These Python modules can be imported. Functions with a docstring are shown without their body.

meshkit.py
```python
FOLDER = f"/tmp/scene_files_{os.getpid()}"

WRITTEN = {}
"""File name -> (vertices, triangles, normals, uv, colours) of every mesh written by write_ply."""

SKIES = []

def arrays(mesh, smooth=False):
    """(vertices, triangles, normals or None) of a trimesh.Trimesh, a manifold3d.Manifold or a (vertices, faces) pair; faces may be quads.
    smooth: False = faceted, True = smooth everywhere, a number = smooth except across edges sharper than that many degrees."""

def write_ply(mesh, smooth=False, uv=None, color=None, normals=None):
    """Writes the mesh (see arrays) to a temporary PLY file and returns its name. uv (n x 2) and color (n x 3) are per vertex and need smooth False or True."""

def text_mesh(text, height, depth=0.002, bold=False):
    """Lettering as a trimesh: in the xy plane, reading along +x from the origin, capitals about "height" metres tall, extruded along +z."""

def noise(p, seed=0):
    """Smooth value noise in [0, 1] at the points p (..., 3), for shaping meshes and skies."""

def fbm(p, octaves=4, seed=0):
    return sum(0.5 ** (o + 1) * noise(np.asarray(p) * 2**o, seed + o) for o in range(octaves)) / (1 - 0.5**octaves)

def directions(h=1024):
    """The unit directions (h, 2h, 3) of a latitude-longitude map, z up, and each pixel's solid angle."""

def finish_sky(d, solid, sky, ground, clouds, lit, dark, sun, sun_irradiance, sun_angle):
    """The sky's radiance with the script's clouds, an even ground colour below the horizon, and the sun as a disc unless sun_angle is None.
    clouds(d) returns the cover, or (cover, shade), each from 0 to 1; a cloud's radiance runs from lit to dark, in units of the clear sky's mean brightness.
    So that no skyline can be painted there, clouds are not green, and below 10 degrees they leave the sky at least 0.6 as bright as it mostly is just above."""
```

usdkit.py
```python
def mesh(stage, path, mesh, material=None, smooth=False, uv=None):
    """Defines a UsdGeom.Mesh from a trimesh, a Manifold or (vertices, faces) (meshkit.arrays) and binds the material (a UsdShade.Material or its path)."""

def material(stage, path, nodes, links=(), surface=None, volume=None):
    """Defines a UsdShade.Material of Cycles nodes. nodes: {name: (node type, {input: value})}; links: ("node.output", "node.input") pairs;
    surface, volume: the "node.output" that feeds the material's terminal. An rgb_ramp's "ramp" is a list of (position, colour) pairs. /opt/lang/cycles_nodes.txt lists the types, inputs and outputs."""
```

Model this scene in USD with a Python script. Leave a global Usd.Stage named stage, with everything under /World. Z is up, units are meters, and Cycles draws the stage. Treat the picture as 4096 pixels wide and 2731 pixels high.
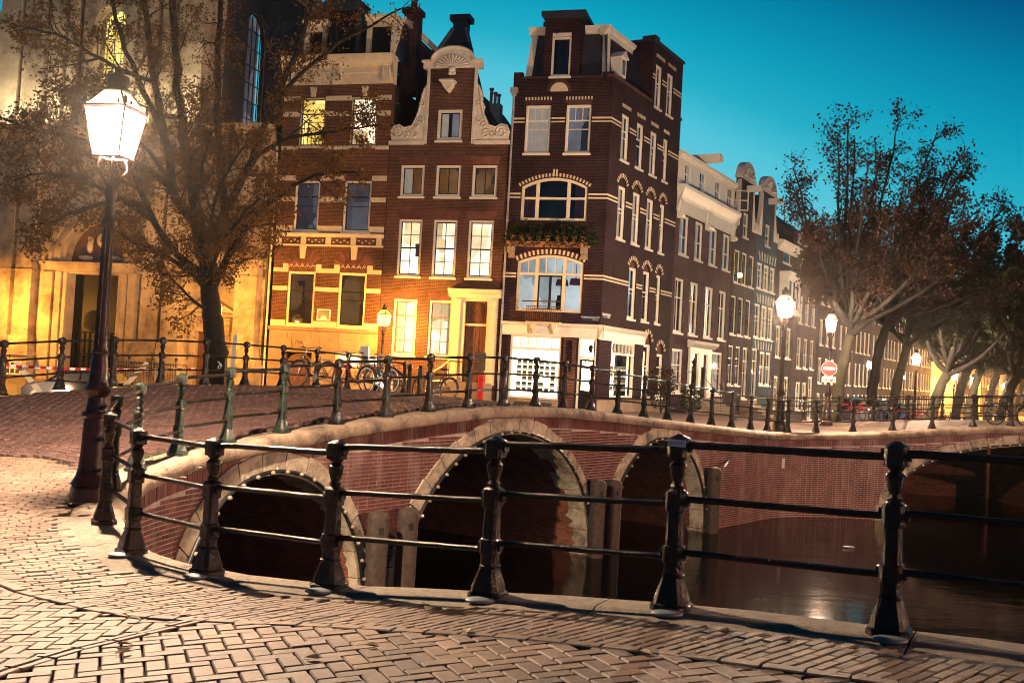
import math, random
import numpy as np
import trimesh, shapely
from shapely.geometry import Polygon, LineString, box as sbox
from scipy.interpolate import CubicSpline, RBFInterpolator
import usdkit, meshkit
from pxr import Usd, UsdGeom, UsdLux, UsdShade, Gf, Sdf, Vt

random.seed(7)
rng = np.random.default_rng(11)
stage = Usd.Stage.CreateInMemory()
UsdGeom.Xform.Define(stage, '/World')
UsdGeom.Scope.Define(stage, '/World/Looks')

# ------------------------------------------------------------------ camera
EYE = np.array([0.0, 0.0, 1.8])
ROLL, PITCH = math.radians(3.15), math.radians(1.66)
_f = np.array([0, math.cos(PITCH), math.sin(PITCH)])
_u = np.array([0, -math.sin(PITCH), math.cos(PITCH)])
_r = np.array([1.0, 0, 0])
_cx = math.cos(ROLL) * _r + math.sin(ROLL) * _u
_cy = -math.sin(ROLL) * _r + math.cos(ROLL) * _u
cam = UsdGeom.Camera.Define(stage, '/World/camera')
cam.CreateHorizontalApertureAttr(36.0)
cam.CreateFocalLengthAttr(35.97)
cam.CreateClippingRangeAttr(Gf.Vec2f(0.05, 5000))
cam.CreateExposureAttr(-0.28)
_M = np.eye(4)
_M[0, :3], _M[1, :3], _M[2, :3], _M[3, :3] = _cx, _cy, -_f, EYE
cam.AddTransformOp().Set(Gf.Matrix4d(*_M.ravel().tolist()))

# ------------------------------------------------------------------ dusk sky (no sun disc: it has set)
usdkit.material(stage, '/World/Looks/sky', {
    "s": ("sky_texture", {"sky_type": "single_scattering", "sun_disc": False, "sun_elevation": math.radians(1.0), "sun_rotation": math.radians(-4.0)}),
    "bw": ("rgb_to_bw", {}),
    "k": ("math", {"math_type": "multiply", "value2": 0.285}),
    "r": ("rgb_ramp", {"ramp": [(0, (0, .004, .012)), (.22, (0, .03, .09)), (.33, (0, .11, .28)), (.40, (0, .29, .50)), (.47, (.003, .42, .62)), (.55, (.02, .52, .70)), (.64, (.09, .66, .85)), (.8, (.19, .73, .87)), (1, (.26, .75, .86))]}),
    "m": ("mix_color", {"blend_type": "multiply", "fac": 1.0, "b": (SKY_GAIN := 10.0, SKY_GAIN, SKY_GAIN), "use_clamp": False}),
    "b": ("background_shader", {"strength": 0.1})},
    [("s.color", "bw.color"), ("bw.val", "k.value1"), ("k.value", "r.fac"), ("r.color", "m.a"), ("m.result", "b.color")], surface="b.background")
sky = UsdLux.DomeLight.Define(stage, '/World/sky')
UsdShade.MaterialBindingAPI.Apply(sky.GetPrim()).Bind(UsdShade.Material.Get(stage, '/World/Looks/sky'))
sky.GetPrim().SetCustomDataByKey('kind', 'structure')
NEAR_LAMP, LAMP, SODIUM, FLOOD, EAST = 68000.0, 80000.0, 21000.0, 300.0, 90000.0      # lamp brightness
QUAY_FLOOD = 1300.0
HAZE, HAZE_G = .00014, .90
WHITE_L, YELLOW_L, EAST_L = (1.0, 0.71, 0.49), (1.0, 0.42, 0.055), (1.0, .54, .33)

# ------------------------------------------------------------------ materials
MATS = {}
def mat(name, nodes, links, surface, **k):
    MATS[name] = usdkit.material(stage, '/World/Looks/' + name, nodes, links, surface=surface, **k)
    return MATS[name]

def plain(name, col, rough=.6, var=.25, scale=6.0, bump=.0, spec=.5, metal=0, bscale=None, coat=0, dark=None, darkscale=1.2):
    """Base colour broken up by noise in world space, with fine relief."""
    c = np.array(col, float)
    n = {"g": ("geometry", {}), "n": ("noise_texture", {"scale": scale, "detail": 6, "roughness": .62}),
         "r": ("rgb_ramp", {"ramp": [(.25, tuple(c * (1 - var))), (.75, tuple(np.minimum(c * (1 + var), .95)))]}),
         "p": ("principled_bsdf", {"roughness": rough, "specular_ior_level": spec, "metallic": metal, "coat_weight": coat})}
    l = [("g.position", "n.vector"), ("n.fac", "r.fac")]
    out = "r.color"
    if dark is not None:
        n["n3"] = ("noise_texture", {"scale": darkscale, "detail": 5, "roughness": .7})
        n["r3"] = ("rgb_ramp", {"ramp": [(.46, (0, 0, 0)), (.66, (1, 1, 1))]})
        n["m3"] = ("mix_color", {"blend_type": "mix", "b": dark})
        l += [("g.position", "n3.vector"), ("n3.fac", "r3.fac"), ("r3.color", "m3.fac"), ("r.color", "m3.a")]
        out = "m3.result"
    l.append((out, "p.base_color"))
    if bump:
        n["n2"] = ("noise_texture", {"scale": bscale or scale * 5, "detail": 5, "roughness": .6})
        n["b"] = ("bump", {"strength": bump, "distance": .02})
        l += [("g.position", "n2.vector"), ("n2.fac", "b.height"), ("b.normal", "p.normal")]
    return mat(name, n, l, "p.BSDF")

def pieces(name, cols, rough=.75, bump=.4, bscale=40., stain=None, spec=.4):
    """Separate bricks or stones: each island its own tone."""
    n = {"g": ("geometry", {}), "r": ("rgb_ramp", {"ramp": cols}),
         "n": ("noise_texture", {"scale": 2.2, "detail": 6, "roughness": .65}), "rn": ("rgb_ramp", {"ramp": [(.28, (.50, .50, .52)), (.72, (1.3, 1.25, 1.18))]}),
         "m": ("mix_color", {"blend_type": "multiply", "fac": 1.0, "use_clamp": False}),
         "n2": ("noise_texture", {"scale": bscale, "detail": 6, "roughness": .65}), "b": ("bump", {"strength": bump, "distance": .02}),
         "p": ("principled_bsdf", {"roughness": rough, "specular_ior_level": spec}),
         "wn": ("white_noise_texture", {"dimensions": "3D"}), "add": ("math", {"math_type": "add"}), "oi": ("object_info", {}), "fr": ("math", {"math_type": "fraction"})}
    l = [("g.random_per_island", "add.value1"), ("oi.random", "add.value2"), ("add.value", "fr.value1"), ("fr.value", "r.fac"), ("g.position", "n.vector"), ("n.fac", "rn.fac"), ("r.color", "m.a"), ("rn.color", "m.b"),
         ("g.position", "n2.vector"), ("n2.fac", "b.height"), ("b.normal", "p.normal")]
    n.pop("wn")
    out = "m.result"
    if stain:
        col, lo, hi, sc = stain
        n["ns"] = ("noise_texture", {"scale": sc, "detail": 7, "roughness": .72})
        n["mp"] = ("mapping", {"scale": (1, 1, .22)})
        n["rs"] = ("rgb_ramp", {"ramp": [(lo, (0, 0, 0)), (hi, (1, 1, 1))]})
        n["ms"] = ("mix_color", {"blend_type": "mix", "b": col})
        l += [("g.position", "mp.vector"), ("mp.vector", "ns.vector"), ("ns.fac", "rs.fac"), ("rs.color", "ms.fac"), ("m.result", "ms.a")]
        out = "ms.result"
    l.append((out, "p.base_color"))
    return mat(name, n, l, "p.BSDF")

def brickwall(name, c1, c2, mortar, row=.066, width=.21, rough=.8, patch=.45):
    """Far-off brick facades; st carries metres along the wall and up."""
    n = {"uv": ("uvmap", {"attribute": "st"}),
         "bk": ("brick_texture", {"color1": c1, "color2": c2, "mortar": mortar, "scale": 1.0, "mortar_size": .0075, "mortar_smooth": .3, "bias": -.1, "brick_width": width, "row_height": row}),
         "g": ("geometry", {}), "n": ("noise_texture", {"scale": .55, "detail": 7, "roughness": .68}),
         "rn": ("rgb_ramp", {"ramp": [(.3, (1 - patch,) * 3), (.7, (1 + patch,) * 3)]}),
         "m": ("mix_color", {"blend_type": "multiply", "fac": 1.0, "use_clamp": False}),
         "b": ("bump", {"strength": .9, "distance": .012, "invert": True}), "p": ("principled_bsdf", {"roughness": rough, "specular_ior_level": .12})}
    l = [("uv.UV", "bk.vector"), ("bk.color", "m.a"), ("g.position", "n.vector"), ("n.fac", "rn.fac"), ("rn.color", "m.b"), ("m.result", "p.base_color"), ("bk.fac", "b.height"), ("b.normal", "p.normal")]
    return mat(name, n, l, "p.BSDF")

def emit(name, col, strength, pattern=None):
    n = {"e": ("emission", {"color": col, "strength": strength})}
    l = []
    if pattern:   # furnished, unevenly lit room seen through the window
        n["g"] = ("geometry", {})
        n["mp"] = ("mapping", {"scale": pattern[1]})
        n["v"] = ("voronoi_texture", {"scale": pattern[2], "metric": "chebychev", "randomness": .9})
        n["r"] = ("rgb_ramp", {"ramp": pattern[0]})
        n["n"] = ("noise_texture", {"scale": .9, "detail": 4})
        n["rn"] = ("rgb_ramp", {"ramp": [(.3, (.6, .55, .5)), (.65, (1.15, 1.15, 1.15))]})
        n["m"] = ("mix_color", {"blend_type": "multiply", "fac": 1.0, "use_clamp": False})
        l = [("g.position", "mp.vector"), ("mp.vector", "v.vector"), ("v.color", "r.fac"), ("g.position", "n.vector"), ("n.fac", "rn.fac"), ("r.color", "m.a"), ("rn.color", "m.b"), ("m.result", "e.color")]
    return mat(name, n, l, "e.emission")

plain('iron', (.005, .006, .005), rough=.19, var=.5, scale=14, bump=.6, bscale=48, spec=.30, dark=(.035, .014, .008), darkscale=4)
plain('green_iron', (.014, .023, .015), rough=.28, var=.4, scale=14, bump=.4, bscale=55, spec=.6, coat=.3)
plain('lamp_iron', (.024, .008, .009), rough=.25, var=.5, scale=12, bump=.35, bscale=40, spec=.35)
plain('lamp_iron_black', (.014, .010, .012), rough=.25, var=.5, scale=12, bump=.2, spec=.6)
plain('coping_stone', (.33, .25, .175), rough=.85, var=.35, scale=5, bump=.8, bscale=26, dark=(.09, .06, .05), darkscale=1.5)
plain('kerb_stone', (.20, .165, .12), rough=.85, var=.4, scale=18, bump=.8, bscale=70, dark=(.14, .11, .09), darkscale=2)
plain('voussoir_stone', (.55, .47, .35), rough=.85, var=.35, scale=3.5, bump=.8, bscale=22, dark=(.16, .13, .10), darkscale=1.8)
plain('mortar', (.52, .42, .38), rough=.95, var=.4, scale=4, bump=.5)
plain('sand_joint', (.035, .028, .02), rough=.95, var=.5, scale=9, bump=.8, bscale=60, dark=(.03, .04, .012), darkscale=3)
pieces('wall_brick', [(0, (.13, .045, .042)), (.35, (.20, .072, .060)), (.7, (.27, .105, .082)), (1, (.17, .062, .06))], stain=((.46, .33, .29), .50, .78, 1.0))
pieces('paver', [(0, (.10, .064, .046)), (.5, (.15, .10, .071)), (1, (.205, .142, .10))], rough=.62, bump=.45, bscale=28, spec=.5)
pieces('paver_red', [(0, (.095, .055, .050)), (.5, (.14, .082, .073)), (1, (.19, .115, .10))], rough=.6, bump=.45, bscale=28, spec=.5)
plain('old_timber', (.06, .043, .036), rough=.8, var=.5, scale=9, bump=.8, bscale=30)
plain('white_paint', (.72, .68, .58), rough=.45, var=.08, scale=4, bump=.05)
plain('cream_paint', (.70, .60, .42), rough=.5, var=.12, scale=3, bump=.1)
plain('sandstone', (.30, .22, .15), rough=.85, var=.25, scale=2, bump=.5, bscale=18, dark=(.22, .16, .11), darkscale=.9)
plain('church_plaster', (.44, .35, .25), rough=.85, var=.28, scale=1.1, bump=.6, bscale=9, dark=(.15, .10, .07), darkscale=.42)
plain('stone_trim', (.62, .52, .37), rough=.8, var=.18, scale=4, bump=.3)
plain('gable_white', (.66, .59, .49), rough=.7, var=.18, scale=3, bump=.3)
plain('black_paint', (.010, .009, .010), rough=.3, var=.3, scale=5, spec=.5)
plain('door_wood', (.13, .06, .03), rough=.3, var=.5, scale=8, spec=.6, coat=.4)
plain('door_dark', (.008, .007, .008), rough=.5, var=.4, scale=8, spec=.2)
plain('slate', (.030, .030, .038), rough=.55, var=.5, scale=5, bump=.6, bscale=14)
plain('roof_tile', (.06, .035, .03), rough=.8, var=.4, scale=6, bump=.6, bscale=18)
plain('zinc', (.16, .18, .20), rough=.5, var=.3, scale=4)
plain('steel', (.55, .56, .58), rough=.25, metal=1, var=.15, scale=5)
plain('pipe_grey', (.30, .28, .30), rough=.5, var=.2, scale=4)
plain('interior_dark', (.018, .012, .010), rough=.9, var=.6, scale=2)
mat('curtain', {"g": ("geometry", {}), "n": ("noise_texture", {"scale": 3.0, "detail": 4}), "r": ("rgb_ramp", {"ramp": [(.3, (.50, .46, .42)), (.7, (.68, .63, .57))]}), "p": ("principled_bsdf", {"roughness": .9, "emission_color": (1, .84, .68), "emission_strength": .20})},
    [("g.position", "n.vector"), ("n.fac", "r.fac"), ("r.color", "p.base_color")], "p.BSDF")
plain('curtain_red', (.16, .05, .08), rough=.9, var=.4, scale=7)
plain('terracotta', (.38, .16, .07), rough=.8, var=.3, scale=6)
plain('bark', (.012, .009, .0075), rough=.9, var=.55, scale=9, bump=1.0, bscale=26)
plain('bark_light', (.045, .037, .022), rough=.9, var=.35, scale=6, bump=.8, bscale=24, dark=(.025, .026, .013), darkscale=2)
plain('rubber', (.012, .012, .012), rough=.7, var=.2)
plain('red_paint', (.42, .015, .02), rough=.3, var=.15, spec=.6)
plain('blue_paint', (.02, .04, .09), rough=.3, var=.15, spec=.6)
plain('sign_white', (.75, .75, .72), rough=.4, var=.04)
plain('sign_blue', (.012, .018, .05), rough=.35, var=.1)
plain('leather', (.015, .012, .012), rough=.5, var=.2)
plain('car_black', (.010, .010, .012), rough=.12, var=.1, coat=1.0, spec=.6)
plain('car_silver', (.30, .31, .33), rough=.2, var=.05, coat=1.0, metal=.6)
plain('car_white', (.55, .55, .55), rough=.2, var=.05, coat=1.0)
plain('boat_wood', (.05, .030, .022), rough=.45, var=.4, scale=6)
plain('bulb_glass', (.26, .23, .17), rough=.12, var=.05, spec=.8)
plain('cable_black', (.012, .012, .014), rough=.45, var=.2)
plain('dry_leaf', (.50, .40, .24), rough=.8, var=.3, scale=20)
plain('moss', (.03, .05, .012), rough=.95, var=.5, scale=14)
brickwall('brick_corner', (.017, .008, .012), (.034, .014, .018), (.075, .050, .052))
brickwall('brick_b2', (.066, .026, .022), (.10, .042, .032), (0.21, 0.15, 0.11))
brickwall('brick_b1', (.075, .024, .020), (.115, .038, .027), (0.25, 0.19, 0.12))
brickwall('brick_white_house', (.052, .023, .031), (.080, .035, .043), (.14, .105, .11))
brickwall('brick_dark', (.026, .018, .024), (.042, .029, .034), (.11, .085, .095))
brickwall('brick_blue', (.026, .052, .078), (.04, .068, .095), (.09, .11, .13))
brickwall('brick_grey', (.06, .040, .044), (.092, .060, .064), (.16, .13, .13))
brickwall('brick_barrel', (.17, .058, .034), (.26, .095, .055), (.20, .13, .10), row=.07, width=.22)
brickwall('brick_church', (.026, .022, .026), (.042, .034, .04), (.10, .09, .10), row=.09)
mat('brick_paving', {"g": ("geometry", {}), "bk": ("brick_texture", {"color1": (.15, .095, .08), "color2": (.22, .15, .12), "mortar": (.04, .03, .02), "scale": 1.0, "mortar_size": .006, "brick_width": .21, "row_height": .1}),
    "n": ("noise_texture", {"scale": .7, "detail": 6}), "rn": ("rgb_ramp", {"ramp": [(.3, (.6,) * 3), (.7, (1.3,) * 3)]}), "m": ("mix_color", {"blend_type": "multiply", "fac": 1.0, "use_clamp": False}),
    "b": ("bump", {"strength": .7, "distance": .01, "invert": True}), "p": ("principled_bsdf", {"roughness": .6})},
    [("g.position", "bk.vector"), ("bk.color", "m.a"), ("g.position", "n.vector"), ("n.fac", "rn.fac"), ("rn.color", "m.b"), ("m.result", "p.base_color"), ("bk.fac", "b.height"), ("b.normal", "p.normal")], "p.BSDF")
mat('water', {"g": ("geometry", {}), "mp": ("mapping", {"scale": (.5, 1.0, 1.0)}), "n": ("noise_texture", {"scale": 1.7, "detail": 3, "roughness": .5}),
    "b": ("bump", {"strength": .10, "distance": .10}), "p": ("principled_bsdf", {"base_color": (.002, .002, .002), "roughness": .10, "ior": 1.33, "specular_ior_level": .12})},
    [("g.position", "mp.vector"), ("mp.vector", "n.vector"), ("n.fac", "b.height"), ("b.normal", "p.normal")], "p.BSDF")
mat('glass', {"f": ("fresnel", {"IOR": 1.5}), "t": ("transparent_bsdf", {"color": (.93, .94, .95)}), "g": ("glossy_bsdf", {"roughness": .03, "color": (.95, .95, .95)}), "m": ("mix_closure", {})},
    [("f.fac", "m.fac"), ("t.BSDF", "m.closure1"), ("g.BSDF", "m.closure2")], "m.closure")
def leafmat(name, c1, c2, c3, tr=.45):
    mat(name, {"g": ("geometry", {}), "r": ("rgb_ramp", {"ramp": [(0, c1), (.5, c2), (1, c3)]}), "d": ("principled_bsdf", {"roughness": .55, "specular_ior_level": .4}), "t": ("translucent_bsdf", {}), "m": ("mix_closure", {"fac": tr})},
        [("g.random_per_island", "r.fac"), ("r.color", "d.base_color"), ("r.color", "t.color"), ("d.BSDF", "m.closure1"), ("t.BSDF", "m.closure2")], "m.closure")
leafmat('autumn_leaf', (.14, .07, .016), (.34, .18, .03), (.52, .31, .05))
leafmat('autumn_leaf_rust', (.04, .016, .008), (.13, .052, .013), (.30, .15, .032))
leafmat('dark_leaf', (.025, .028, .010), (.07, .05, .014), (.14, .085, .02))
leafmat('green_leaf', (.02, .035, .010), (.04, .06, .015), (.07, .09, .025))
LITPAT = [(0, (.35, .22, .10)), (.35, (1, .80, .50)), (.7, (1, .86, .60)), (1, (1, .9, .7))]
emit('room_warm', (1, .76, .42), 3.4, (LITPAT, (1.0, 1.0, .8), 1.3))
emit('room_bright', (1, .84, .58), 2.3, ([(0, (.22, .14, .07)), (.22, (.6, .42, .22)), (.4, (1, .84, .56)), (1, (1, .92, .72))], (1, 1, .7), 1.0))
emit('room_cool', (.80, .92, 1.0), .85, ([(0, (.35, .40, .42)), (.5, (.78, .90, .95)), (1, (.92, 1, 1))], (1, 1, .6), .8))
emit('room_yellow', (1, .80, .22), 2.2, ([(0, (.55, .36, .06)), (.5, (1, .78, .22)), (1, (1, .86, .34))], (1, 1, .7), .9))
emit('room_dim', (.9, .45, .16), .22, ([(0, (.10, .03, .01)), (.5, (.7, .3, .09)), (1, (1, .55, .2))], (1, 1, .8), 1.1))
emit('room_faint', (.9, .66, .52), .26, ([(0, (.05, .03, .04)), (.6, (.4, .36, .42)), (1, (.9, .9, 1))], (1, 1, .5), 1.0))
emit('shop_light', (1, .80, .44), 5.5)
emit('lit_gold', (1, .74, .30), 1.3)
emit('lantern_glow', (1, .90, .66), 9.0)
emit('lantern_yellow', (1, .66, .16), 12.0)
emit('screen_blue', (.3, .6, 1.0), 4.0)
emit('lantern_roof', (1, .84, .52), 2.2)
emit('lantern_roof_yellow', (1, .55, .10), 2.5)
mat('lantern_glass', {"t": ("transparent_bsdf", {"color": (.95, .93, .88)}), "e": ("emission", {"color": (1, .88, .62), "strength": 9.0}), "m": ("mix_closure", {"fac": .55})},
    [("t.BSDF", "m.closure1"), ("e.emission", "m.closure2")], "m.closure")
mat('lantern_glass_yellow', {"t": ("transparent_bsdf", {"color": (.95, .93, .88)}), "e": ("emission", {"color": (1, .62, .12), "strength": 8.0}), "m": ("mix_closure", {"fac": .55})},
    [("t.BSDF", "m.closure1"), ("e.emission", "m.closure2")], "m.closure")

# ------------------------------------------------------------------ scene tree helpers
USED = {}
LOC = {}
def numbered(parent, name):
    k = (parent, name)
    n = USED.get(k, 0)
    USED[k] = n + 1
    return f"{parent}/{name}" + (f"_{n:03d}" if n else "")

def tag(path, label=None, cat=None, group=None, kind=None):
    p = stage.GetPrimAtPath(path)
    for k, v in (('label', label), ('category', cat), ('group', group), ('kind', kind)):
        if v:
            p.SetCustomDataByKey(k, v)
    return path

def thing(name, label, cat, loc=(0, 0, 0), group=None, kind=None):
    path = numbered('/World', name)
    x = UsdGeom.Xform.Define(stage, path)
    x.AddTranslateOp().Set(Gf.Vec3d(*[float(c) for c in loc]))
    LOC[path] = np.array(loc, float)
    return tag(path, label, cat, group, kind)

def rooted(path):
    return LOC.get('/'.join(path.split('/')[:3]), np.zeros(3))

def copy_thing(src, loc, rotz, label, cat, group, name=None):
    path = numbered('/World', name or src.split('/')[-1].rstrip('0123456789').rstrip('_'))
    x = UsdGeom.Xform.Define(stage, path)
    x.AddTranslateOp().Set(Gf.Vec3d(*[float(c) for c in loc]))
    x.AddRotateZOp().Set(math.degrees(rotz))
    p = x.GetPrim()
    p.GetReferences().AddInternalReference(src)
    p.SetInstanceable(True)
    LOC[path] = np.array(loc, float)
    return tag(path, label, cat, group)

def part(name, V, F, m, parent, smooth=False, uv=None, kind=None, label=None, raw=False):
    path = numbered(parent, name)
    V = np.asarray(V, float)
    if not raw:
        V = V - rooted(parent)
    usdkit.mesh(stage, path, (V, np.asarray(F, int)), MATS[m] if isinstance(m, str) else m, smooth=smooth, uv=uv)
    if kind or label:
        tag(path, label, None, None, kind)
    return path

class MB:
    """Collects triangles in world coordinates; build() makes them one mesh."""
    def __init__(s):
        s.v, s.f, s.uv, s.n = [], [], [], 0
    def add(s, V, F, uv=None):
        V = np.asarray(V, float).reshape(-1, 3); F = np.asarray(F, int)
        if F.shape[1] == 4:
            F = np.vstack([F[:, [0, 1, 2]], F[:, [0, 2, 3]]])
        s.v.append(V); s.f.append(F + s.n); s.n += len(V)
        s.uv.append(np.zeros((len(V), 2)) if uv is None else np.asarray(uv, float))
        return s
    def mesh(s):
        return np.vstack(s.v), np.vstack(s.f), np.vstack(s.uv)
    def build(s, name, m, parent, smooth=False, uv=False, kind=None, label=None, raw=False):
        if not s.v:
            return None
        V, F, U = s.mesh()
        return part(name, V, F, m, parent, smooth, U if uv else None, kind, label, raw)
    def tube(s, P, r, sides=6, cap=True):
        V, F = tube(P, r, sides, cap)
        return s.add(V, F)
    def rings(s, o, prof, ex=(1, 0, 0), ey=(0, 1, 0), n=16, ez=(0, 0, 1)):
        """Stacked rings: prof rows (z, half width, squareness 0..1)."""
        V, F = ring_stack(o, prof, ex, ey, n, ez)
        return s.add(V, F)
    def obox(s, c, ax, ay, az, hx, hy, hz):
        c = np.asarray(c, float); ax, ay, az = (np.asarray(a, float) for a in (ax, ay, az))
        V = [c + sx * hx * ax + sy * hy * ay + sz * hz * az for sz in (-1, 1) for sx, sy in ((-1, -1), (1, -1), (1, 1), (-1, 1))]
        return s.add(V, BOXF)
    def sphere(s, c, r, n=1, sc=(1, 1, 1)):
        V, F = ICO[n]
        return s.add(V * r * np.asarray(sc) + np.asarray(c), F)

BOXF = np.array([[0, 3, 2, 1], [4, 5, 6, 7], [0, 1, 5, 4], [1, 2, 6, 5], [2, 3, 7, 6], [3, 0, 4, 7]])
ICO = {}
for _n in (0, 1, 2):
    _m = trimesh.creation.icosphere(_n, 1.0)
    ICO[_n] = (np.array(_m.vertices), np.array(_m.faces))

def tube(P, r, sides=6, cap=True):
    P = np.asarray(P, float)
    r = np.broadcast_to(np.asarray(r, float), (len(P),))
    t = np.gradient(P, axis=0) if len(P) > 2 else np.repeat((P[1] - P[0])[None], 2, 0)
    t = t / (np.linalg.norm(t, axis=1, keepdims=True) + 1e-12)
    ref = np.array([0, 0, 1.0]) if abs(t[:, 2]).mean() < .85 else np.array([1.0, 0.2, 0])
    a = np.cross(t, ref); a /= np.linalg.norm(a, axis=1, keepdims=True) + 1e-12
    b = np.cross(t, a)
    th = np.arange(sides) * 2 * np.pi / sides
    V = P[:, None] + r[:, None, None] * (np.cos(th)[None, :, None] * a[:, None] + np.sin(th)[None, :, None] * b[:, None])
    i, j = np.meshgrid(np.arange(len(P) - 1), np.arange(sides), indexing='ij')
    j2 = (j + 1) % sides
    q = np.stack([i * sides + j, (i + 1) * sides + j, (i + 1) * sides + j2, i * sides + j2], -1).reshape(-1, 4)
    F = np.vstack([q[:, [0, 1, 2]], q[:, [0, 2, 3]]])
    V = V.reshape(-1, 3)
    if cap:
        k = np.arange(1, sides - 1)
        F = np.vstack([F, np.stack([0 * k, k, k + 1], 1), (len(P) - 1) * sides + np.stack([0 * k, k + 1, k], 1)])
    return V, F

def ring_stack(o, prof, ex, ey, n=16, ez=(0, 0, 1)):
    o, ex, ey, ez = (np.asarray(a, float) for a in (o, ex, ey, ez))
    th = (np.arange(n) + .5) * 2 * np.pi / n
    c, s = np.cos(th), np.sin(th)
    sq = 1 / np.maximum(abs(c), abs(s))
    V = []
    for z, hw, k in prof:
        rad = hw * ((1 - k) + k * np.minimum(sq, 1.36))
        V.append(o + (rad * c)[:, None] * ex + (rad * s)[:, None] * ey + z * ez)
    V = np.vstack(V)
    m = len(prof)
    i, j = np.meshgrid(np.arange(m - 1), np.arange(n), indexing='ij')
    j2 = (j + 1) % n
    q = np.stack([i * n + j, i * n + j2, (i + 1) * n + j2, (i + 1) * n + j], -1).reshape(-1, 4)
    F = np.vstack([q[:, [0, 1, 2]], q[:, [0, 2, 3]]])
    k = np.arange(1, n - 1)
    return V, np.vstack([F, np.stack([0 * k, k + 1, k], 1), (m - 1) * n + np.stack([0 * k, k, k + 1], 1)])

# ------------------------------------------------------------------ the long edge of the quay and bridges: x, y, height of its stone top
EDGE = np.array([(5.7, 3.75, .5), (4.6, 4.55, .5), (3.45, 5.25, .47), (2.25, 5.91, .42), (1.1, 6.52, .36), (-.07, 7.08, .25), (-1.26, 7.67, .12), (-2.37, 8.36, .03), (-3.26, 9.1, .02), (-3.94, 10.19, .08),
    (-4.46, 11.7, .2), (-4.6, 12.8, .31), (-4.46, 13.95, .42), (-4.1, 15.05, .53), (-3.55, 16.15, .64), (-2.89, 17.3, .75), (-2.2, 18.4, .86), (-1.52, 19.45, .95), (-.82, 20.55, 1.02), (-.12, 21.65, 1.06),
    (.58, 22.7, 1.05), (1.27, 23.75, 1.02), (1.99, 24.8, .96), (2.75, 25.85, .88), (3.55, 26.9, .79), (4.33, 27.95, .71), (5.15, 28.98, .63), (5.95, 30.0, .55), (6.77, 31.05, .47), (7.6, 32.1, .38), (8.38, 33.1, .32),
    (9.25, 33.85, .29), (10.3, 34.25, .33), (11.6, 34.45, .4), (12.95, 34.5, .52), (14.3, 34.55, .65), (15.7, 34.6, .78), (17, 34.65, .88), (18.3, 34.7, .95), (19.6, 34.75, 1.0), (21, 34.8, 1.0)])
EDGE_S = np.r_[0, np.cumsum(np.hypot(*np.diff(EDGE[:, :2], axis=0).T))]
EDGE_C = CubicSpline(EDGE_S, EDGE)
def edge(s, off=0.0):
    """Point on the quay edge at arc length s, off metres towards the water: (x, y), top height, outward normal."""
    s = np.asarray(s, float)
    p, t = EDGE_C(s), EDGE_C(s, 1)[..., :2]
    t = t / np.linalg.norm(t, axis=-1, keepdims=True)
    n = np.stack([t[..., 1], -t[..., 0]], -1)
    return p[..., :2] + n * np.asarray(off)[..., None], p[..., 2], n

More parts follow.
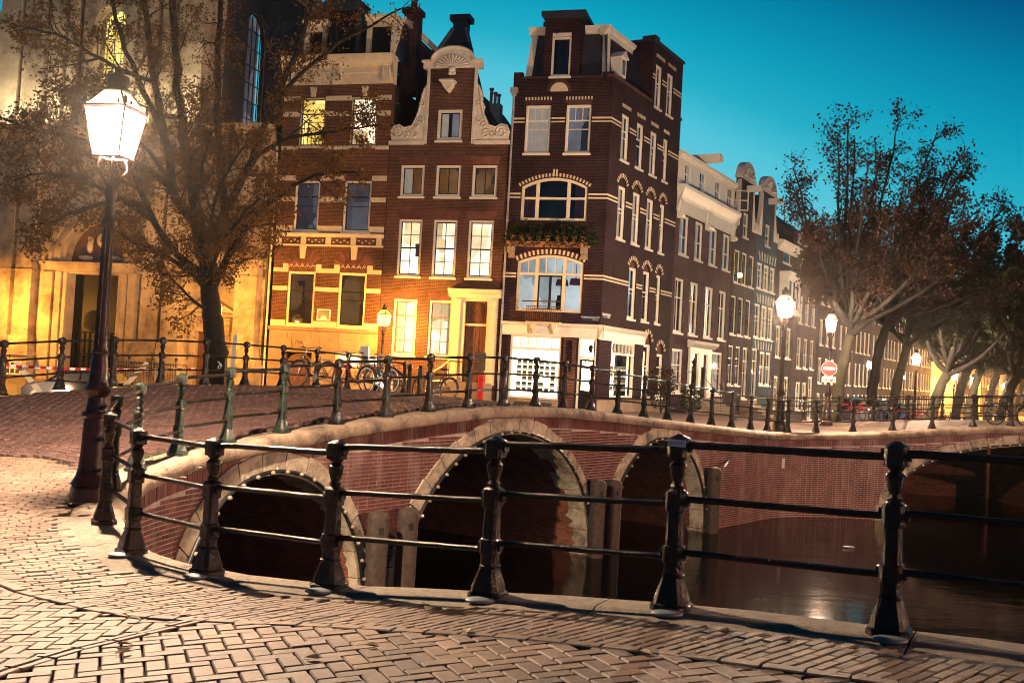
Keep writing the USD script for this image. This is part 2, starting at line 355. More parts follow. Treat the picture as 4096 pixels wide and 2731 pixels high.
CORNER = np.array([3.849, 45.0])
def facade_dir(deg):
    a = math.radians(deg)
    return np.array([math.sin(a), math.cos(a)])
FD, SD = facade_dir(-75), facade_dir(30)            # along the canal front (leftwards) and along the side street
FN, SN = np.array([-FD[1], FD[0]]), np.array([SD[1], -SD[0]])   # outward normals
if FN[1] > 0: FN = -FN
FAR_K = np.arange(-4, 14)
FAR = np.stack([-10.1 + .69 * FAR_K, 20.4 + 1.064 * FAR_K, np.where(FAR_K < 4.5, 1.08 - .0153 * (FAR_K - 4.5) ** 2, 1.08 - .0085 * (FAR_K - 4.5) ** 2)], 1)
FAR2 = np.array([(9.6 + 1.5 * k, 43.6 + .06 * k, z) for k, z in enumerate((.25, .28, .33, .42, .52, .62, .7, .76, .8))])

ctrl = [tuple(p) for p in EDGE] + [tuple(p) for p in FAR] + [tuple(p) for p in FAR2]
for i in range(0, 7):
    x, y, z = EDGE[i]; n = edge(EDGE_S[i])[2]
    for d in (3, 6, 10):
        ctrl.append((x - n[0] * d, y - n[1] * d, z + (.02 if i > 5 else 0)))
ctrl += [(-6, 9, .02), (-7, 6, .02), (-9, 10, .06), (-8, 14, .3), (-12, 11, .1), (-16, 14, .1), (-16, 8, .05), (-4, 3, .1), (-10, 2, .05), (-10, 16.5, .36)]
for u in (-0.5, 5, 10, 15, 20, 30, 40, 60):
    for d in (0, 4, 9, 13):
        q = CORNER + FD * u + FN * d
        ctrl.append((q[0], q[1], .2 if u < 12 else (.1, .0, -.35, -.4)[(0, 4, 9, 13).index(d)]))
for v, z in ((0, .2), (8, .15), (16, 0), (24, -.3), (34, -.62), (50, -1.0), (80, -1.0), (150, -1.0), (300, -1.0)):
    for d in (0, 5, 10.5):
        q = CORNER + SD * v + SN * d
        ctrl.append((q[0], q[1], z))
ctrl = np.array(ctrl)
_H = RBFInterpolator(ctrl[:, :2], ctrl[:, 2], kernel='thin_plate_spline', smoothing=.02, neighbors=40)
def H(xy):
    return _H(np.atleast_2d(np.asarray(xy, float)))

# ------------------------------------------------------------------ water and ground
def sheet(name, poly, step, zoff, m, label=None, kind='structure', hfun=H):
    """Ground sheet over a polygon: a grid cut along the polygon's edge."""
    x0, y0, x1, y1 = poly.bounds
    V, F = [], []
    n = 0
    shapely.prepare(poly)
    xs, ys = np.arange(x0, x1 + step, step), np.arange(y0, y1 + step, step)
    for x in xs:
        for y in ys:
            c = sbox(x, y, x + step, y + step)
            if not poly.intersects(c):
                continue
            g = c if poly.contains(c) else poly.intersection(c)
            for q in getattr(g, 'geoms', [g]):
                if q.geom_type != 'Polygon' or q.area < 1e-5:
                    continue
                r = np.array(q.exterior.coords)[:-1]
                if shapely.Polygon(r).exterior.is_ccw is False:
                    r = r[::-1]
                if len(q.interiors) or not shapely.convex_hull(q).area < q.area * 1.0001:
                    t, f = trimesh.creation.triangulate_polygon(q, engine='earcut')
                    V.append(t); F.append(np.asarray(f) + n); n += len(t)
                else:
                    k = np.arange(1, len(r) - 1)
                    V.append(r); F.append(np.stack([0 * k, k, k + 1], 1) + n); n += len(r)
    V, F = np.vstack(V), np.vstack(F)
    z = hfun(V) + zoff
    V = np.c_[V, z]
    a = np.cross(V[F[:, 1]] - V[F[:, 0]], V[F[:, 2]] - V[F[:, 0]])
    F[a[:, 2] < 0] = F[a[:, 2] < 0][:, ::-1]
    path = part(name, V, F, m, '/World', smooth=False, raw=True)
    return tag(path, label, None, None, kind)

wq = np.array([(-160, -20), (220, -20), (220, 330), (-160, 330)])
part('water', np.c_[wq, np.full(4, -2.5)], [[0, 1, 2], [0, 2, 3]], 'water', '/World', raw=True)
tag('/World/water', 'dark still canal water mirroring lamps and brick', None, None, 'structure')

E = lambda a, b, off, n=160: edge(np.linspace(a, b, n), off)[0]
end_far = FAR[-3, :2]
near_side = E(0.2, 38.2, -.22)
bridge_end = np.array([(7.9, 33.0)])
deck_poly = Polygon(np.vstack([near_side, [(6.5, 34.6)], [end_far], FAR[::-1][3:, :2][:, :], [(-16.5, 12.5), (-17, 4), (-14, -4), (6.5, -4)]])).buffer(0)
q_edge = lambda u, d: CORNER + FD * u + FN * d
s_edge = lambda v, d: CORNER + SD * v + SN * d
land_poly = Polygon(np.vstack([[q_edge(70, 13.2), q_edge(14.9, 13.2)], [end_far + (-.1, .25), end_far], [(6.5, 34.6)], E(38.2, 50.5, -.22, 60), [(21.5, 43.9), FAR2[2, :2], s_edge(1.5, 10.9)], [s_edge(300, 10.9), s_edge(300, -14), s_edge(30, -9), q_edge(-4, -14) + (0, 10), q_edge(70, -12)]])).buffer(0)
sheet('pavement', deck_poly, .6, -.045, 'sand_joint', 'brick paved quay corner and bridge deck in front')
sheet('street', land_poly.difference(deck_poly.buffer(.002)), 2.0, -.004, 'brick_paving', 'brick street running along the house fronts')
# quay walls below the house-side street
def quay(name, pts, label, depth=3.2, m='brick_barrel'):
    pts = np.asarray(pts, float)
    t = thing(name, label, 'quay wall', (pts[0][0], pts[0][1], -2.5))
    w, c = MB(), MB()
    L = 0
    for a, b in zip(pts[:-1], pts[1:]):
        d = np.linalg.norm(b - a); u = (b - a) / d; nn = np.array([u[1], -u[0]])
        k = max(1, int(d / 2)); q = a + (b - a) * np.linspace(0, 1, k + 1)[:, None]; z = H(q)
        for i in range(k):
            V = [(*q[i], -3), (*q[i + 1], -3), (*q[i + 1], z[i + 1] - .2), (*q[i], z[i] - .2)]
            w.add(V, [[0, 1, 2, 3]], [(L + d * i / k, -3), (L + d * (i + 1) / k, -3), (L + d * (i + 1) / k, z[i + 1]), (L + d * i / k, z[i])])
            e0, e1 = q[i] - u * 0 , q[i + 1]
            prof = [(.12, -.2), (.12, .015), (-.35, .015), (-.35, -.2)]
            V = [(*(e + nn * o), zz + h) for e, zz in ((e0, z[i]), (e1, z[i + 1])) for o, h in prof]
            c.add(V, [[0, 4, 5, 1], [1, 5, 6, 2], [2, 6, 7, 3], [3, 7, 4, 0]])
        L += d
    w.build('wall', m, t, uv=True); c.build('coping', 'coping_stone', t)
    return t
quay('quay_wall', [q_edge(70, 13.2), q_edge(14.9, 13.2), end_far + (-.1, .25)], 'dark quay wall below the church street behind the bridge')
quay('quay_wall', [(21.5, 43.9), FAR2[2, :2], s_edge(1.5, 10.9), s_edge(300, 10.9)][::-1], 'dark quay wall along the side street canal')

def pick(poly, xy):
    return shapely.contains_xy(poly, xy[:, 0], xy[:, 1])

def herring(poly, ang, w=.1, gap=.009):
    x0, y0, x1, y1 = poly.bounds
    c, s = math.cos(ang), math.sin(ang)
    cx, cy = (x0 + x1) / 2, (y0 + y1) / 2
    n = int(max(x1 - x0, y1 - y0) / w) + 6
    I, J = np.meshgrid(np.arange(-n, n), np.arange(-n, n), indexing='ij')
    out = []
    for off, horiz in ((0, True), (3, False)):
        k = (I - J) % 4 == off
        i, j = I[k], J[k]
        px, py = ((i + 1) * w, (j + .5) * w) if horiz else ((i + .5) * w, (j + 1) * w)
        X, Y = cx + px * c - py * s, cy + px * s + py * c
        a = np.full(len(X), ang + (0 if horiz else math.pi / 2))
        out.append(np.c_[X, Y, a, np.full(len(X), 2 * w - gap), np.full(len(X), w - gap)])
    out = np.vstack(out)
    return out[pick(poly, out)]

def running(poly, ang, L, W, gap=.008, hgap=None):
    x0, y0, x1, y1 = poly.bounds
    hgap = hgap or gap
    c, s = math.cos(ang), math.sin(ang)
    cx, cy = (x0 + x1) / 2, (y0 + y1) / 2
    R = max(x1 - x0, y1 - y0) * .75
    j = np.arange(-int(R / W), int(R / W)); i = np.arange(-int(R / L), int(R / L))
    I, J = np.meshgrid(i, j, indexing='ij')
    I, J = I.ravel(), J.ravel()
    sh = (rng.random(len(j)) * .25 + .5 * (np.arange(len(j)) % 2))[J - j[0]]
    px, py = (I + sh) * L, J * W
    out = np.c_[cx + px * c - py * s, cy + px * s + py * c, np.full(len(px), ang), np.full(len(px), L - hgap), np.full(len(px), W - gap)]
    return out[pick(poly, out)]

def along(pts, L, W, off=0.0, gap=.01):
    ls = LineString(pts)
    out = []
    d = L / 2
    while d < ls.length:
        a, b = ls.interpolate(d - .02), ls.interpolate(d + .02)
        p = ls.interpolate(d); t = math.atan2(b.y - a.y, b.x - a.x)
        out.append((p.x - math.sin(t) * off, p.y + math.cos(t) * off, t, L - gap, W - gap))
        d += L
    return np.array(out)

def brick_mesh(rows, ch=.006, depth=.05, tilt=.004, jz=.0018, rise=0.0):
    """Many pavers: bevelled blocks on the ground. rows: x, y, angle, length, width."""
    n = len(rows)
    x, y, a, L, W = rows.T
    L = L * (1 + rng.normal(0, .012, n)); W = W * (1 + rng.normal(0, .015, n)); a = a + rng.normal(0, .012, n)
    z0 = H(np.c_[x, y]) + rng.normal(0, jz, n) + rise
    e = .12
    gx, gy = (H(np.c_[x + e, y]) - H(np.c_[x - e, y])) / (2 * e), (H(np.c_[x, y + e]) - H(np.c_[x, y - e])) / (2 * e)
    gx, gy = gx + rng.normal(0, tilt, n), gy + rng.normal(0, tilt, n)
    ca, sa = np.cos(a), np.sin(a)
    V = np.zeros((n, 12, 3))
    for lvl, (inset, dz) in enumerate(((0, -depth), (0, -ch * 1.2), (ch, 0))):
        for k, (sx, sy) in enumerate(((-1, -1), (1, -1), (1, 1), (-1, 1))):
            dx, dy = sx * (L / 2 - inset), sy * (W / 2 - inset)
            X, Y = dx * ca - dy * sa, dx * sa + dy * ca
            V[:, lvl * 4 + k] = np.c_[x + X, y + Y, z0 + gx * X + gy * Y + dz]
    f = []
    for l in (0, 4):
        for k in range(4):
            f.append([l + k, l + (k + 1) % 4, l + 4 + (k + 1) % 4, l + 4 + k])
    f.append([8, 9, 10, 11])
    f = np.array(f); f = np.vstack([f[:, [0, 1, 2]], f[:, [0, 2, 3]]])
    return V, f

B1 = np.array([(-5.2, 9.4), (-4.5, 8.6), (-3.77, 7.8), (-3.48, 7.51), (-3.16, 7.27), (-2.76, 6.97), (-2.4, 6.72), (-2.14, 6.6), (-1.94, 6.53), (-.94, 6.22), (-.48, 6.03), (-.04, 5.86), (.29, 5.7), (.68, 5.51), (1.1, 5.28), (2.3, 4.66), (3.6, 3.9)])
B2 = np.array([(-2.62, 4.6), (-2.48, 5.19), (-2.32, 5.69), (-2.12, 6.06), (-1.91, 6.46)])
kin = E(0.2, 12.4, -.46, 80)
K = Polygon(np.vstack([B1 + (0, .06), kin])).buffer(-.01)
K = K if K.geom_type == 'Polygon' else max(K.geoms, key=lambda g: g.area)
Kx = Polygon([(-2.9, 0), (6, 0), (6, 9), (-2.9, 9)])
KR, KL = K.intersection(Kx), K.difference(Kx)
HRp = Polygon(np.vstack([B2 + (.12, 0), B1[9:] + (0, -.12), [(3.6, 3.4), (-2.5, 3.4)]])).buffer(-.02)
HLp = Polygon(np.vstack([B2 + (-.12, 0), B1[:9][::-1] + (-.05, -.11), [(-6.5, 8), (-5.5, 4.4)]])).buffer(-.02)
LEFT = Polygon(np.vstack([[(-2.9, 7.2)], kin[-28:], E(12.4, 14.2, -.42, 8), [(-6.1, 13.4), (-8, 13.6), (-12, 12), (-13, 6), (-5.4, 4.2)]])).buffer(0).difference(K.buffer(.03)).difference(HLp.buffer(.13))
DECK = Polygon(np.vstack([E(14.3, 37.0, -.42, 90), [(6.2, 33.6), (-.9, 33.2)], FAR[::-1][5:, :2] + (.28, -.18), [(-13.5, 13.5), (-9, 13.9), (-6.1, 13.6)]])).buffer(-.02)
def clean(p):
    p = p.buffer(0)
    return p if p.geom_type == 'Polygon' else max(p.geoms, key=lambda g: g.area)
KR, KL, HRp, HLp, LEFT, DECK = map(clean, (KR, KL, HRp, HLp, LEFT, DECK))
near_rows = [(herring(HRp.buffer(.10), math.radians(21), .108, .010), .0), (herring(HLp.buffer(.10), math.radians(5), .104, .007), -.005), (along(B1, .215, .1, .0), .007), (along(B2, .23, .065, .035), .009), (along(B2, .23, .065, -.035), .008),
             (running(KR.buffer(.08), math.radians(45), .205, .068, .007), -.004)]
vis = []
for rows, rise in near_rows:
    V, f = brick_mesh(rows, rise=rise)
    for v, r in zip(V, rows):
        vis.append((np.hypot(r[0], r[1]), v))
def in_view(p):
    d = np.asarray(p) - EYE
    w = d @ _f
    return w > .5 and abs((d @ _cx) / w) < .505 and abs((d @ _cy) / w) < .345
seen = [t for t in vis if in_view(t[1][8:].mean(0))]
seen.sort(key=lambda t: t[0])
nearest = {id(v) for _, v in seen[:299]}
rest = [v for d, v in vis if id(v) not in nearest]
for _, v in seen[:299]:
    c = v[:4].mean(0)
    part('brick', v, f, 'paver', '/World/pavement', raw=True)
m1 = MB()
for v in rest:
    m1.add(v, f)
lrows = [(running(KL.buffer(.08), math.radians(38), .205, .075, .008), -.004), (running(LEFT.buffer(.04), math.radians(12), .21, .085, .009, .016), -.006)]
for rows, rise in lrows:
    V, f = brick_mesh(rows, rise=rise, jz=.003)
    k = np.arange(len(V)) * 12
    m1.add(V.reshape(-1, 3), (f[None] + k[:, None, None]).reshape(-1, 3))
m1.build('paving_bricks', 'paver', '/World/pavement', kind='stuff', raw=True)
rows = running(DECK, math.radians(-33), .225, .108, .014, .042)
V, f = brick_mesh(rows, jz=.004, tilt=.010)
k = np.arange(len(V)) * 12
m1 = MB(); m1.add(V.reshape(-1, 3), (f[None] + k[:, None, None]).reshape(-1, 3))
m1.build('deck_bricks', 'paver_red', '/World/pavement', kind='stuff', raw=True)

ms = MB()
for s_ in np.arange(12.5, 24.5, .07):
    if rng.random() < .62:
        p_, z_, n_ = edge(s_, -.37 + rng.normal(0, .015)); w_ = rng.uniform(.012, .04)
        ms.sphere((p_[0], p_[1], z_ - .035), w_, 0, (1, 1, .5))
ms.build('moss', 'moss', '/World/pavement', kind='stuff', raw=True)

# fallen leaves on the pavement
for i in range(34):
    t = rng.random()
    x, y = (rng.uniform(-3.2, 1.6), rng.uniform(5.2, 7.0)) if i < 16 else (rng.uniform(-6.5, -3.6), rng.uniform(8, 15))
    if edge(EDGE_S[np.argmin(np.hypot(EDGE[:, 0] - x, EDGE[:, 1] - y))])[0] @ (0, 1) < y + .3 and y > 6.3 and i < 16:
        y = 5.6
    a, s = rng.uniform(0, 6.28), rng.uniform(.035, .055)
    g = np.array([(-1, 0), (-.4, .55), (.3, .5), (1, .05), (.35, -.5), (-.4, -.5)]) * s
    z = float(H([x, y])[0]) + .014
    V = [(x + p[0] * math.cos(a) - p[1] * math.sin(a), y + p[0] * math.sin(a) + p[1] * math.cos(a), z + abs(p[1]) * rng.uniform(.3, .8)) for p in g]
    V += [(v[0], v[1], v[2] + .0015) for v in V]
    F = [[0, 2, 1], [0, 3, 2], [0, 4, 3], [0, 5, 4], [6, 7, 8], [6, 8, 9], [6, 9, 10], [6, 10, 11]]
    p = part('fallen_leaf', V, F, 'dry_leaf', '/World', raw=True)
    tag(p, 'pale dry leaf lying flat on the brick pavement', 'leaf', 'fallen leaves on the pavement')

# ------------------------------------------------------------------ bridges: walls, arches, coping
ARCHES = [(17.7, 2.3, 2.42, -2.4), (24.65, 3.55, 2.9, -2.42), (31.72, 2.58, 2.6, -2.41), (48.8, 5.2, 2.25, -2.0)]   # s, half width, rise, springing
WOFF = .13
def wpt(s, z, off=WOFF):
    p, _, _ = edge(s, off)
    return np.array([p[0], p[1], z])
def top_at(s):
    return float(EDGE_C(s)[2])
def arch_top(s):
    for c, a, h, z in ARCHES:
        if abs(s - c) < a:
            return z + h * math.sqrt(max(0, 1 - ((s - c) / a) ** 2))
    return -3.2
CT = .25   # coping thickness

# names of the runs of the edge: (first s, last s)
near_quay = thing('quay_wall', 'foreground quay edge of worn kerb stones under the near railing', 'quay wall', (*EDGE[5, :2], -2.5))
bridge = thing('arch_bridge', 'humped brick bridge with three round arches and thick stone coping', 'bridge', (*EDGE[20, :2], -2.5))
curve_wall = thing('quay_wall', 'curved reddish brick quay wall between the two bridges, streaked with lime', 'quay wall', (*EDGE[30, :2], -2.5))
bridge2 = thing('arch_bridge', 'dark brick bridge at the right with one wide flat arch over a boat', 'bridge', (*EDGE[36, :2], -2.5))
RUNS = [(0.0, 13.9, near_quay), (13.9, 34.9, bridge), (34.9, 43.0, curve_wall), (43.0, 51.6, bridge2)]
def owner(s):
    for a, b, t in RUNS:
        if s < b:
            return t
    return RUNS[-1][2]
for a, b, t in RUNS:
    w = MB()
    ss = set(np.arange(a, b, .12).round(4)) | {b}
    for c, aw, h, z in ARCHES:
        if a - 1 < c < b + 1:
            for e in (-aw, aw):
                ss |= {c + e - .001, c + e + .001}
            ss |= {c + aw * math.cos(x) for x in np.linspace(0, math.pi, 40)}
    ss = sorted(x for x in ss if a <= x <= b)
    P, zt, _ = edge(np.array(ss), WOFF - .005)
    for i in range(len(ss) - 1):
        l0, l1 = arch_top(ss[i]), arch_top(ss[i + 1])
        if abs(l0 - l1) > 1.5:
            l0 = l1 = max(l0, l1) if False else max(l0, l1)
        w.add([(*P[i], l0), (*P[i + 1], l1), (*P[i + 1], zt[i + 1] - CT), (*P[i], zt[i] - CT)], [[0, 1, 2, 3]])
    w.build('wall', 'mortar', t)

# coping and kerb stones
def coping_stone(s0, s1, t, near):
    n = 7
    ss = np.linspace(s0 + .006, s1 - .006, n)
    if near:
        prof = [(.20, -.26), (.20, -.03), (.185, -.006), (.16, .0), (-.10, .0), (-.14, -.016), (-.20, -.022), (-.42, -.024), (-.44, -.06), (-.44, -.2)]
    else:
        prof = [(.10, -CT), (.21, -CT + .005), (.235, -CT + .04), (.24, -.12), (.215, -.05), (.16, -.010), (.08, .0), (-.16, .0), (-.22, -.006), (-.30, -.05), (-.32, -.15)]
    V = []
    m = len(prof)
    for k, s in enumerate(ss):
        p, z, nn = edge(s)
        jig = rng.normal(0, .004, m) if 0 < k < n - 1 else np.full(m, -.004)
        for (o, h), e in zip(prof, jig):
            V.append((p[0] + nn[0] * (o + e), p[1] + nn[1] * (o + e), z + h + e * .5))
    F = []
    for k in range(n - 1):
        for j in range(m - 1):
            F.append([k * m + j, k * m + j + 1, (k + 1) * m + j + 1, (k + 1) * m + j])
    F = np.array(F); F = np.vstack([F[:, [0, 1, 2]], F[:, [0, 2, 3]]])
    q = np.arange(1, m - 1)
    F = np.vstack([F, np.stack([0 * q, q + 1, q], 1), (n - 1) * m + np.stack([0 * q, q, q + 1], 1)])
    part('kerb_stone' if near else 'coping_stone', V, F, 'kerb_stone' if near else 'coping_stone', t, smooth=50)
s = 0.15
while s < 51.2:
    L = (1.9 if s < 8 else 1.25) if s < 13.2 else rng.uniform(.95, 1.25)
    e = min(s + L, 51.4)
    coping_stone(s, e, owner((s + e) / 2), (s + e) / 2 < 12.2)
    s = e
# lime mortar pads at the feet of the nearest posts are built with the posts

# voussoirs
def arch_pt(A, phi, grow):
    c, a, h, z = A
    return c - (a + grow) * math.cos(phi), z + (h + grow) * math.sin(phi)
for ai, A in enumerate(ARCHES):
    t = bridge if ai < 3 else bridge2
    n = (15, 19, 15, 23)[ai]
    # equal arc length
    ph = np.linspace(0, math.pi, 400)
    q = np.array([arch_pt(A, x, 0) for x in ph]); L = np.r_[0, np.cumsum(np.hypot(*np.diff(q, axis=0).T))]
    cuts = np.interp(np.linspace(0, L[-1], n + 1), L, ph)
    for k in range(n):
        s_mid = arch_pt(A, (cuts[k] + cuts[k + 1]) / 2, 0)[0]
        if s_mid > 51.2:
            continue
        g = .36 if k % 2 else .33
        V = []
        deep = .62 if k % 2 else .40
        sub = np.linspace(cuts[k] + .004, cuts[k + 1] - .004, 4)
        lim = lambda s, z: min(z, top_at(s) - CT - .002)
        for off, gi in ((WOFF + .035 + rng.normal(0, .004), 0), (WOFF + .035, 1), (WOFF - deep, 0)):
            for x in sub:
                ss, zz = arch_pt(A, x, -.012 if gi == 0 else g)
                V.append(wpt(min(ss, 51.7), lim(ss, zz), off))
        F = []
        for j in range(3):
            F += [[j, j + 1, 4 + j + 1, 4 + j], [8 + j, 8 + j + 1, j + 1, j]]
        # sides and top
        F += [[0, 4, 8, 8], [3, 11, 7, 7]]
        V2 = np.array(V)
        back = [wpt(min(arch_pt(A, x, g)[0], 51.7), lim(*arch_pt(A, x, g)), WOFF - .05) for x in sub]
        V2 = np.vstack([V2, back])
        for j in range(3):
            F += [[4 + j, 4 + j + 1, 12 + j + 1, 12 + j]]
        F = np.array(F)[:, ::-1]
        part('voussoir', V2, F, 'voussoir_stone', t)
    # stone jambs below the springing
    for sgn in (-1, 1):
        c, a, h, z = A
        sj = c + sgn * a
        if sj > 51:
            continue
        for zz0, zz1, w in ((z - .5, z - .01, .42), (z - 1.0, z - .51, .55)):
            V = [wpt(x, y, o) for o in (WOFF + .03, WOFF - .7) for x, y in ((sj - sgn * .012, zz0), (sj + sgn * w, zz0), (sj + sgn * w, zz1), (sj - sgn * .012, zz1))]
            part('jamb_stone', V, BOXF, 'voussoir_stone', t)
    # barrel vault going through under the deck
    b = MB()
    P, _, nn = edge(A[0], WOFF)
    dirv = -np.array([*nn, 0.0])
    curve = [(A[0] - A[1], -3.2)] + [arch_pt(A, x, .0) for x in np.linspace(0, math.pi, 33)] + [(A[0] + A[1], -3.2)]
    Ls = np.r_[0, np.cumsum([math.dist(curve[i], curve[i + 1]) for i in range(len(curve) - 1)])]
    fr = [wpt(min(s_, 51.7), z_, WOFF - .02) for s_, z_ in curve]
    D = 8.1 if ai < 3 else 9.0
    for i in range(len(curve) - 1):
        a0, a1 = fr[i], fr[i + 1]
        b.add([a0, a1, a1 + dirv * D, a0 + dirv * D], [[0, 1, 2, 3]], [(0, Ls[i]), (0, Ls[i + 1]), (D, Ls[i + 1]), (D, Ls[i])])
    b.build('vault', 'brick_barrel', t, uv=True)

# wall bricks, one by one; the 300 that show largest are parts of their own
def wall_bricks():
    out = []
    pitch, L = .0665, .222
    zs = np.arange(-2.72, 1.1, pitch)
    for a, b, t in RUNS[1:]:
        for r, z in enumerate(zs):
            s = a - (.5 * L if r % 2 else 0)
            flip = r % 2
            i = 0
            while s < b:
                ln = L if (i % 2 or r % 2) else L / 2 + .0
                ln = L / 2 if flip and i % 3 == 1 else L
                s0, s1 = s + .007, s + ln - .007
                s += ln; i += 1
                if s0 < a or s1 > min(b, 51.2):
                    s0, s1 = max(s0, a + .003), min(s1, b - .003, 51.2)
                    if s1 - s0 < .05:
                        continue
                zt = min(top_at(s0), top_at(s1)) - CT - .003
                z0, z1 = z + .0065, z + pitch - .0065
                if z1 > zt - .225 or z1 > zt:
                    continue
                if any(abs(s_ - A[0]) < A[1] + .16 and z_ < A[3] + (A[2] + .16) * math.sqrt(max(0, 1 - ((s_ - A[0]) / (A[1] + .16)) ** 2)) for A in ARCHES for s_ in (s0, s1) for z_ in (z0,)):
                    continue
                if any(abs((s0 + s1) / 2 - A[0] ) < A[1] + .3 and z0 < A[3] for A in ARCHES):
                    continue
                out.append((s0, s1, z0, z1, t))
        # soldier course under the coping
        s = a
        while s < min(b, 51.2):
            zt = min(top_at(s), top_at(s + .06)) - CT - .004
            if not any(abs(s - A[0]) < A[1] and zt - .2 < A[3] + (A[2] + .2) * math.sqrt(max(0, 1 - ((s - A[0]) / (A[1] + .2)) ** 2)) for A in ARCHES):
                out.append((s + .004, s + .059, zt - .215, zt, t))
            s += .064
    return out
WB = wall_bricks()
arr = np.array([w[:4] for w in WB])
j = np.abs(rng.normal(0, .0032, len(arr))) - .001
c0, _, n0 = edge(arr[:, 0], 0.0); c1, _, n1 = edge(arr[:, 1], 0.0)
fo = (WOFF + j)[:, None]; bo = WOFF - .03
P = np.zeros((len(arr), 8, 3))
for k, (c, nn, zi, o) in enumerate(((c0, n0, 2, fo), (c1, n1, 2, fo), (c1, n1, 3, fo), (c0, n0, 3, fo), (c0, n0, 2, bo), (c1, n1, 2, bo), (c1, n1, 3, bo), (c0, n0, 3, bo))):
    P[:, k, :2] = c + nn * o
    P[:, k, 2] = arr[:, zi]
WF = np.array([[0, 1, 2, 3], [4, 5, 1, 0], [5, 6, 2, 1], [6, 7, 3, 2], [7, 4, 0, 3]])
WF = np.vstack([WF[:, [0, 1, 2]], WF[:, [0, 2, 3]]])
owners = np.array([w[4] for w in WB])
dist = np.hypot(P[:, 0, 0], P[:, 0, 1])
for t in (bridge, curve_wall, bridge2):
    idx = np.nonzero(owners == t)[0]
    idx = idx[np.argsort(dist[idx])]
    ok = [i for i in idx if in_view(P[i, :4].mean(0))]
    n_single = 299 if t == bridge else (150 if t == curve_wall else 0)
    single = set(ok[:n_single])
    for i in single:
        part('brick', P[i], WF, 'wall_brick', t)
    m1 = MB()
    r = np.array([i for i in idx if i not in single])
    m1.add(P[r].reshape(-1, 3), (WF[None] + (np.arange(len(r)) * 8)[:, None, None]).reshape(-1, 3))
    m1.build('wall_bricks', 'wall_brick', t, kind='stuff')

# timber fender posts in front of the piers
def fender(s, label, top, w=.40, lean=0.0):
    p, _, nn = edge(s, .40)
    t = thing('fender_post', label, 'timber post', (*p, -2.5), 'timber fender posts before the bridge piers')
    tt = np.array([-nn[1], nn[0]])
    m1 = MB()
    prof = [(-1.0, w / 2, 1), (top + 2.5 - .13, w / 2, 1), (top + 2.5 - .06, w * .46, .9), (top + 2.5 - .015, w * .36, .8), (top + 2.5, w * .2, .7)]
    a = .5
    ex = math.cos(a) * tt + math.sin(a) * nn; ey = -math.sin(a) * tt + math.cos(a) * nn
    m1.rings((*p, -2.5), [(z, h * .8, k) for z, h, k in prof], (*ex, 0), (*ey, 0), 16)
    m1.build('post', 'old_timber', t, smooth=40)
    h = MB(); c = np.array([*p, top - .30]) + np.array([*(ex), 0]) * (w * .4)
    for sg in (1, -1):
        c = np.array([*p, top - .32]) + np.array([*ex, 0]) * 0 + np.array([*ey, 0]) * sg * w * .4
        h.obox(c, (*ex, 0), (*ey, 0), (0, 0, 1), .045, .006, .06)
    h.build('mortise', 'interior_dark', t)
for s_, lb, tp in ((20.12, 'weathered timber post left of a pair between first and middle arch', -.74), (20.95, 'weathered timber post right of a pair touching the middle arch foot', -.74), (28.15, 'dark timber post left of the pair between middle and third arch', -.66), (28.93, 'dark timber post right of the pair beside the third arch', -.70), (34.38, 'single black timber post at the right foot of the third arch', -.62)):
    fender(s_, lb, tp)
pp = MB(); pp.tube([wpt(34.7, -.62, .55), wpt(35.7, -.50, .2)], .03); 
t = thing('iron_stay', 'pale iron bar tying the single timber post to the wall', 'iron bar', wpt(34.7, -.62, .55)); pp.build('bar', 'pipe_grey', t)

# strings of unlit bulbs along the arch rims
for ai, A in enumerate(ARCHES):
    t = thing('bulb_string', ('cable with round bulbs around the rim of the nearest left arch', 'cable with round bulbs around the rim of the tall middle arch', 'cable with round bulbs around the rim of the third arch', 'cable with bulbs along the flat arch of the right bridge')[ai], 'string of lights', wpt(A[0], A[3] + A[2]))
    ph = np.linspace(-.0, math.pi, 60)
    q = [arch_pt(A, x, .045) for x in ph]
    q = [(s_, z_) for s_, z_ in q if s_ < 51.3]
    pts = [wpt(s_, z_, WOFF + .085) for s_, z_ in q]
    m1 = MB(); m1.tube(pts, .034, 6); m1.build('cable', 'cable_black', t, smooth=True)
    L = np.r_[0, np.cumsum(np.linalg.norm(np.diff(pts, axis=0), axis=1))]
    for d in np.arange(.2, L[-1], .34):
        s_, z_ = (np.interp(d, L, [k[i] for k in q]) for i in (0, 1))
        m1 = MB(); m1.sphere(wpt(s_, z_ - .005, WOFF + .14), .038, 1)
        b = m1.build('bulb', 'bulb_glass', t, smooth=True)
    for d in np.arange(.37, L[-1], .68):
        s_, z_ = (np.interp(d, L, [k[i] for k in q]) for i in (0, 1))
        m1 = MB(); m1.tube([wpt(s_, z_ - .02, WOFF + .11), wpt(s_, z_ + .06, WOFF + .06)], .008, 4); m1.build('clip', 'steel', t)

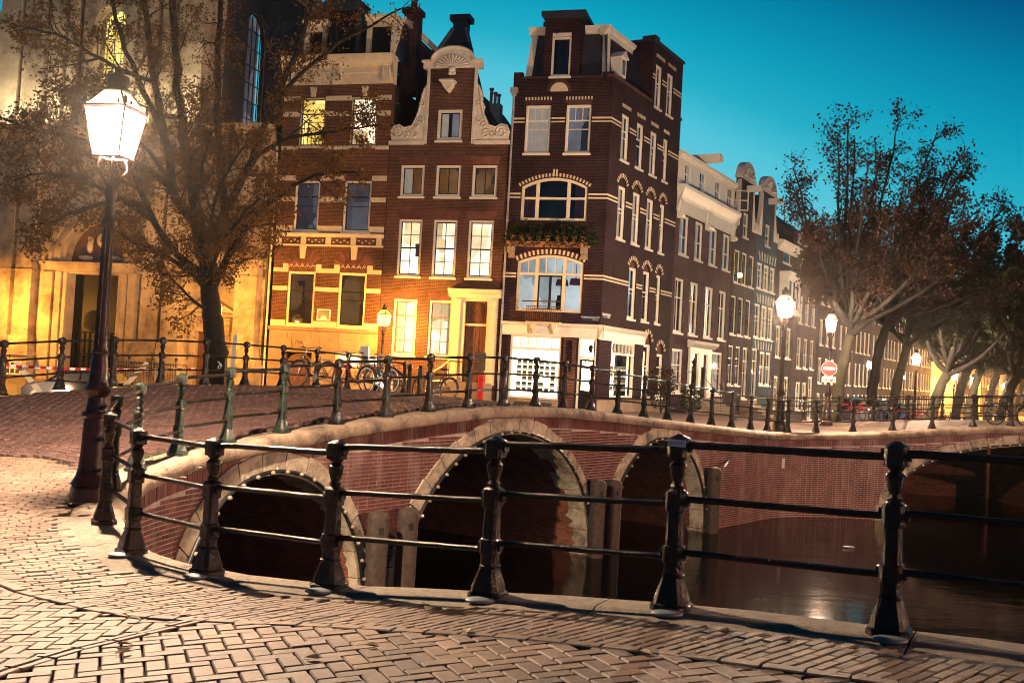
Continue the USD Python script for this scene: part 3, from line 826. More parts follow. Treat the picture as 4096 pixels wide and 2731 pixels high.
# ------------------------------------------------------------------ railings
POST = [(0, .118, 1), (.035, .118, 1), (.045, .10, 1), (.075, .098, 1), (.185, .064, 1), (.20, .058, 1), (.215, .066, 1), (.225, .056, 1), (.285, .054, 1), (.295, .064, 1), (.395, .064, 1), (.405, .053, .9), (.61, .048, .9), (.62, .062, 1),
        (.735, .062, 1), (.748, .050, 1), (.755, .040, 0), (.775, .046, 0), (.79, .036, 0), (.80, .034, .2), (.86, .050, .25), (.905, .056, .25), (.915, .050, 0), (.93, .034, 0), (.945, .046, 0), (.955, .05, .6), (.96, .064, 1), (1.072, .064, 1), (1.078, .060, 1), (1.105, .012, 1)]
def railing(pts, name, label, m, group=None, ext=None, nearest=0, pads=(), sag=None, green=()):
    """pts: rows of (x, y, z, tangent angle). Posts, three rails between neighbours."""
    t = thing(name, label, 'railing', pts[len(pts) // 2][:3])
    for i, (x, y, z, a) in enumerate(pts):
        m1 = MB()
        ex, ey = (math.cos(a), math.sin(a), 0), (-math.sin(a), math.cos(a), 0)
        m1.rings((x, y, z - .004), POST, ex, ey, 16)
        p = m1.build('post', 'green_iron' if i in green else m, t, smooth=35, label='green painted railing post' if i in green else None)
        for zz in (.345, .68, 1.02):
            for sg in (-1, 1):
                c = MB()
                o = np.array([x, y, z + zz]) + np.array(ex) * sg * .062
                c.tube([o, o + np.array(ex) * sg * .022], .034, 10)
                c.build('socket', m, p, smooth=40)
        if i in pads:
            d = MB(); V, F = ICO[2]
            d.add(V * (.10, .075, .022) + (x - .05, y - .15, z + .002), F); d.build('lead_pad', 'zinc', p, smooth=True)
    for i in range(len(pts) - 1):
        a, b = np.array(pts[i][:3]), np.array(pts[i + 1][:3])
        ta, tb = (np.array([math.cos(q[3]), math.sin(q[3])]) for q in (pts[i], pts[i + 1]))
        L = np.linalg.norm((b - a)[:2])
        for zz in (.345, .68, 1.02):
            u = np.linspace(0, 1, 7)[:, None]
            h00, h10, h01, h11 = 2 * u**3 - 3 * u**2 + 1, u**3 - 2 * u**2 + u, -2 * u**3 + 3 * u**2, u**3 - u**2
            xy = h00 * a[:2] + h10 * L * ta + h01 * b[:2] + h11 * L * tb
            zc = a[2] + (b[2] - a[2]) * u[:, 0] + zz
            r = MB(); r.tube(np.c_[xy, zc], .0235 if zz > 1 else .021, 8); r.build('rail', m, t, smooth=True)
    return t
def edge_posts(i0, i1):
    out = []
    for i in range(i0, i1):
        s = EDGE_S[i]; d = EDGE_C(s, 1)
        out.append((*EDGE[i], math.atan2(d[1], d[0]) + (math.pi)))
    return out
E1 = edge_posts(0, 41)
rail_a = railing(E1[1:10], 'iron_railing', 'nearest black iron railing with heavy cast posts along the kerb', 'iron', pads=(2, 3, 4, 5, 6, 7))
rail_b = railing(E1[10:31], 'iron_railing', 'railing over the three-arched bridge, climbing over its hump', 'iron', green=(1, 2, 3, 4))
rail_c = railing(E1[31:33] + E1[33:], 'iron_railing', 'black railing right of the bridge lamp with bicycles leaning on it', 'iron')
for a, b in ((9, 10), (30, 31)):       # bays that join the runs
    pa, pb = E1[a], E1[b]
    for zz in (.345, .68, 1.02):
        q = edge(np.linspace(EDGE_S[a], EDGE_S[b], 7))
        r = MB(); r.tube(np.c_[q[0], q[1] + zz], .022, 8); r.build('rail', 'iron', rail_b, smooth=True)
def line_posts(P):
    P = np.asarray(P); d = np.gradient(P[:, :2], axis=0)
    return [(*p, math.atan2(q[1], q[0])) for p, q in zip(P, d)]
railing(line_posts(FAR[:15]), 'iron_railing', 'railing on the far side of the bridge before the church and houses', 'iron')
railing(line_posts(FAR2), 'iron_railing', 'distant railing on the far side of the right bridge', 'iron')
# sticker on one post head
ps = E1[4]
st = MB(); ex = np.array([math.cos(ps[3]), math.sin(ps[3]), 0]); ey = np.array([-ex[1], ex[0], 0])
if ey[1] > 0: ey = -ey; ex = -ex
if ex[0] < 0: ex = -ex
st.obox(np.array(ps[:3]) + ey * .0655 + (0, 0, 1.045), ex, ey, (0, 0, 1), .060, .0012, .022)
sk = st.build('sticker', 'sign_white', rail_a + '/post_003')
def text(parent, name, s, o, ex, ez, h, m, out, bold=False, depth=.004, center=True):
    tm = meshkit.text_mesh(s, h, depth, bold)
    V = np.array(tm.vertices); w = V[:, 0].max()
    if center: V[:, 0] -= w / 2
    ex, ez, out = (np.asarray(q, float) for q in (ex, ez, out))
    W = np.asarray(o, float) + V[:, :1] * ex + V[:, 1:2] * ez + V[:, 2:] * out
    return part(name, W, np.array(tm.faces), m, parent)
text(sk, 'lettering', 'KEUZOST', np.array(ps[:3]) + ey * .067 + (0, 0, 1.036), ex, (0, 0, 1), .018, 'black_paint', ey, depth=.001)

# ------------------------------------------------------------------ crown lanterns
def street_lamp(loc, label, m='lamp_iron', power=LAMP, col=WHITE_L, group=None, glow='lantern_glass', bulb='lantern_glow', h=.95, detail=True, ang=.3, light=True, sides=4):
    x, y, z = loc
    t = thing('street_lamp', label, 'street lamp', loc, group)
    X, Y = (math.cos(ang), math.sin(ang), 0), (-math.sin(ang), math.cos(ang), 0)
    k = h
    prof = [(0, .25, .35), (.05, .25, .35), (.06, .215, .2), (.20, .215, .2), (.225, .20, 0), (.25, .215, 0), (.28, .20, 0), (.34, .17, 0), (.42, .15, 0), (.60, .135, 0), (.90, .125, 0), (1.00, .12, 0), (1.02, .145, 0), (1.06, .145, 0), (1.08, .115, 0),
            (1.16, .10, 0), (1.24, .095, 0), (1.27, .13, 0), (1.33, .145, 0), (1.37, .115, 0), (1.42, .10, 0), (1.55, .09, 0), (1.72, .075, 0), (1.76, .09, 0), (1.80, .07, 0), (2.1, .066, 0), (2.6, .060, 0), (3.0, .056, 0), (3.20, .053, 0), (3.23, .078, 0), (3.27, .080, 0), (3.30, .055, 0), (3.36, .05, 0), (3.52, .048, 0), (3.56, .062, 0), (3.62, .07, 0), (3.68, .055, 0), (3.71, .02, 0)]
    base = MB(); base.rings(loc, [(a * k, b, c) for a, b, c in prof if a <= 1.42], X, Y, 20); base.build('base', m, t, smooth=40)
    sh = MB(); sh.rings(loc, [(a * k, b, c) for a, b, c in prof if 1.40 <= a], X, Y, 14)
    if detail:
        for q in range(8):
            th = q * math.pi / 4
            d = np.array([math.cos(th), math.sin(th), 0])
            sh.tube([np.array(loc) + d * .066 + (0, 0, 1.82 * k), np.array(loc) + d * .054 + (0, 0, 3.18 * k)], .009, 4)
    sh.build('shaft', m, t, smooth=40)
    L = np.array([x, y, z + 3.66 * k])
    arms = MB()
    nA = 4
    for q in range(nA):
        th = q * 2 * math.pi / nA + .4
        d = np.array([math.cos(th), math.sin(th), 0])
        P = [L + d * r + (0, 0, zz) for r, zz in ((.03, 0), (.05, .05), (.10, .12), (.155, .20), (.15, .27), (.12, .33))]
        arms.tube(P, .016, 6)
    arms.build('bracket', m, t, smooth=True)
    n = sides
    zb, zt, rb, rt = .335, .86, .215, .335
    ring = lambda r, zz, o=0: [L + (r * math.cos(2 * math.pi * (q + o) / n + ang), r * math.sin(2 * math.pi * (q + o) / n + ang), zz) for q in range(n)]
    lo, hi, dome = ring(rb, zb), ring(rt, zt), ring(.15, zt + .20)
    fr = MB()
    for q in range(n):
        fr.tube([lo[q], hi[q]], .008, 4); fr.tube([lo[q], lo[(q + 1) % n]], .018, 4); fr.tube([hi[q], hi[(q + 1) % n]], .018, 4); fr.tube([hi[q], dome[q]], .010, 4)
    fr.build('lantern_frame', m, t)
    for q in range(n):
        a, b, c, d = lo[q], lo[(q + 1) % n], hi[(q + 1) % n], hi[q]
        part('pane', [a, b, c, d], [[0, 1, 2], [0, 2, 3]], glow, t)
    rf = MB()
    for q in range(n):
        rf.add([hi[q] + np.array((0, 0, .012)), hi[(q + 1) % n] + np.array((0, 0, .012)), dome[(q + 1) % n], dome[q]], [[0, 1, 2, 3]])
    rf.build('roof_pane', 'lantern_roof_yellow' if 'yellow' in glow else 'lantern_roof', t)
    bt = MB(); bt.add([L + (p_ - L) * (.55, .55, 1) + np.array((0, 0, .006)) for p_ in lo], [[0, 1, 2, 3]] if n == 4 else [[0, 1, 2, 3], [0, 3, 4, 5]]); bt.build('bottom_plate', m, t)
    cr = MB(); top = L + (0, 0, zt + .2)
    cr.rings(top, [(0, .16, 0), (.02, .165, 0), (.03, .12, 0), (.06, .10, 0), (.10, .125, 0), (.17, .12, 0), (.20, .06, 0), (.23, .04, 0), (.26, .05, 0), (.30, .0, 0)], X, Y, 12)
    for q in range(n):                   # crown leaves on the rim
        th = 2 * math.pi * q / n + ang
        for o, hh in ((-.09, .04), (0, .085), (.09, .04)):
            th2 = th + o * 2.2
            c = L + (rt * math.cos(th2), rt * math.sin(th2), zt + .02)
            cr.sphere(c + np.array((0, 0, hh * .5)), hh * .55, 0, (.55, .55, 1.2))
    cr.build('crown', m, t, smooth=40)
    if light:
        b = MB(); b.sphere(L + (0, 0, .58), .05, 1); b.build('lit_bulb', bulb, t)
        s = UsdLux.SphereLight.Define(stage, t + '/lamp_light')
        s.CreateRadiusAttr(.085); s.CreateIntensityAttr(power); s.CreateColorAttr(Gf.Vec3f(*col))
        s.AddTranslateOp().Set(Gf.Vec3d(0, 0, 3.66 * k + .60))
        s.CreateNormalizeAttr(False)
    return t
street_lamp((-4.5, 11.22, .09), 'tall cast iron lamp burning white at the left railing, nearest of all', power=NEAR_LAMP, ang=math.pi / 4 - .16)

# ------------------------------------------------------------------ house fronts
class Fac:
    """A facade plane: u to the right along the wall, w out of the wall, z up."""
    def __init__(s, o, d, n):
        s.o, s.d, s.n = np.array(o, float), np.array(d, float), np.array(n, float)
    def P(s, u, w, z):
        u, w, z = np.broadcast_arrays(np.asarray(u, float), np.asarray(w, float), np.asarray(z, float))
        return np.stack([s.o[0] + s.d[0] * u + s.n[0] * w, s.o[1] + s.d[1] * u + s.n[1] * w, z], -1)
    @property
    def ex(s): return (*s.d, 0)
    @property
    def ew(s): return (*s.n, 0)
FR = Fac(CORNER, -FD, FN)
SI = Fac(CORNER, SD, SN)

def fbox(mb, fa, u0, u1, w0, w1, z0, z1):
    V = np.array([fa.P(u, w, z) for z in (z0, z1) for u, w in ((u0, w1), (u1, w1), (u1, w0), (u0, w0))])
    uv = [(u + w, z) for z in (z0, z1) for u, w in ((u0, w1), (u1, w1), (u1, w0), (u0, w0))]
    return mb.add(V, BOXF, uv)

def fprism(mb, fa, poly, w0, w1):
    """Extrude a polygon drawn in (u, z) from depth w0 to w1."""
    for g in getattr(poly, 'geoms', [poly]):
        if g.area < 1e-6: continue
        V2, F = trimesh.creation.triangulate_polygon(g, engine='earcut')
        V2 = np.asarray(V2); F = np.asarray(F)
        e1, e2 = V2[F[:, 1]] - V2[F[:, 0]], V2[F[:, 2]] - V2[F[:, 0]]
        a = e1[:, 0] * e2[:, 1] - e1[:, 1] * e2[:, 0]
        F[a < 0] = F[a < 0][:, ::-1]
        mb.add(fa.P(V2[:, 0], w1, V2[:, 1]), F, V2)
        mb.add(fa.P(V2[:, 0], w0, V2[:, 1]), F[:, ::-1], V2)
        for ring in (g.exterior, *g.interiors):
            r = np.array(ring.coords)
            if not ring.is_ccw and ring is g.exterior or ring is not g.exterior and ring.is_ccw:
                r = r[::-1]
            for p, q in zip(r[:-1], r[1:]):
                mb.add([fa.P(p[0], w0, p[1]), fa.P(q[0], w0, q[1]), fa.P(q[0], w1, q[1]), fa.P(p[0], w1, p[1])], [[0, 1, 2, 3]], [(p[0] + w0, p[1]), (q[0] + w0, q[1]), (q[0] + w1, q[1]), (p[0] + w1, p[1])])
    return mb

def rect(u0, u1, z0, z1):
    return sbox(min(u0, u1), z0, max(u0, u1), z1)

def seg_arch(u0, u1, z0, zs, zc, n=14):
    """Opening with a segmental arched head."""
    c, h, a = (u0 + u1) / 2, zc - zs, (u1 - u0) / 2
    R = (a * a + h * h) / (2 * h)
    t = math.asin(min(1, a / R))
    if h > a: t = math.pi / 2; 
    th = np.linspace(-t, t, n)
    return Polygon([(u0, z0)] + [(c + R * math.sin(x), zc - R + R * math.cos(x)) for x in th] + [(u1, z0)])

def arch_ring(u0, u1, zs, zc, th, n):
    """Wedges of a segmental arch above the opening: list of polygons."""
    c, h, a = (u0 + u1) / 2, zc - zs, (u1 - u0) / 2
    R = (a * a + h * h) / (2 * h); t = math.asin(min(1, a / R))
    cz = zc - R
    x = np.linspace(-t, t, n + 1)
    return [Polygon([(c + r * math.sin(v), cz + r * math.cos(v)) for r, v in ((R, p), (R, q), (R + th, q), (R + th, p))]) for p, q in zip(x[:-1], x[1:])]

def window(t, fa, u0, u1, z0, z1, cols=2, rows=2, split=None, room=None, frame='white_paint', sash=None, w=.075, depth=.16, sill=True, curtain=None, head=None, mw=.028, top_cols=None, sash_w=.045, label=None):
    """Window in its opening: casing (the part) with sash bars, glass, sill and what is behind the glass."""
    if u0 > u1: u0, u1 = u1, u0
    shape = head if head is not None else rect(u0, u1, z0, z1)
    inner = shape.buffer(-w, join_style=2)
    m = MB(); fprism(m, fa, shape.buffer(-.004, join_style=2).difference(inner), -depth, -depth + .11)
    p = m.build('window', frame, t, label=label)
    iu0, iz0, iu1, iz1 = inner.bounds
    s = MB()
    bars = inner.difference(inner.buffer(-sash_w, join_style=2))
    zm = split if split is not None else (z0 + z1) / 2
    lines = [rect(iu0, iu1, zm - .03, zm + .03)] if split != 0 else []
    for k in range(1, cols):
        x = iu0 + (iu1 - iu0) * k / cols
        lines.append(rect(x - mw / 2, x + mw / 2, iz0, zm if top_cols else iz1))
    if top_cols:
        for k in range(1, top_cols):
            x = iu0 + (iu1 - iu0) * k / top_cols
            lines.append(rect(x - mw / 2, x + mw / 2, zm, iz1))
    for k in range(1, rows):
        z = iz0 + (iz1 - iz0) * k / rows
        if abs(z - zm) > .12:
            lines.append(rect(iu0, iu1, z - mw / 2, z + mw / 2))
    bars = shapely.union_all([bars] + [l.intersection(inner) for l in lines])
    fprism(s, fa, bars, -depth + .015, -depth + .06)
    s.build('sash', sash or frame, p)
    g = MB(); V2, F = trimesh.creation.triangulate_polygon(inner, engine='earcut')
    V2 = np.asarray(V2); g.add(fa.P(V2[:, 0], -depth + .035, V2[:, 1]), F); g.build('pane', 'glass', p)
    b = MB(); dp = .55
    b.add([fa.P(u, -depth - dp, z) for u, z in ((u0 - .3, z0 - .1), (u1 + .3, z0 - .1), (u1 + .3, z1 + .1), (u0 - .3, z1 + .1))], [[0, 1, 2, 3]])
    b.build('room', room or 'interior_dark', p)
    if curtain:
        kind, f0, f1, mt = curtain
        c = MB()
        nn = 28
        us = np.linspace(u0 + .02 + (u1 - u0) * f0, u0 + (u1 - u0) * f1 - .02, nn)
        ws = -depth - .10 + .03 * np.sin(np.arange(nn) * 1.55) + rng.normal(0, .006, nn)
        zt, zb = z1 - .02, z0 + .03 + (z1 - z0) * kind
        V = np.vstack([fa.P(us, ws, zb), fa.P(us, ws, zt)])
        i = np.arange(nn - 1)
        c.add(V, np.stack([i, i + 1, nn + i + 1, nn + i], 1)); c.build('curtain', mt, p, smooth=True)
    if sill:
        q = MB(); fbox(q, fa, u0 - .06, u1 + .06, -.10, .07, z0 - .10, z0 - .005); q.build('sill', frame if frame != 'black_paint' else 'stone_trim', p)
    return p

def wall(t, fa, outline, openings, m, thick=.30, name='wall'):
    poly = outline
    if openings:
        poly = outline.difference(shapely.union_all(openings))
    mb = MB(); fprism(mb, fa, poly, -thick, 0)
    return mb.build(name, m, t, uv=True)

def bands(t, fa, z0, z1, u0, u1, skip, m='stone_trim', out=.012, name='stone_band'):
    """Stone course across the front, interrupted at the openings: each length is its own part."""
    cuts = sorted((min(a, b), max(a, b)) for a, b in skip)
    x = u0
    for a, b in cuts + [(u1, u1)]:
        if a - x > .05:
            q = MB(); fbox(q, fa, x, a, -.02, out, z0, z1); q.build(name, m, t)
        x = max(x, b)

def cornice(t, fa, prof, u0, u1, m, name='cornice', ends=True):
    """Moulding: prof points (w, z) run along the wall."""
    n = len(prof)
    V = np.vstack([[fa.P(u, w, z) for w, z in prof] for u in (u0, u1)])
    F = [[i, i + 1, n + i + 1, n + i] for i in range(n - 1)] + [[n - 1, 0, n, 2 * n - 1]]
    q = MB(); q.add(V, F)
    k = np.arange(1, n - 1)
    q.add(V, np.vstack([np.stack([0 * k, k, k + 1], 1), n + np.stack([0 * k, k + 1, k], 1)]))
    return q.build(name, m, t, smooth=False)

def brick_lintel(t, fa, u0, u1, z, h=.42, m='brick_soldier', n=None, splay=.12):
    """Flat rubbed-brick arch: upright bricks fanning out."""
    n = n or int((u1 - u0) / .075)
    q = MB()
    for k in range(n):
        a, b = k / n, (k + 1) / n
        lo0, lo1 = u0 + (u1 - u0) * a + .005, u0 + (u1 - u0) * b - .005
        hi0, hi1 = u0 - splay + (u1 - u0 + 2 * splay) * a + .005, u0 - splay + (u1 - u0 + 2 * splay) * b - .005
        fprism(q, fa, Polygon([(lo0, z), (lo1, z), (hi1, z + h), (hi0, z + h)]), -.02, .006)
    q.build('lintel_bricks', m, t, kind='stuff')
pieces('brick_soldier', [(0, (.10, .035, .03)), (.5, (.16, .06, .045)), (1, (.21, .085, .06))], rough=.8, bump=.2)
pieces('brick_soldier_dark', [(0, (.035, .016, .018)), (.5, (.07, .03, .03)), (1, (.10, .045, .042))], rough=.8, bump=.2)

def downpipe(t, fa, u, z0, z1, m='pipe_grey', hopper=True):
    q = MB(); q.tube([fa.P(u, .08, z0), fa.P(u, .08, z1)], .05, 8)
    for z in np.arange(z0 + 1, z1, 2.4):
        q.tube([fa.P(u, .08, z - .04), fa.P(u, .08, z + .04)], .062, 8)
    q.build('downpipe', m, t, smooth=40)
    if hopper:
        q = MB(); fbox(q, fa, u - .16, u + .16, 0, .24, z1, z1 + .22); fbox(q, fa, u - .10, u + .10, .03, .18, z1 - .14, z1); q.build('rain_hopper', m, t)

def striped_arch(t, fa, u0, u1, zs, zc, th=.28, n=17, light='stone_trim', dark='brick_soldier_dark', out=.02):
    a, b = MB(), MB()
    for k, poly in enumerate(arch_ring(u0, u1, zs, zc, th, n)):
        fprism(a if k % 2 == 0 else b, fa, poly.buffer(-.006, join_style=2), -.05, out + (.008 if k % 2 == 0 else 0))
    a.build('arch_stones', light, t, kind='stuff'); b.build('arch_bricks', dark, t, kind='stuff')

def dots(t, fa, u0, u1, z0, z1, n):
    a = MB()
    for k in range(n):
        x = u0 + (u1 - u0) * (k + .25) / n
        fbox(a, fa, x, x + (u1 - u0) / n * .5, -.03, .014, z0, z1)
    a.build('inlaid_bricks', 'stone_trim', t, kind='stuff')

def body(t, fa, u0, u1, z0, z1, deep, m='interior_dark', name='back_wall'):
    """Rear and party walls that close the house and block the light."""
    q = MB()
    for a, b in (((u0, -.3), (u0, -deep)), ((u0, -deep), (u1, -deep)), ((u1, -deep), (u1, -.3))):
        V = [fa.P(a[0], a[1], z0), fa.P(b[0], b[1], z0), fa.P(b[0], b[1], z1), fa.P(a[0], a[1], z1)]
        L = math.dist(a, b); q.add(V, [[0, 1, 2, 3]], [(0, z0), (L, z0), (L, z1), (0, z1)])
    q.add([fa.P(u, w, z1 - .02) for u, w in ((u0, 0), (u1, 0), (u1, -deep), (u0, -deep))], [[0, 1, 2, 3]])
    return q.build(name, m, t, uv=True)

def leaf_cloud(pts, size, seed=1):
    """Small folded leaves at the given points."""
    r = np.random.default_rng(seed)
    n = len(pts)
    d = r.normal(size=(n, 3)); d /= np.linalg.norm(d, axis=1, keepdims=True)
    e = np.cross(d, r.normal(size=(n, 3))); e /= np.linalg.norm(e, axis=1, keepdims=True)
    f = np.cross(d, e)
    s = size * r.uniform(.65, 1.35, n)[:, None]
    V = np.stack([pts - d * s * .55, pts + e * s * .33 + f * s * .10, pts + d * s * .55, pts - e * s * .33 + f * s * .10], 1).reshape(-1, 3)
    k = (np.arange(n) * 4)[:, None]
    return V, np.vstack([k + [0, 1, 2], k + [0, 2, 3]])

# ================================================================== corner house with the shop
C = thing('corner_house', 'tall dark brick corner house with lit shop below and brick dormer on top', 'house', (*CORNER, .1))
zg = .1
front = Polygon([(-4.58, zg), (0, zg), (0, 15.3), (-.5, 15.3), (-.5, 15.06), (-4.17, 15.06), (-4.17, 15.36), (-4.58, 15.36)])
a2 = seg_arch(-3.92, -.89, 8.62, 10.14, 10.56); a1 = seg_arch(-3.92, -.9, 4.53, 6.76, 7.08)
opf = [rect(-3.92, -2.76, 11.66, 13.84), rect(-2.05, -.91, 11.66, 13.84), a2, a1, rect(-4.05, -1.72, .62, 3.44), rect(-.93, -.12, .3, 3.44)]
lun = Polygon([(-2.43 + .41 * math.cos(x), 14.45 + .41 * math.sin(x)) for x in np.linspace(0, math.pi, 17)])
wall(C, FR, front, opf, 'brick_corner')
side = Polygon([(.301, zg), (8.35, zg), (8.35, 18.05), (4.42, 18.05), (4.42, 15.07), (.301, 15.07)])
sw = []
S3 = [(1.15, 2.0), (2.86, 3.7), (4.55, 5.38), (6.22, 6.84)]
sw += [rect(a, b, 11.64, 13.74) for a, b in S3]
S2 = [(1.16, 2.0), (2.83, 3.69), (4.52, 5.36), (6.2, 6.84)]
sw += [seg_arch(a, b, 8.06, 10.55, 10.82) for a, b in S2]
S1 = [(2.83, 3.7), (4.5, 5.34), (6.2, 6.8)]
sw += [seg_arch(a, b, 4.55, 7.0, 7.27) for a, b in S1]
sw += [rect(4.78, 5.6, 14.98, 17.05), rect(6.3, 7.12, 15.0, 17.07), rect(1.3, 3.98, .86, 3.4), seg_arch(5.0, 5.9, .95, 3.6, 3.98), seg_arch(6.75, 7.6, .9, 3.2, 3.55)]
q = MB(); fprism(q, SI, side.difference(shapely.union_all(sw)), -.30, 0)
fbox(q, SI, 0.0, .30, -.0005, 0, zg, 15.25); q.build('wall', 'brick_corner', C, uv=True)
# left return of the stair tower above the mansard, and its other faces
q = MB()
for (u0, w0), (u1, w1) in (((4.42, -3.0), (4.42, -.3)), ((8.35, -.3), (8.35, -3.0)), ((8.35, -3.0), (4.42, -3.0))):
    q.add([SI.P(u0, w0, 15), SI.P(u1, w1, 15), SI.P(u1, w1, 18.05), SI.P(u0, w0, 18.05)], [[0, 1, 2, 3]], [(0, 15), (2.7, 15), (2.7, 18.05), (0, 18.05)])
q.build('tower_wall', 'brick_corner', C, uv=True)
q = MB(); fbox(q, SI, 4.36, 8.42, -3.05, .07, 18.05, 18.17); fbox(q, SI, 4.36, 4.9, -.6, .08, 18.17, 18.32); q.build('tower_coping', 'slate', C)
q = MB(); fbox(q, SI, -.07, 4.42, -.34, .06, 15.07, 15.2); q.build('parapet_coping', 'brick_soldier_dark', C)
q = MB(); fbox(q, FR, -4.2, -.48, -.34, .05, 15.06, 15.14); q.build('parapet_coping', 'brick_soldier_dark', C)
body(C, FR, -4.58, -.3, zg, 15, 7)
# dormer tower on the front
dt = Polygon([(-3.23, 15.06), (-1.57, 15.06), (-1.57, 17.76), (-3.23, 17.76)])
wall(C, FR, dt, [rect(-2.88, -1.98, 15.14, 16.93)], 'brick_corner', .25, 'dormer_wall')
q = MB()
for u in (-3.23, -1.57):
    q.add([FR.P(u, -3.2, 15), FR.P(u, 0, 15), FR.P(u, 0, 17.76), FR.P(u, -3.2, 17.76)], [[0, 1, 2, 3]], [(0, 15), (3.2, 15), (3.2, 17.76), (0, 17.76)])
q.build('dormer_cheek', 'brick_corner', C, uv=True)
q = MB(); fbox(q, FR, -3.31, -1.49, -3.2, .06, 17.76, 17.90); fbox(q, FR, -3.42, -1.38, -3.2, .12, 17.90, 18.10); q.build('dormer_cap', 'slate', C)
window(C, FR, -2.88, -1.98, 15.14, 16.93, cols=2, rows=1, split=0, room='interior_dark', sash='black_paint', w=.10, sill=True)
q = MB(); fbox(q, FR, -2.86, -2.0, -.02, .03, 16.93, 17.10); q.build('dormer_lintel', 'white_paint', C)
q = MB(); q.tube([FR.P(-2.62, .05, 17.2), FR.P(-2.62, .30, 17.12), FR.P(-2.62, .32, 16.95)], .025, 6); q.build('hoist_hook', 'black_paint', C)
# mansard roof with white cornice
q = MB()
def quad4(mb, pts, uvs=None): mb.add(pts, [[0, 1, 2, 3]], uvs)
mz0, mz1 = 15.05, 17.3
A_ = FR.P(-4.15, -.45, mz0); B_ = FR.P(-.32, -.45, mz0); A2 = FR.P(-3.98, -.75, mz1); B2_ = FR.P(-.42, -.75, mz1)
quad4(q, [A_, B_, B2_, A2])
Cb = SI.P(4.42, -.32, mz0); Ct = SI.P(4.42, -.75, mz1)
Bs = SI.P(.15, -.42, mz0); Bst = SI.P(.30, -.72, mz1)
quad4(q, [B_, Bs, Bst, B2_]); quad4(q, [Bs, Cb, Ct, Bst])
D_ = FR.P(-4.15, -6, mz0); D2 = FR.P(-3.98, -6, mz1); quad4(q, [D_, A_, A2, D2])
quad4(q, [A2, B2_, Ct, D2])
q.build('mansard_roof', 'slate', C)
q = MB()
for k in range(9):           # slates in rows on the side slope
    for jj in range(15):
        u = .35 + jj * .27 + (.13 if k % 2 else 0)
        if u > 4.2: continue
        f0, f1 = k / 9, (k + 1.15) / 9
        p0, p1 = SI.P(u, -.42 + .10 * u / 4.4 , mz0), SI.P(u, -.74, mz1)
        r0, r1 = SI.P(u + .25, -.42 + .10 * u / 4.4, mz0), SI.P(u + .25, -.74, mz1)
        n_ = np.array([*SN, .2]) * (.028 + rng.uniform(0, .006))
        q.add([p0 + (p1 - p0) * f0 + n_ * 1.5, r0 + (r1 - r0) * f0 + n_ * 1.5, r0 + (r1 - r0) * f1 + n_ * .6, p0 + (p1 - p0) * f1 + n_ * .6], [[0, 1, 2, 3]])
q.build('slates', 'slate', C, kind='stuff')
for a, b, fa in ((-4.12, -3.34, FR), (-1.50, -.28, FR)):
    cornice(C, fa, [(-.8, mz1 - .05), (-.62, mz1 - .05), (-.60, mz1 + .08), (-.46, mz1 + .12), (-.42, mz1 + .26), (-.9, mz1 + .30)], a, b, 'white_paint', 'roof_cornice')
cornice(C, SI, [(-.9, mz1 - .16), (-.66, mz1 - .16), (-.63, mz1 + .04), (-.50, mz1 + .10), (-.46, mz1 + .24), (-.9, mz1 + .28)], .22, 3.4, 'white_paint', 'roof_cornice')
for u0, u1, lean in ((-4.17, -3.88, .17), (-.60, -.27, -.10)):
    q = MB(); V = [FR.P(u0, -.40, mz0 + .1), FR.P(u1, -.40, mz0 + .1), FR.P(u1 + lean, -.66, mz1), FR.P(u0 + lean, -.66, mz1)]
    V += [v - np.array([*FN, 0]) * .1 for v in V]
    q.add(V, [[0, 1, 2, 3], [1, 5, 6, 2], [4, 0, 3, 7]]); q.build('corner_board', 'white_paint', C)
# small white dormer on the side slope
d = MB(); fbox(d, SI, .72, 1.28, -.55, .02, 15.3, 16.2); d.build('dormer', 'white_paint', C)
d = MB(); fprism(d, SI, Polygon([(.60, 16.18), (1.40, 16.18), (1.0, 16.50)]), -.7, .10); d.build('dormer_roof', 'white_paint', C)
d = MB(); fbox(d, SI, .84, 1.16, .0, .028, 15.42, 16.08); d.build('dormer_pane', 'room_faint', C)
for u, h in ((-3.42, .45), (-3.30, .38)):
    d = MB(); d.tube([FR.P(u - .15, -1.2, 17.5), FR.P(u - .15, -1.2, 17.6 + h)], .07, 8); d.build('flue', 'black_paint', C)
for u in (3.2, 3.5):
    d = MB(); d.tube([SI.P(u, -1.3, 17.2), SI.P(u, -1.3, 17.95)], .09, 8); d.build('flue', 'black_paint', C)
# lunette
q = MB(); fprism(q, FR, lun, -.02, .03); q.build('lunette', 'stone_trim', C)
q = MB()
for k in range(15):
    x0, x1 = math.pi * k / 15 + .02, math.pi * (k + 1) / 15 - .02
    fprism(q, FR, Polygon([(-2.43 + r * math.cos(x), 14.45 + r * math.sin(x)) for r, x in ((.43, x0), (.56, x0), (.56, x1), (.43, x1))]), -.02, .02)
q.build('lunette_bricks', 'brick_soldier_dark', C, kind='stuff')
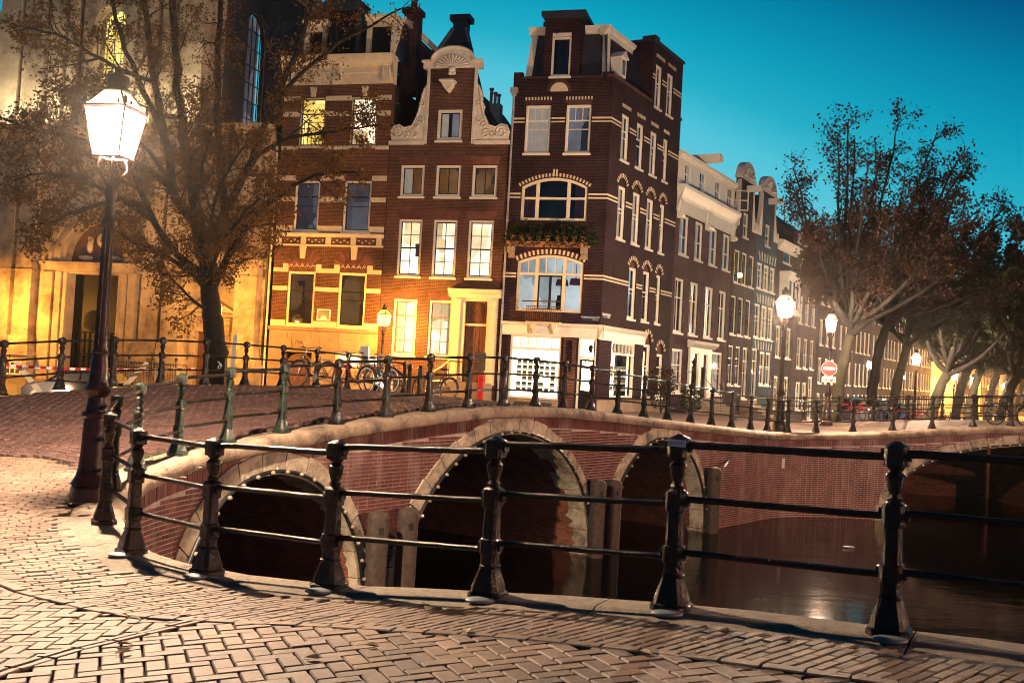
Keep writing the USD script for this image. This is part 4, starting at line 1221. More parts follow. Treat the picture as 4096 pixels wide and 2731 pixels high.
# rows of light bricks and flat arches over the third-floor windows
for a, b in ((-4.01, -2.71), (-2.13, -.85)):
    dots(C, FR, a, b, 14.07, 14.21, 9); brick_lintel(C, FR, a + .12, b - .12, 13.86, .20, 'brick_soldier_dark')
for a, b in S3:
    dots(C, SI, a - .05, b + .12, 14.02, 14.18, 10)
for a, b in ((4.8, 6.0), (6.35, 7.5)):
    dots(C, SI, a - .05, b - .1, 17.38, 17.55, 9)
for z0, z1 in ((13.05, 13.11), (13.20, 13.28)):
    bands(C, FR, z0, z1, -4.6, .012, [(-3.96, -2.72), (-2.09, -.87)]); bands(C, SI, z0, z1, 0, 8.36, [(a - .04, b + .04) for a, b in S3])
for z0, z1 in ((9.62, 9.69), (9.78, 9.86)):
    bands(C, FR, z0, z1, -4.6, .012, [(-3.96, -.85)]); bands(C, SI, z0, z1, 0, 8.36, [(a - .04, b + .04) for a, b in S2])
for z0, z1 in ((6.03, 6.10), (6.17, 6.25)):
    bands(C, FR, z0, z1, -4.6, .012, [(-3.96, -.86)]); bands(C, SI, z0, z1, 0, 8.36, [(a - .04, b + .04) for a, b in S1])
for z0, z1 in ((16.25, 16.33), (16.42, 16.5)):
    bands(C, SI, z0, z1, 4.43, 8.36, [(4.74, 5.64), (6.26, 7.16)])
# windows
window(C, FR, -3.92, -2.76, 11.66, 13.84, cols=1, top_cols=3, split=13.14, curtain=(0, 0.02, .98, 'curtain'), room='room_faint')
window(C, FR, -2.05, -.91, 11.66, 13.84, cols=1, top_cols=3, split=13.14, room='room_faint')
for k, (a, b) in enumerate(S3):
    window(C, SI, a, b, 11.64, 13.74, cols=1, top_cols=2, split=13.0, room='room_faint', curtain=(0, .0, 1, 'curtain') if k != 1 else (0, 0, .6, 'curtain'))
for k, (a, b) in enumerate(S2):
    window(C, SI, a, b, 8.06, 10.46, cols=1, split=9.45, room='room_faint', curtain=(0, 0, 1, 'curtain') if k in (0, 3) else (0, .3, 1, 'curtain'))
    fm = MB(); fprism(fm, SI, seg_arch(a, b, 10.46, 10.55, 10.82), -.2, -.09); fm.build('tympanum', 'brick_soldier_dark', C)
    striped_arch(C, SI, a - .06, b + .06, 10.55, 10.86, .2, 17)
for k, (a, b) in enumerate(S1):
    window(C, SI, a, b, 4.55, 6.94, cols=1, split=5.95, room='room_cool' if k < 2 else 'room_faint', curtain=None)
    fm = MB(); fprism(fm, SI, seg_arch(a, b, 6.94, 7.0, 7.27), -.2, -.09); fm.build('tympanum', 'brick_soldier_dark', C)
    striped_arch(C, SI, a - .06, b + .06, 7.0, 7.3, .2, 15)
for a, b in ((4.78, 5.6), (6.3, 7.12)):
    window(C, SI, a, b, 14.98, 17.06, cols=1, top_cols=2, split=16.2, room='room_faint', curtain=(0, 0, 1, 'curtain'))
def arched_window(t, fa, u0, u1, z0, zs, zc, post, zt, room, room_label, dark=False, curtains=False):
    """Wide three-light window under one segmental arch."""
    sh = seg_arch(u0, u1, z0, zs, zc)
    inner = sh.buffer(-.12, join_style=2)
    bars = [sh.buffer(-.004).difference(inner)] + [rect(x - .075, x + .075, z0, zc).intersection(sh) for x in post] + [rect(u0, u1, zt - .05, zt + .05).intersection(sh)]
    for x0, x1 in ((u0 + .1, post[0]), (post[0], post[1]), (post[1], u1 - .1)):
        k = 2 if x1 - x0 < 1 else 3
        if not dark:
            for i in range(1, k):
                x = x0 + (x1 - x0) * i / k
                bars.append(rect(x - .016, x + .016, zt, zc).intersection(sh))
    m = MB(); fprism(m, fa, shapely.union_all(bars), -.18, -.05); p = m.build('window', 'cream_paint', t, label=room_label)
    g = MB(); V2, F = trimesh.creation.triangulate_polygon(inner, engine='earcut'); V2 = np.asarray(V2); g.add(fa.P(V2[:, 0], -.13, V2[:, 1]), F); g.build('pane', 'glass', p)
    b = MB(); b.add([fa.P(u, -1.3, z) for u, z in ((u0 - .5, z0 - .2), (u1 + .5, z0 - .2), (u1 + .5, zc + .2), (u0 - .5, zc + .2))], [[0, 1, 2, 3]]); b.build('room', room, p)
    if curtains:
        for a, c in ((.02, .20), (.80, .98)):
            us = np.linspace(u0 + (u1 - u0) * a, u0 + (u1 - u0) * c, 24); ws = -.30 + .04 * np.sin(np.arange(24) * 1.5)
            V = np.vstack([fa.P(us, ws, z0), fa.P(us, ws, zc)]); i = np.arange(23)
            cu = MB(); cu.add(V, np.stack([i, i + 1, 24 + i + 1, 24 + i], 1)); cu.build('curtain', 'curtain_red', p, smooth=True)
    return p
arched_window(C, FR, -3.92, -.89, 8.62, 10.14, 10.56, (-3.18, -1.75), 9.63, 'interior_dark', 'dark arched window with red curtains', dark=True, curtains=True)
p = arched_window(C, FR, -3.92, -.9, 4.53, 6.76, 7.08, (-3.02, -1.76), 6.22, 'room_cool', 'lit arched window with a balcony')
dd = MB(); fprism(dd, FR, rect(-2.95, -1.83, 4.6, 6.16).difference(shapely.union_all([rect(-2.88, -2.44, 4.68, 6.1), rect(-2.33, -1.9, 4.68, 6.1)])), -.14, -.07); dd.build('balcony_door', 'black_paint', p)
for u_, z_ in ((-1.98, 5.9), (-1.35, 5.95)):
    ls = MB(); ls.rings(FR.P(u_, -.7, z_), [(-.12, .30, 0), (.16, .24, 0), (.17, .02, 0), (.8, .015, 0)], FR.ex, FR.ew, 14); ls.build('hanging_lamp', 'curtain_red', p)
ch = MB(); fbox(ch, FR, -2.15, -1.9, -.8, -.4, 4.6, 5.1); fbox(ch, FR, -2.2, -1.88, -.86, -.8, 4.9, 5.35); ch.build('chair', 'interior_dark', p)
striped_arch(C, FR, -4.0, -.81, 10.14, 10.60, .16, 43); striped_arch(C, FR, -3.95, -.86, 6.78, 7.12, .22, 33)
for u0 in (-2.5, -2.37):
    q = MB(); fprism(q, FR, rect(u0, u0 + .075, 10.62, 10.93), -.02, .03); q.build('keystone', 'stone_trim', C)
# flower balcony
q = MB(); fbox(q, FR, -4.3, -.66, -.02, .75, 7.42, 7.58); q.build('flower_shelf', 'terracotta', C)
for u in (-4.2, -.86):
    q = MB(); fprism(q, FR, Polygon([(u - .13, 6.9), (u + .13, 6.9), (u + .13, 7.42), (u - .13, 7.42)]), -.02, .18)
    fprism(q, FR, Polygon([(u - .11, 7.1), (u + .11, 7.1), (u + .11, 7.42), (u - .11, 7.42)]), .18, .55); q.build('bracket', 'sandstone', C)
for k in range(9):
    q = MB(); u = -4.05 + k * .4 + rng.uniform(-.06, .06); q.rings(FR.P(u, .55 + rng.uniform(-.08, .08), 7.58), [(0, .09, 0), (.24, .13, 0), (.27, .14, 0), (.27, .1, 0)], FR.ex, FR.ew, 10)
    fp = q.build('flower_pot', 'terracotta', C)
pts = np.stack([rng.uniform(-4.45, -.25, 2600), .35 + rng.normal(0, .22, 2600), 7.58 + abs(rng.normal(.32, .26, 2600))], 1)
pts[:, 2] += .12 * np.sin(pts[:, 0] * 3.1)
pts[:700, 1] = .72 + abs(rng.normal(0, .1, 700)); pts[:700, 2] = rng.uniform(7.35, 8.0, 700)
V, F = leaf_cloud(FR.P(pts[:, 0], pts[:, 1], pts[:, 2]), .11, 5); part('foliage', V, F, 'green_leaf', C, kind='stuff')
# iron balcony
q = MB()
for z in (4.08, 4.62, 4.74):
    q.tube([FR.P(-3.3, 0, z), FR.P(-3.3, .42, z), FR.P(-1.75, .42, z), FR.P(-1.75, 0, z)], .016, 5)
for k in range(17):
    u = -3.3 + 1.55 * k / 16; q.tube([FR.P(u, .42, 4.05), FR.P(u, .42, 4.75)], .011, 4)
for k in range(4):
    c = -3.1 + .38 * k; th = np.linspace(0, 2 * math.pi, 11); q.tube(np.array([FR.P(c + .14 * math.cos(x), .43, 4.34 + .17 * math.sin(x)) for x in th]), .010, 4, False)
q.tube([FR.P(-3.5, .44, 4.95), FR.P(-1.75, .44, 4.97)], .03, 6); q.build('balcony_rail', 'door_wood', C)
q = MB(); fbox(q, FR, -3.32, -1.73, -.02, .45, 3.98, 4.05); q.build('balcony_floor', 'cream_paint', C)
for u in (-3.0, -2.05):
    q = MB(); fprism(q, FR, Polygon([(u - .14, 3.98), (u + .14, 3.98), (u, 3.55)]), 0, .25); q.build('corbel', 'cream_paint', C)
# street names
for fa, s1, u0, u1, zc in ((FR, 'PRINSENGRACHT', -.86, -.08, 4.32), (SI, 'REGULIERSGRACHT', .12, .93, 4.50)):
    q = MB(); fbox(q, fa, u0, u1, 0, .02, zc - .11, zc + .11); sp = q.build('name_plate', 'sign_blue', C)
    fbox_m = MB()
    text(sp, 'lettering', s1, fa.P((u0 + u1) / 2, .021, zc + .0), fa.ex, (0, 0, 1), .072, 'sign_white', fa.ew, depth=.003)
    text(sp, 'lettering', 'CENTRUM', fa.P(u1 - .16, .021, zc - .08), fa.ex, (0, 0, 1), .040, 'sign_white', fa.ew, depth=.003)
# shop front
cornice(C, FR, [(0, 3.44), (.05, 3.44), (.06, 3.86), (.16, 3.94), (.20, 4.03), (0, 4.06)], -4.5, .20, 'white_paint', 'shop_fascia')
cornice(C, SI, [(0, 3.40), (.05, 3.40), (.06, 3.80), (.18, 3.92), (.24, 4.02), (0, 4.06)], -.14, 5.05, 'white_paint', 'shop_fascia')
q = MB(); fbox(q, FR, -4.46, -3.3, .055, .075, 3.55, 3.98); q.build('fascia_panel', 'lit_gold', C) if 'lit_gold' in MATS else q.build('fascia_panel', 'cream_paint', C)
def shop_window(fa, u0, u1, z0, z1, zt, cards):
    m = MB(); fr_ = rect(u0, u1, z0, z1).difference(rect(u0 + .09, u1 - .09, z0 + .09, z1 - .09)).union(rect(u0, u1, zt - .05, zt + .05))
    n = 6
    for k in range(1, n):
        x = u0 + .09 + (u1 - u0 - .18) * k / n; fr_ = fr_.union(rect(x - .015, x + .015, zt, z1))
    fprism(m, fa, fr_, -.16, -.03); p = m.build('shop_window', 'white_paint', C)
    g = MB(); g.add([fa.P(u, -.10, z) for u, z in ((u0, z0), (u1, z0), (u1, z1), (u0, z1))], [[0, 1, 2, 3]]); g.build('pane', 'glass', p)
    b = MB(); b.add([fa.P(u, -1.1, z) for u, z in ((u0 - .2, z0 - .2), (u1 + .2, z0 - .2), (u1 + .2, z1), (u0 - .2, z1))], [[0, 1, 2, 3]]); b.build('lit_shop', 'shop_light', p)
    lt = MB()
    for k in range(n):          # leaded top lights
        x0 = u0 + .09 + (u1 - u0 - .18) * k / n; wd = (u1 - u0 - .18) / n
        for pth in ([(0.1, .15), (.5, .5), (.9, .15)], [(.1, .85), (.5, .5), (.9, .85)], [(.5, 0), (.5, 1)], [(0, .5), (1, .5)]):
            lt.tube([fa.P(x0 + wd * a, -.09, zt + (z1 - .09 - zt) * b_) for a, b_ in pth], .008, 4, False)
    lt.build('leading', 'interior_dark', p)
    for r in range(cards[1]):
        for c in range(cards[0]):
            if rng.random() < .08: continue
            x = u0 + .28 + (u1 - u0 - .5) * c / cards[0]; z = z0 + .30 + (zt - z0 - .75) * r / cards[1]
            k = MB(); wd = (u1 - u0 - .5) / cards[0] * .82; fbox(k, fa, x, x + wd, -.30, -.29, z, z + .20); cp = k.build('photo_card', 'sign_white', p)
            k = MB(); fbox(k, fa, x + wd * .1, x + wd * .9, -.29, -.286, z + .09, z + .18); k.build('photo', ('roof_tile', 'slate', 'zinc', 'brick_soldier')[int(rng.integers(4))], cp)
shop_window(FR, -4.05, -1.72, .62, 3.44, 2.86, (7, 6))
shop_window(SI, 1.3, 3.98, .86, 3.4, 2.85, (6, 4))
q = MB(); fbox(q, FR, -4.05, -1.72, -.3, .04, zg, .60); q.build('shop_plinth', 'sandstone', C)
q = MB(); fbox(q, FR, -3.7, -2.0, .04, .05, .22, .48); q.build('cellar_grille', 'old_timber', C)
# shop door with fanlight
q = MB(); fprism(q, FR, rect(-.93, -.12, .3, 3.44).difference(shapely.union_all([rect(-.86, -.19, .3, 2.52), rect(-.86, -.19, 2.62, 3.38)])), -.2, -.02); q.build('door_frame', 'white_paint', C)
q = MB(); fprism(q, FR, rect(-.85, -.20, .32, 2.5).difference(shapely.union_all([rect(-.77, -.28, 1.12, 2.1)] + [rect(-.77 + .165 * k, -.63 + .165 * k, 2.18, 2.42) for k in range(3)])), -.2, -.13)
fprism(q, FR, rect(-.74, -.55, .42, 1.0), -.13, -.115); fprism(q, FR, rect(-.50, -.31, .42, 1.0), -.13, -.115); dr = q.build('door', 'door_dark', C)
g = MB(); g.add([FR.P(u, -.17, z) for u, z in ((-.8, 1.1), (-.25, 1.1), (-.25, 2.45), (-.8, 2.45))], [[0, 1, 2, 3]]); g.build('door_pane', 'glass', dr)
b = MB(); b.add([FR.P(u, -.8, z) for u, z in ((-1.2, .3), (.0, .3), (.0, 3.5), (-1.2, 3.5))], [[0, 1, 2, 3]]); b.build('lit_hall', 'shop_light', C)
q = MB(); q.sphere(FR.P(-.29, -.11, 1.25), .03, 1); q.build('door_handle', 'steel', dr)
q = MB(); q.rings(FR.P(-.33, .25, 2.95), [(-.16, .05, 0), (.06, .10, 0), (.10, .11, 0), (.2, .02, 0), (.36, .015, 0)], FR.ex, FR.ew, 8); q.build('door_lamp', 'black_paint', C)
for u0, u1 in ((-1.66, -.97),):
    q = MB(); fbox(q, FR, u0 + .06, u1 - .06, 0, .06, .3, 3.40); q.build('pier', 'brick_b2', C, uv=True)
q = MB(); fbox(q, FR, -1.45, -1.20, .06, .10, 1.9, 3.3); q.build('mirror_panel', 'glass', C)
for a, b, zc, zs, z0 in ((5.0, 5.9, 3.98, 3.6, .95), (6.75, 7.6, 3.55, 3.2, .9)):
    window(C, SI, a, b, z0, zs - .15, cols=1, split=2.4, room='room_warm')
    fm = MB(); fprism(fm, SI, seg_arch(a, b, zs - .15, zs, zc), -.2, -.09); fm.build('tympanum', 'brick_soldier', C)
    striped_arch(C, SI, a - .05, b + .05, zs, zc + .03, .2, 13, dark='brick_soldier')
q = MB(); fbox(q, SI, .0, 8.3, .0, .05, zg, .75); q.build('plinth', 'sandstone', C)
downpipe(C, FR, -4.50, .4, 14.4)

# ================================================================== house with the white neck gable
G = thing('gable_house', 'narrow brick house with white scrolled neck gable and lit tall windows', 'house', (*q_edge(10.4, 0), .1))
out = Polygon([(-10.42, zg), (-4.62, zg), (-4.62, 12.12), (-6.38, 12.12), (-6.38, 15.65), (-8.66, 15.65), (-8.66, 12.12), (-10.42, 12.12)])
ww = [(-9.74, -8.58), (-8.03, -6.87), (-6.33, -5.13)]
w2 = [(-9.8, -8.62), (-8.06, -6.85), (-6.3, -5.1)]
ops = [rect(a, b, 5.93, 8.58) for a, b in ww] + [rect(a, b, 9.65, 11.12) for a, b in w2] + [rect(-9.77, -8.62, 2.28, 4.86), rect(-8.02, -6.88, 2.28, 4.87), rect(-8.14, -6.92, 12.26, 13.7), rect(-6.24, -5.2, 1.24, 4.87)]
ops += [rect(-9.7, -8.8, .35, 1.25), rect(-8.0, -7.1, .35, 1.3), rect(-6.2, -5.3, .25, 1.0)]
wall(G, FR, out, ops, 'brick_b2'); body(G, FR, -10.42, -4.62, zg, 12, 9)
for k, (a, b) in enumerate(ww):
    window(G, FR, a, b, 5.93, 8.58, cols=2, rows=4, split=7.26, room='room_bright', sash='black_paint', w=.10, label='tall lit window with black glazing bars')
    brick_lintel(G, FR, a - .02, b + .02, 8.62, .38)
    # furniture behind the glass
    q = MB(); q.sphere(FR.P(b - .25 if k == 0 else a + .3, -.45, 6.2 + .05 * k), .13, 1); q.build('table_lamp', 'lantern_glow', G)
q = MB(); fbox(q, FR, -9.0, -8.82, -.5, -.4, 6.9, 7.35); fbox(q, FR, -9.02, -8.80, -.5, -.4, 7.35, 7.5); q.build('wall_clock', 'door_wood', G)
for k, (a, b) in enumerate(w2):
    window(G, FR, a, b, 9.65, 11.12, cols=2, rows=1, split=0, room='room_dim', sash='black_paint', w=.12, curtain=(0, 0, .45, 'curtain') if k == 0 else None)
    brick_lintel(G, FR, a - .02, b + .02, 11.15, .36)
for a, b in ((-9.77, -8.62), (-8.02, -6.88)):
    window(G, FR, a, b, 2.28, 4.86, cols=2, rows=4, split=4.1, room='room_bright', sash='door_wood', w=.10, curtain=(0, 0, .4, 'curtain') if a < -9 else (0, .72, 1, 'curtain'))
    brick_lintel(G, FR, a - .02, b + .02, 4.9, .34)
window(G, FR, -8.14, -6.92, 12.26, 13.70, cols=2, rows=1, split=0, room='room_faint', sash='black_paint', w=.14, mw=.16, curtain=(0, .05, .45, 'curtain'))
for a, b in ((-9.7, -8.8), (-8.0, -7.1), (-6.2, -5.3)):
    window(G, FR, a, b, .36, 1.22 if a < -7 else .98, cols=2, rows=1, split=0, room='room_dim', sash='door_wood', sill=False)
# door case
q = MB(); fprism(q, FR, rect(-6.93, -4.72, 1.1, 5.1).difference(rect(-6.24, -5.2, 1.0, 4.87)), 0, .12); q.build('door_case', 'cream_paint', G)
for u in (-6.62, -4.95):
    q = MB(); fbox(q, FR, u - .17, u + .17, .12, .20, 1.1, 4.75); fbox(q, FR, u - .21, u + .21, .12, .24, 4.75, 4.95); fbox(q, FR, u - .2, u + .2, .12, .24, 1.1, 1.45); q.build('pilaster', 'cream_paint', G)
cornice(G, FR, [(0, 5.04), (.22, 5.04), (.26, 5.18), (.40, 5.26), (.46, 5.40), (0, 5.45)], -7.02, -4.57, 'cream_paint', 'door_hood')
q = MB(); fprism(q, FR, rect(-6.24, -5.2, 3.76, 3.86), -.2, .02); q.build('transom', 'cream_paint', G)
q = MB(); fprism(q, FR, rect(-6.22, -5.22, 1.25, 3.76), -.22, -.14)
for u0 in (-6.14, -5.66):
    for z0, z1 in ((1.4, 2.2), (2.35, 3.1), (3.2, 3.65)):
        fprism(q, FR, rect(u0, u0 + .36, z0, z1).difference(rect(u0 + .06, u0 + .30, z0 + .06, z1 - .06)), -.14, -.115)
dr = q.build('door', 'door_wood', G)
q = MB(); q.sphere(FR.P(-5.30, -.10, 2.3), .045, 1); q.build('door_handle', 'steel', dr)
q = MB(); q.add([FR.P(u, -.16, z) for u, z in ((-6.22, 3.86), (-5.22, 3.86), (-5.22, 4.87), (-6.22, 4.87))], [[0, 1, 2, 3]])
fl = q.build('fanlight', 'door_wood', G)
q = MB()
for r in (.18, .30, .42):
    th = np.linspace(0, 2 * math.pi, 25); q.tube(np.array([FR.P(-5.72 + r * math.cos(x), -.13, 4.36 + r * math.sin(x)) for x in th]), .022, 5, False)
for x in np.arange(4) * math.pi / 2 + math.pi / 4:
    q.tube([FR.P(-5.72 + .1 * math.cos(x), -.13, 4.36 + .1 * math.sin(x)), FR.P(-5.72 + .6 * math.cos(x), -.13, 4.36 + .48 * math.sin(x))], .016, 4)
q.build('tracery', 'door_wood', fl)
# stoop
q = MB()
for k in range(5):
    fbox(q, FR, -7.2 - .0, -4.75, 0, 1.5 - .24 * k if k else 1.5, zg + .23 * (4 - k) * 0 + (.1 if k == 0 else 0) + 0, 0.01 + .01) if False else None
fbox(q, FR, -6.6, -4.8, .0, 1.25, zg, 1.2)
for k in range(5):
    fbox(q, FR, -6.9 - .27 * k, -6.6 - .27 * k + .002, .0, 1.25, zg, 1.02 - .2 * k)
q.build('stoop', 'sandstone', G)
q = MB()
q.tube([FR.P(-8.1, 1.2, .9), FR.P(-6.5, 1.2, 2.1), FR.P(-4.9, 1.2, 2.1)], .03, 6)
for u, z0, z1 in ((-8.1, .1, .95), (-6.5, 1.2, 2.1), (-4.9, 1.2, 2.1), (-7.3, .5, 1.5)):
    q.tube([FR.P(u, 1.2, z0), FR.P(u, 1.2, z1)], .025, 6)
q.build('stoop_rail', 'door_wood', G)
# gable trim: shell hood, scrolls, flanking strips
hood = Polygon([(-8.94, 15.62), (-8.94, 15.9), (-8.72, 15.95)] + [(-7.52 + 1.02 * math.cos(x), 15.95 + .62 * math.sin(x)) for x in np.linspace(math.pi - .12, .12, 17)] + [(-6.32, 15.95), (-6.12, 15.9), (-6.12, 15.62)])
q = MB(); fprism(q, FR, hood, -.3, .10); q.build('gable_hood', 'gable_white', G)
q = MB()
th = np.linspace(math.pi - .1, .1, 18)
q.tube(np.array([FR.P(-7.52 + 1.04 * math.cos(x), .12, 15.95 + .64 * math.sin(x)) for x in th]), .07, 6)
for a, b in ((-9.0, -8.5), (-6.54, -6.06)):
    fbox(q, FR, a, b, .0, .22, 15.88, 15.98)
q.build('hood_moulding', 'gable_white', G)
q = MB()
for k in range(13):
    x = math.pi * (k + .5) / 13
    q.tube([FR.P(-7.52 + .12 * math.cos(x), .12, 15.62 + .1 * math.sin(x)), FR.P(-7.52 + .78 * math.cos(x), .15, 15.62 + .56 * math.sin(x))], [.02, .075], 5)
q.sphere(FR.P(-7.52, .12, 15.5), .17, 1, (1, .7, 1)); q.sphere(FR.P(-7.60, .12, 15.36), .10, 1); q.sphere(FR.P(-7.44, .12, 15.36), .10, 1)
q.build('shell', 'gable_white', G, smooth=True)
for u0, u1 in ((-8.74, -8.60), (-6.44, -6.29)):
    q = MB(); fbox(q, FR, u0, u1, -.02, .06, 12.1, 15.64); q.build('gable_strip', 'gable_white', G)
for sg, ua in ((1, -6.29), (-1, -8.74)):
    prof = [(0, 12.24), (1.58, 12.24), (1.66, 12.62), (1.52, 12.92), (1.25, 13.0), (1.0, 12.85), (.85, 12.78), (.62, 12.95), (.42, 13.35), (.30, 13.6), (.34, 13.85), (.22, 14.1), (.24, 14.4), (.10, 14.7), (0, 14.85)]
    poly = Polygon([(ua + sg * a, z) for a, z in prof])
    q = MB(); fprism(q, FR, poly.buffer(.03), -.22, .03); sc = q.build('scroll', 'gable_white', G)
    q = MB()
    def spiral(c, z, r0, turns, s=1, n=26):
        th = np.linspace(0, turns * 2 * math.pi, n); rr = r0 * (1 - th / th[-1] * .8)
        return np.array([FR.P(ua + sg * (c + s * r * math.cos(x)), .05, z + r * math.sin(x)) for x, r in zip(th, rr)])
    for c, z, r, tn in ((1.28, 12.62, .32, 1.6), (.55, 12.55, .24, 1.4), (.9, 12.5, .16, 1.3), (.2, 13.2, .18, 1.4), (.16, 13.95, .15, 1.3), (.42, 12.95, .16, 1.2)):
        q.tube(spiral(c, z, r, tn), .035, 5)
    edgep = [(1.66, 12.62), (1.52, 12.92), (1.25, 13.0), (1.0, 12.85), (.62, 12.95), (.42, 13.35), (.30, 13.75), (.22, 14.2), (.10, 14.7)]
    q.tube(np.array([FR.P(ua + sg * a, .04, z) for a, z in edgep]), .05, 5)
    q.build('carving', 'gable_white', sc, smooth=True)
    q = MB(); a_, b_ = sorted((ua, ua + sg * 1.72)); fbox(q, FR, a_, b_, -.2, .10, 12.06, 12.24); q.build('scroll_ledge', 'gable_white', G)
q = MB(); fprism(q, FR, Polygon([(-7.95, 14.95), (-7.35, 14.95), (-7.4, 14.72), (-7.62, 14.45), (-7.85, 14.72)]), 0, .45)
fbox(q, FR, -8.0, -7.3, 0, .52, 14.90, 14.98); q.build('hoist_beam_case', 'gable_white', G)
# roof behind, dark gable wall with chimney
q = MB(); quad4(q, [FR.P(-9.9, -.4, 12.1), FR.P(-7.52, -.4, 15.7), FR.P(-7.52, -9, 15.7), FR.P(-9.9, -9, 12.1)]); quad4(q, [FR.P(-4.7, -.4, 12.1), FR.P(-4.7, -9, 12.1), FR.P(-7.52, -9, 15.7), FR.P(-7.52, -.4, 15.7)]); q.build('roof', 'roof_tile', G)
RB = thing('rear_house', 'dark pointed gable and roof rising behind the white neck gable', 'house', (*(CORNER + FD * 9.5 - FN * 6), .1))
q = MB(); fprism(q, Fac(CORNER - FN * 6.0, -FD, FN), Polygon([(-11.6, zg), (-7.9, zg), (-7.9, 15.8), (-9.02, 19.6), (-9.7, 19.6), (-11.6, 16.9)]), -.4, 0); q.build('gable_wall', 'slate', RB)
f2 = Fac(CORNER - FN * 6.0, -FD, FN)
q = MB(); quad4(q, [f2.P(-13.2, -.5, 16.6), f2.P(-9.9, -.5, 16.6), f2.P(-9.5, -3, 19.5), f2.P(-13.0, -3, 19.5)]); q.build('roof', 'roof_tile', RB)
q = MB(); fbox(q, f2, -9.72, -9.0, -.6, .05, 19.3, 20.0); fbox(q, f2, -9.9, -8.8, -.7, .15, 20.0, 20.3); q.build('chimney', 'slate', RB)
q = MB(); q.tube([f2.P(-11.6, .02, 16.9), f2.P(-9.7, .02, 19.6)], .12, 4); q.tube([f2.P(-7.88, .02, 15.8), f2.P(-9.0, .02, 19.6)], .10, 4); q.build('gable_coping', 'zinc', RB)
CH = thing('chimney_stack', 'brick chimney with three metal flues between neck gable and corner house', 'chimney', (*(CORNER + FD * 5.3 - FN * 2.0), 12))
f3 = Fac(CORNER - FN * 2.0, -FD, FN)
q = MB(); fbox(q, f3, -6.4, -5.75, -.5, .0, 12, 14.5); q.build('stack', 'zinc', CH)
for k, (u, h) in enumerate(((-6.28, .7), (-6.08, .5), (-5.9, .4))):
    q = MB(); q.tube([f3.P(u, -.25, 14.5), f3.P(u, -.25, 14.5 + h)], .075, 8); q.tube([f3.P(u, -.25, 14.5 + h), f3.P(u, -.25, 14.6 + h)], .11, 8); q.build('flue', 'zinc', CH, smooth=40)

# ================================================================== brick house with stone bands (number 754)
B = thing('banded_house', 'brick house number 754 with pale stone bands, big cornice and lit upper windows', 'house', (*q_edge(16.05, 0), .1))
x0, x1 = -16.05, -10.45
w0 = [(-15.26, -13.82), (-12.6, -11.19)]
w1 = [(-15.16, -13.86), (-12.6, -11.22)]
w2_ = [(-15.15, -13.82), (-12.5, -11.15)]
ops = [rect(a, b, 3.42, 6.0) for a, b in w0] + [rect(a, b, 7.93, 10.36) for a, b in w1] + [rect(a, b, 12.02, 14.36) for a, b in w2_]
ops += [rect(-15.15, -13.75, .15, 2.15), rect(-12.6, -11.2, 1.45, 2.28)]
wall(B, FR, Polygon([(x0, zg), (x1, zg), (x1, 15.0), (x0, 15.0)]), ops, 'brick_b1'); body(B, FR, x0, x1, zg, 15, 10)
for k, (a, b) in enumerate(w0):
    window(B, FR, a, b, 3.42, 6.0, cols=1, split=5.1, room='room_dim', frame='cream_paint', sash='door_dark', w=.11)
    for k2, pl in enumerate(arch_ring(a - .02, b + .02, 6.16, 6.74, .40, 21)):
        q = MB(); fprism(q, FR, pl.buffer(-.008, join_style=2), -.03, .02); q.build('arch_brick', 'brick_soldier', B)
    q = MB(); fprism(q, FR, seg_arch(a + .02, b - .02, 6.02, 6.17, 6.72), -.02, .012); q.build('tympanum', 'brick_soldier', B)
    q = MB()
    for j in range(5):
        u = a + .15 + (b - a - .3) * j / 4; q.tube([FR.P(u - .11, .018, 6.2), FR.P(u, .018, 6.42), FR.P(u + .11, .018, 6.2)], .012, 4)
        q.sphere(FR.P(u, .02, 6.28), .04, 0)
    q.build('tile_pattern', 'stone_trim', B, kind='stuff')
    c = (a + b) / 2
    q = MB(); fprism(q, FR, Polygon([(c - .11, 6.62), (c + .11, 6.62), (c + .17, 7.3), (c - .17, 7.3)]), -.02, .09); q.build('keystone', 'stone_trim', B)
for z0_, z1_, skip in ((3.42 - .06, 3.66, w0), (5.07, 5.28, w0), (5.96, 6.16, w0)):
    bands(B, FR, z0_, z1_, x0 + .02, x1 - .02, [(a - .0, b + .0) for a, b in skip], out=.03)
for a, b in w0:
    for e in (a - .28, b):
        q = MB(); fbox(q, FR, e, e + .28, -.02, .035, 6.16, 6.36); q.build('springer', 'stone_trim', B)
cornice(B, FR, [(0, 7.22), (.04, 7.22), (.06, 7.30), (0, 7.32)], x0, x1, 'stone_trim', 'string_course')
cornice(B, FR, [(0, 7.66), (.10, 7.68), (.16, 7.78), (.16, 7.84), (0, 7.86)], x0 - .05, x1, 'stone_trim', 'string_course')
for k in range(5):
    u = x0 + .22 + (x1 - x0 - .44) * k / 4; q = MB(); fprism(q, FR, Polygon([(u - .12, 7.32), (u + .12, 7.32), (u + .12, 7.68), (u - .12, 7.68)]), -.02, .10); q.build('bracket', 'stone_trim', B)
q = MB()
for k in range(26):
    u = x0 + .5 + (x1 - x0 - 1) * k / 25
    fbox(q, FR, u - .07, u + .02, 0, .015, 7.40 + .09 * (k % 2), 7.46 + .09 * (k % 2))
q.build('brick_relief', 'stone_trim', B, kind='stuff')
for a, b in w1:
    window(B, FR, a, b, 7.93, 10.36, cols=1, split=9.6, room='room_faint', frame='white_paint', sash='black_paint', w=.10)
for z0_, z1_ in ((7.93, 8.2), (9.35, 9.58), (10.36, 10.6)):
    bands(B, FR, z0_, z1_, x0 + .02, x1 - .02, w1, out=.03)
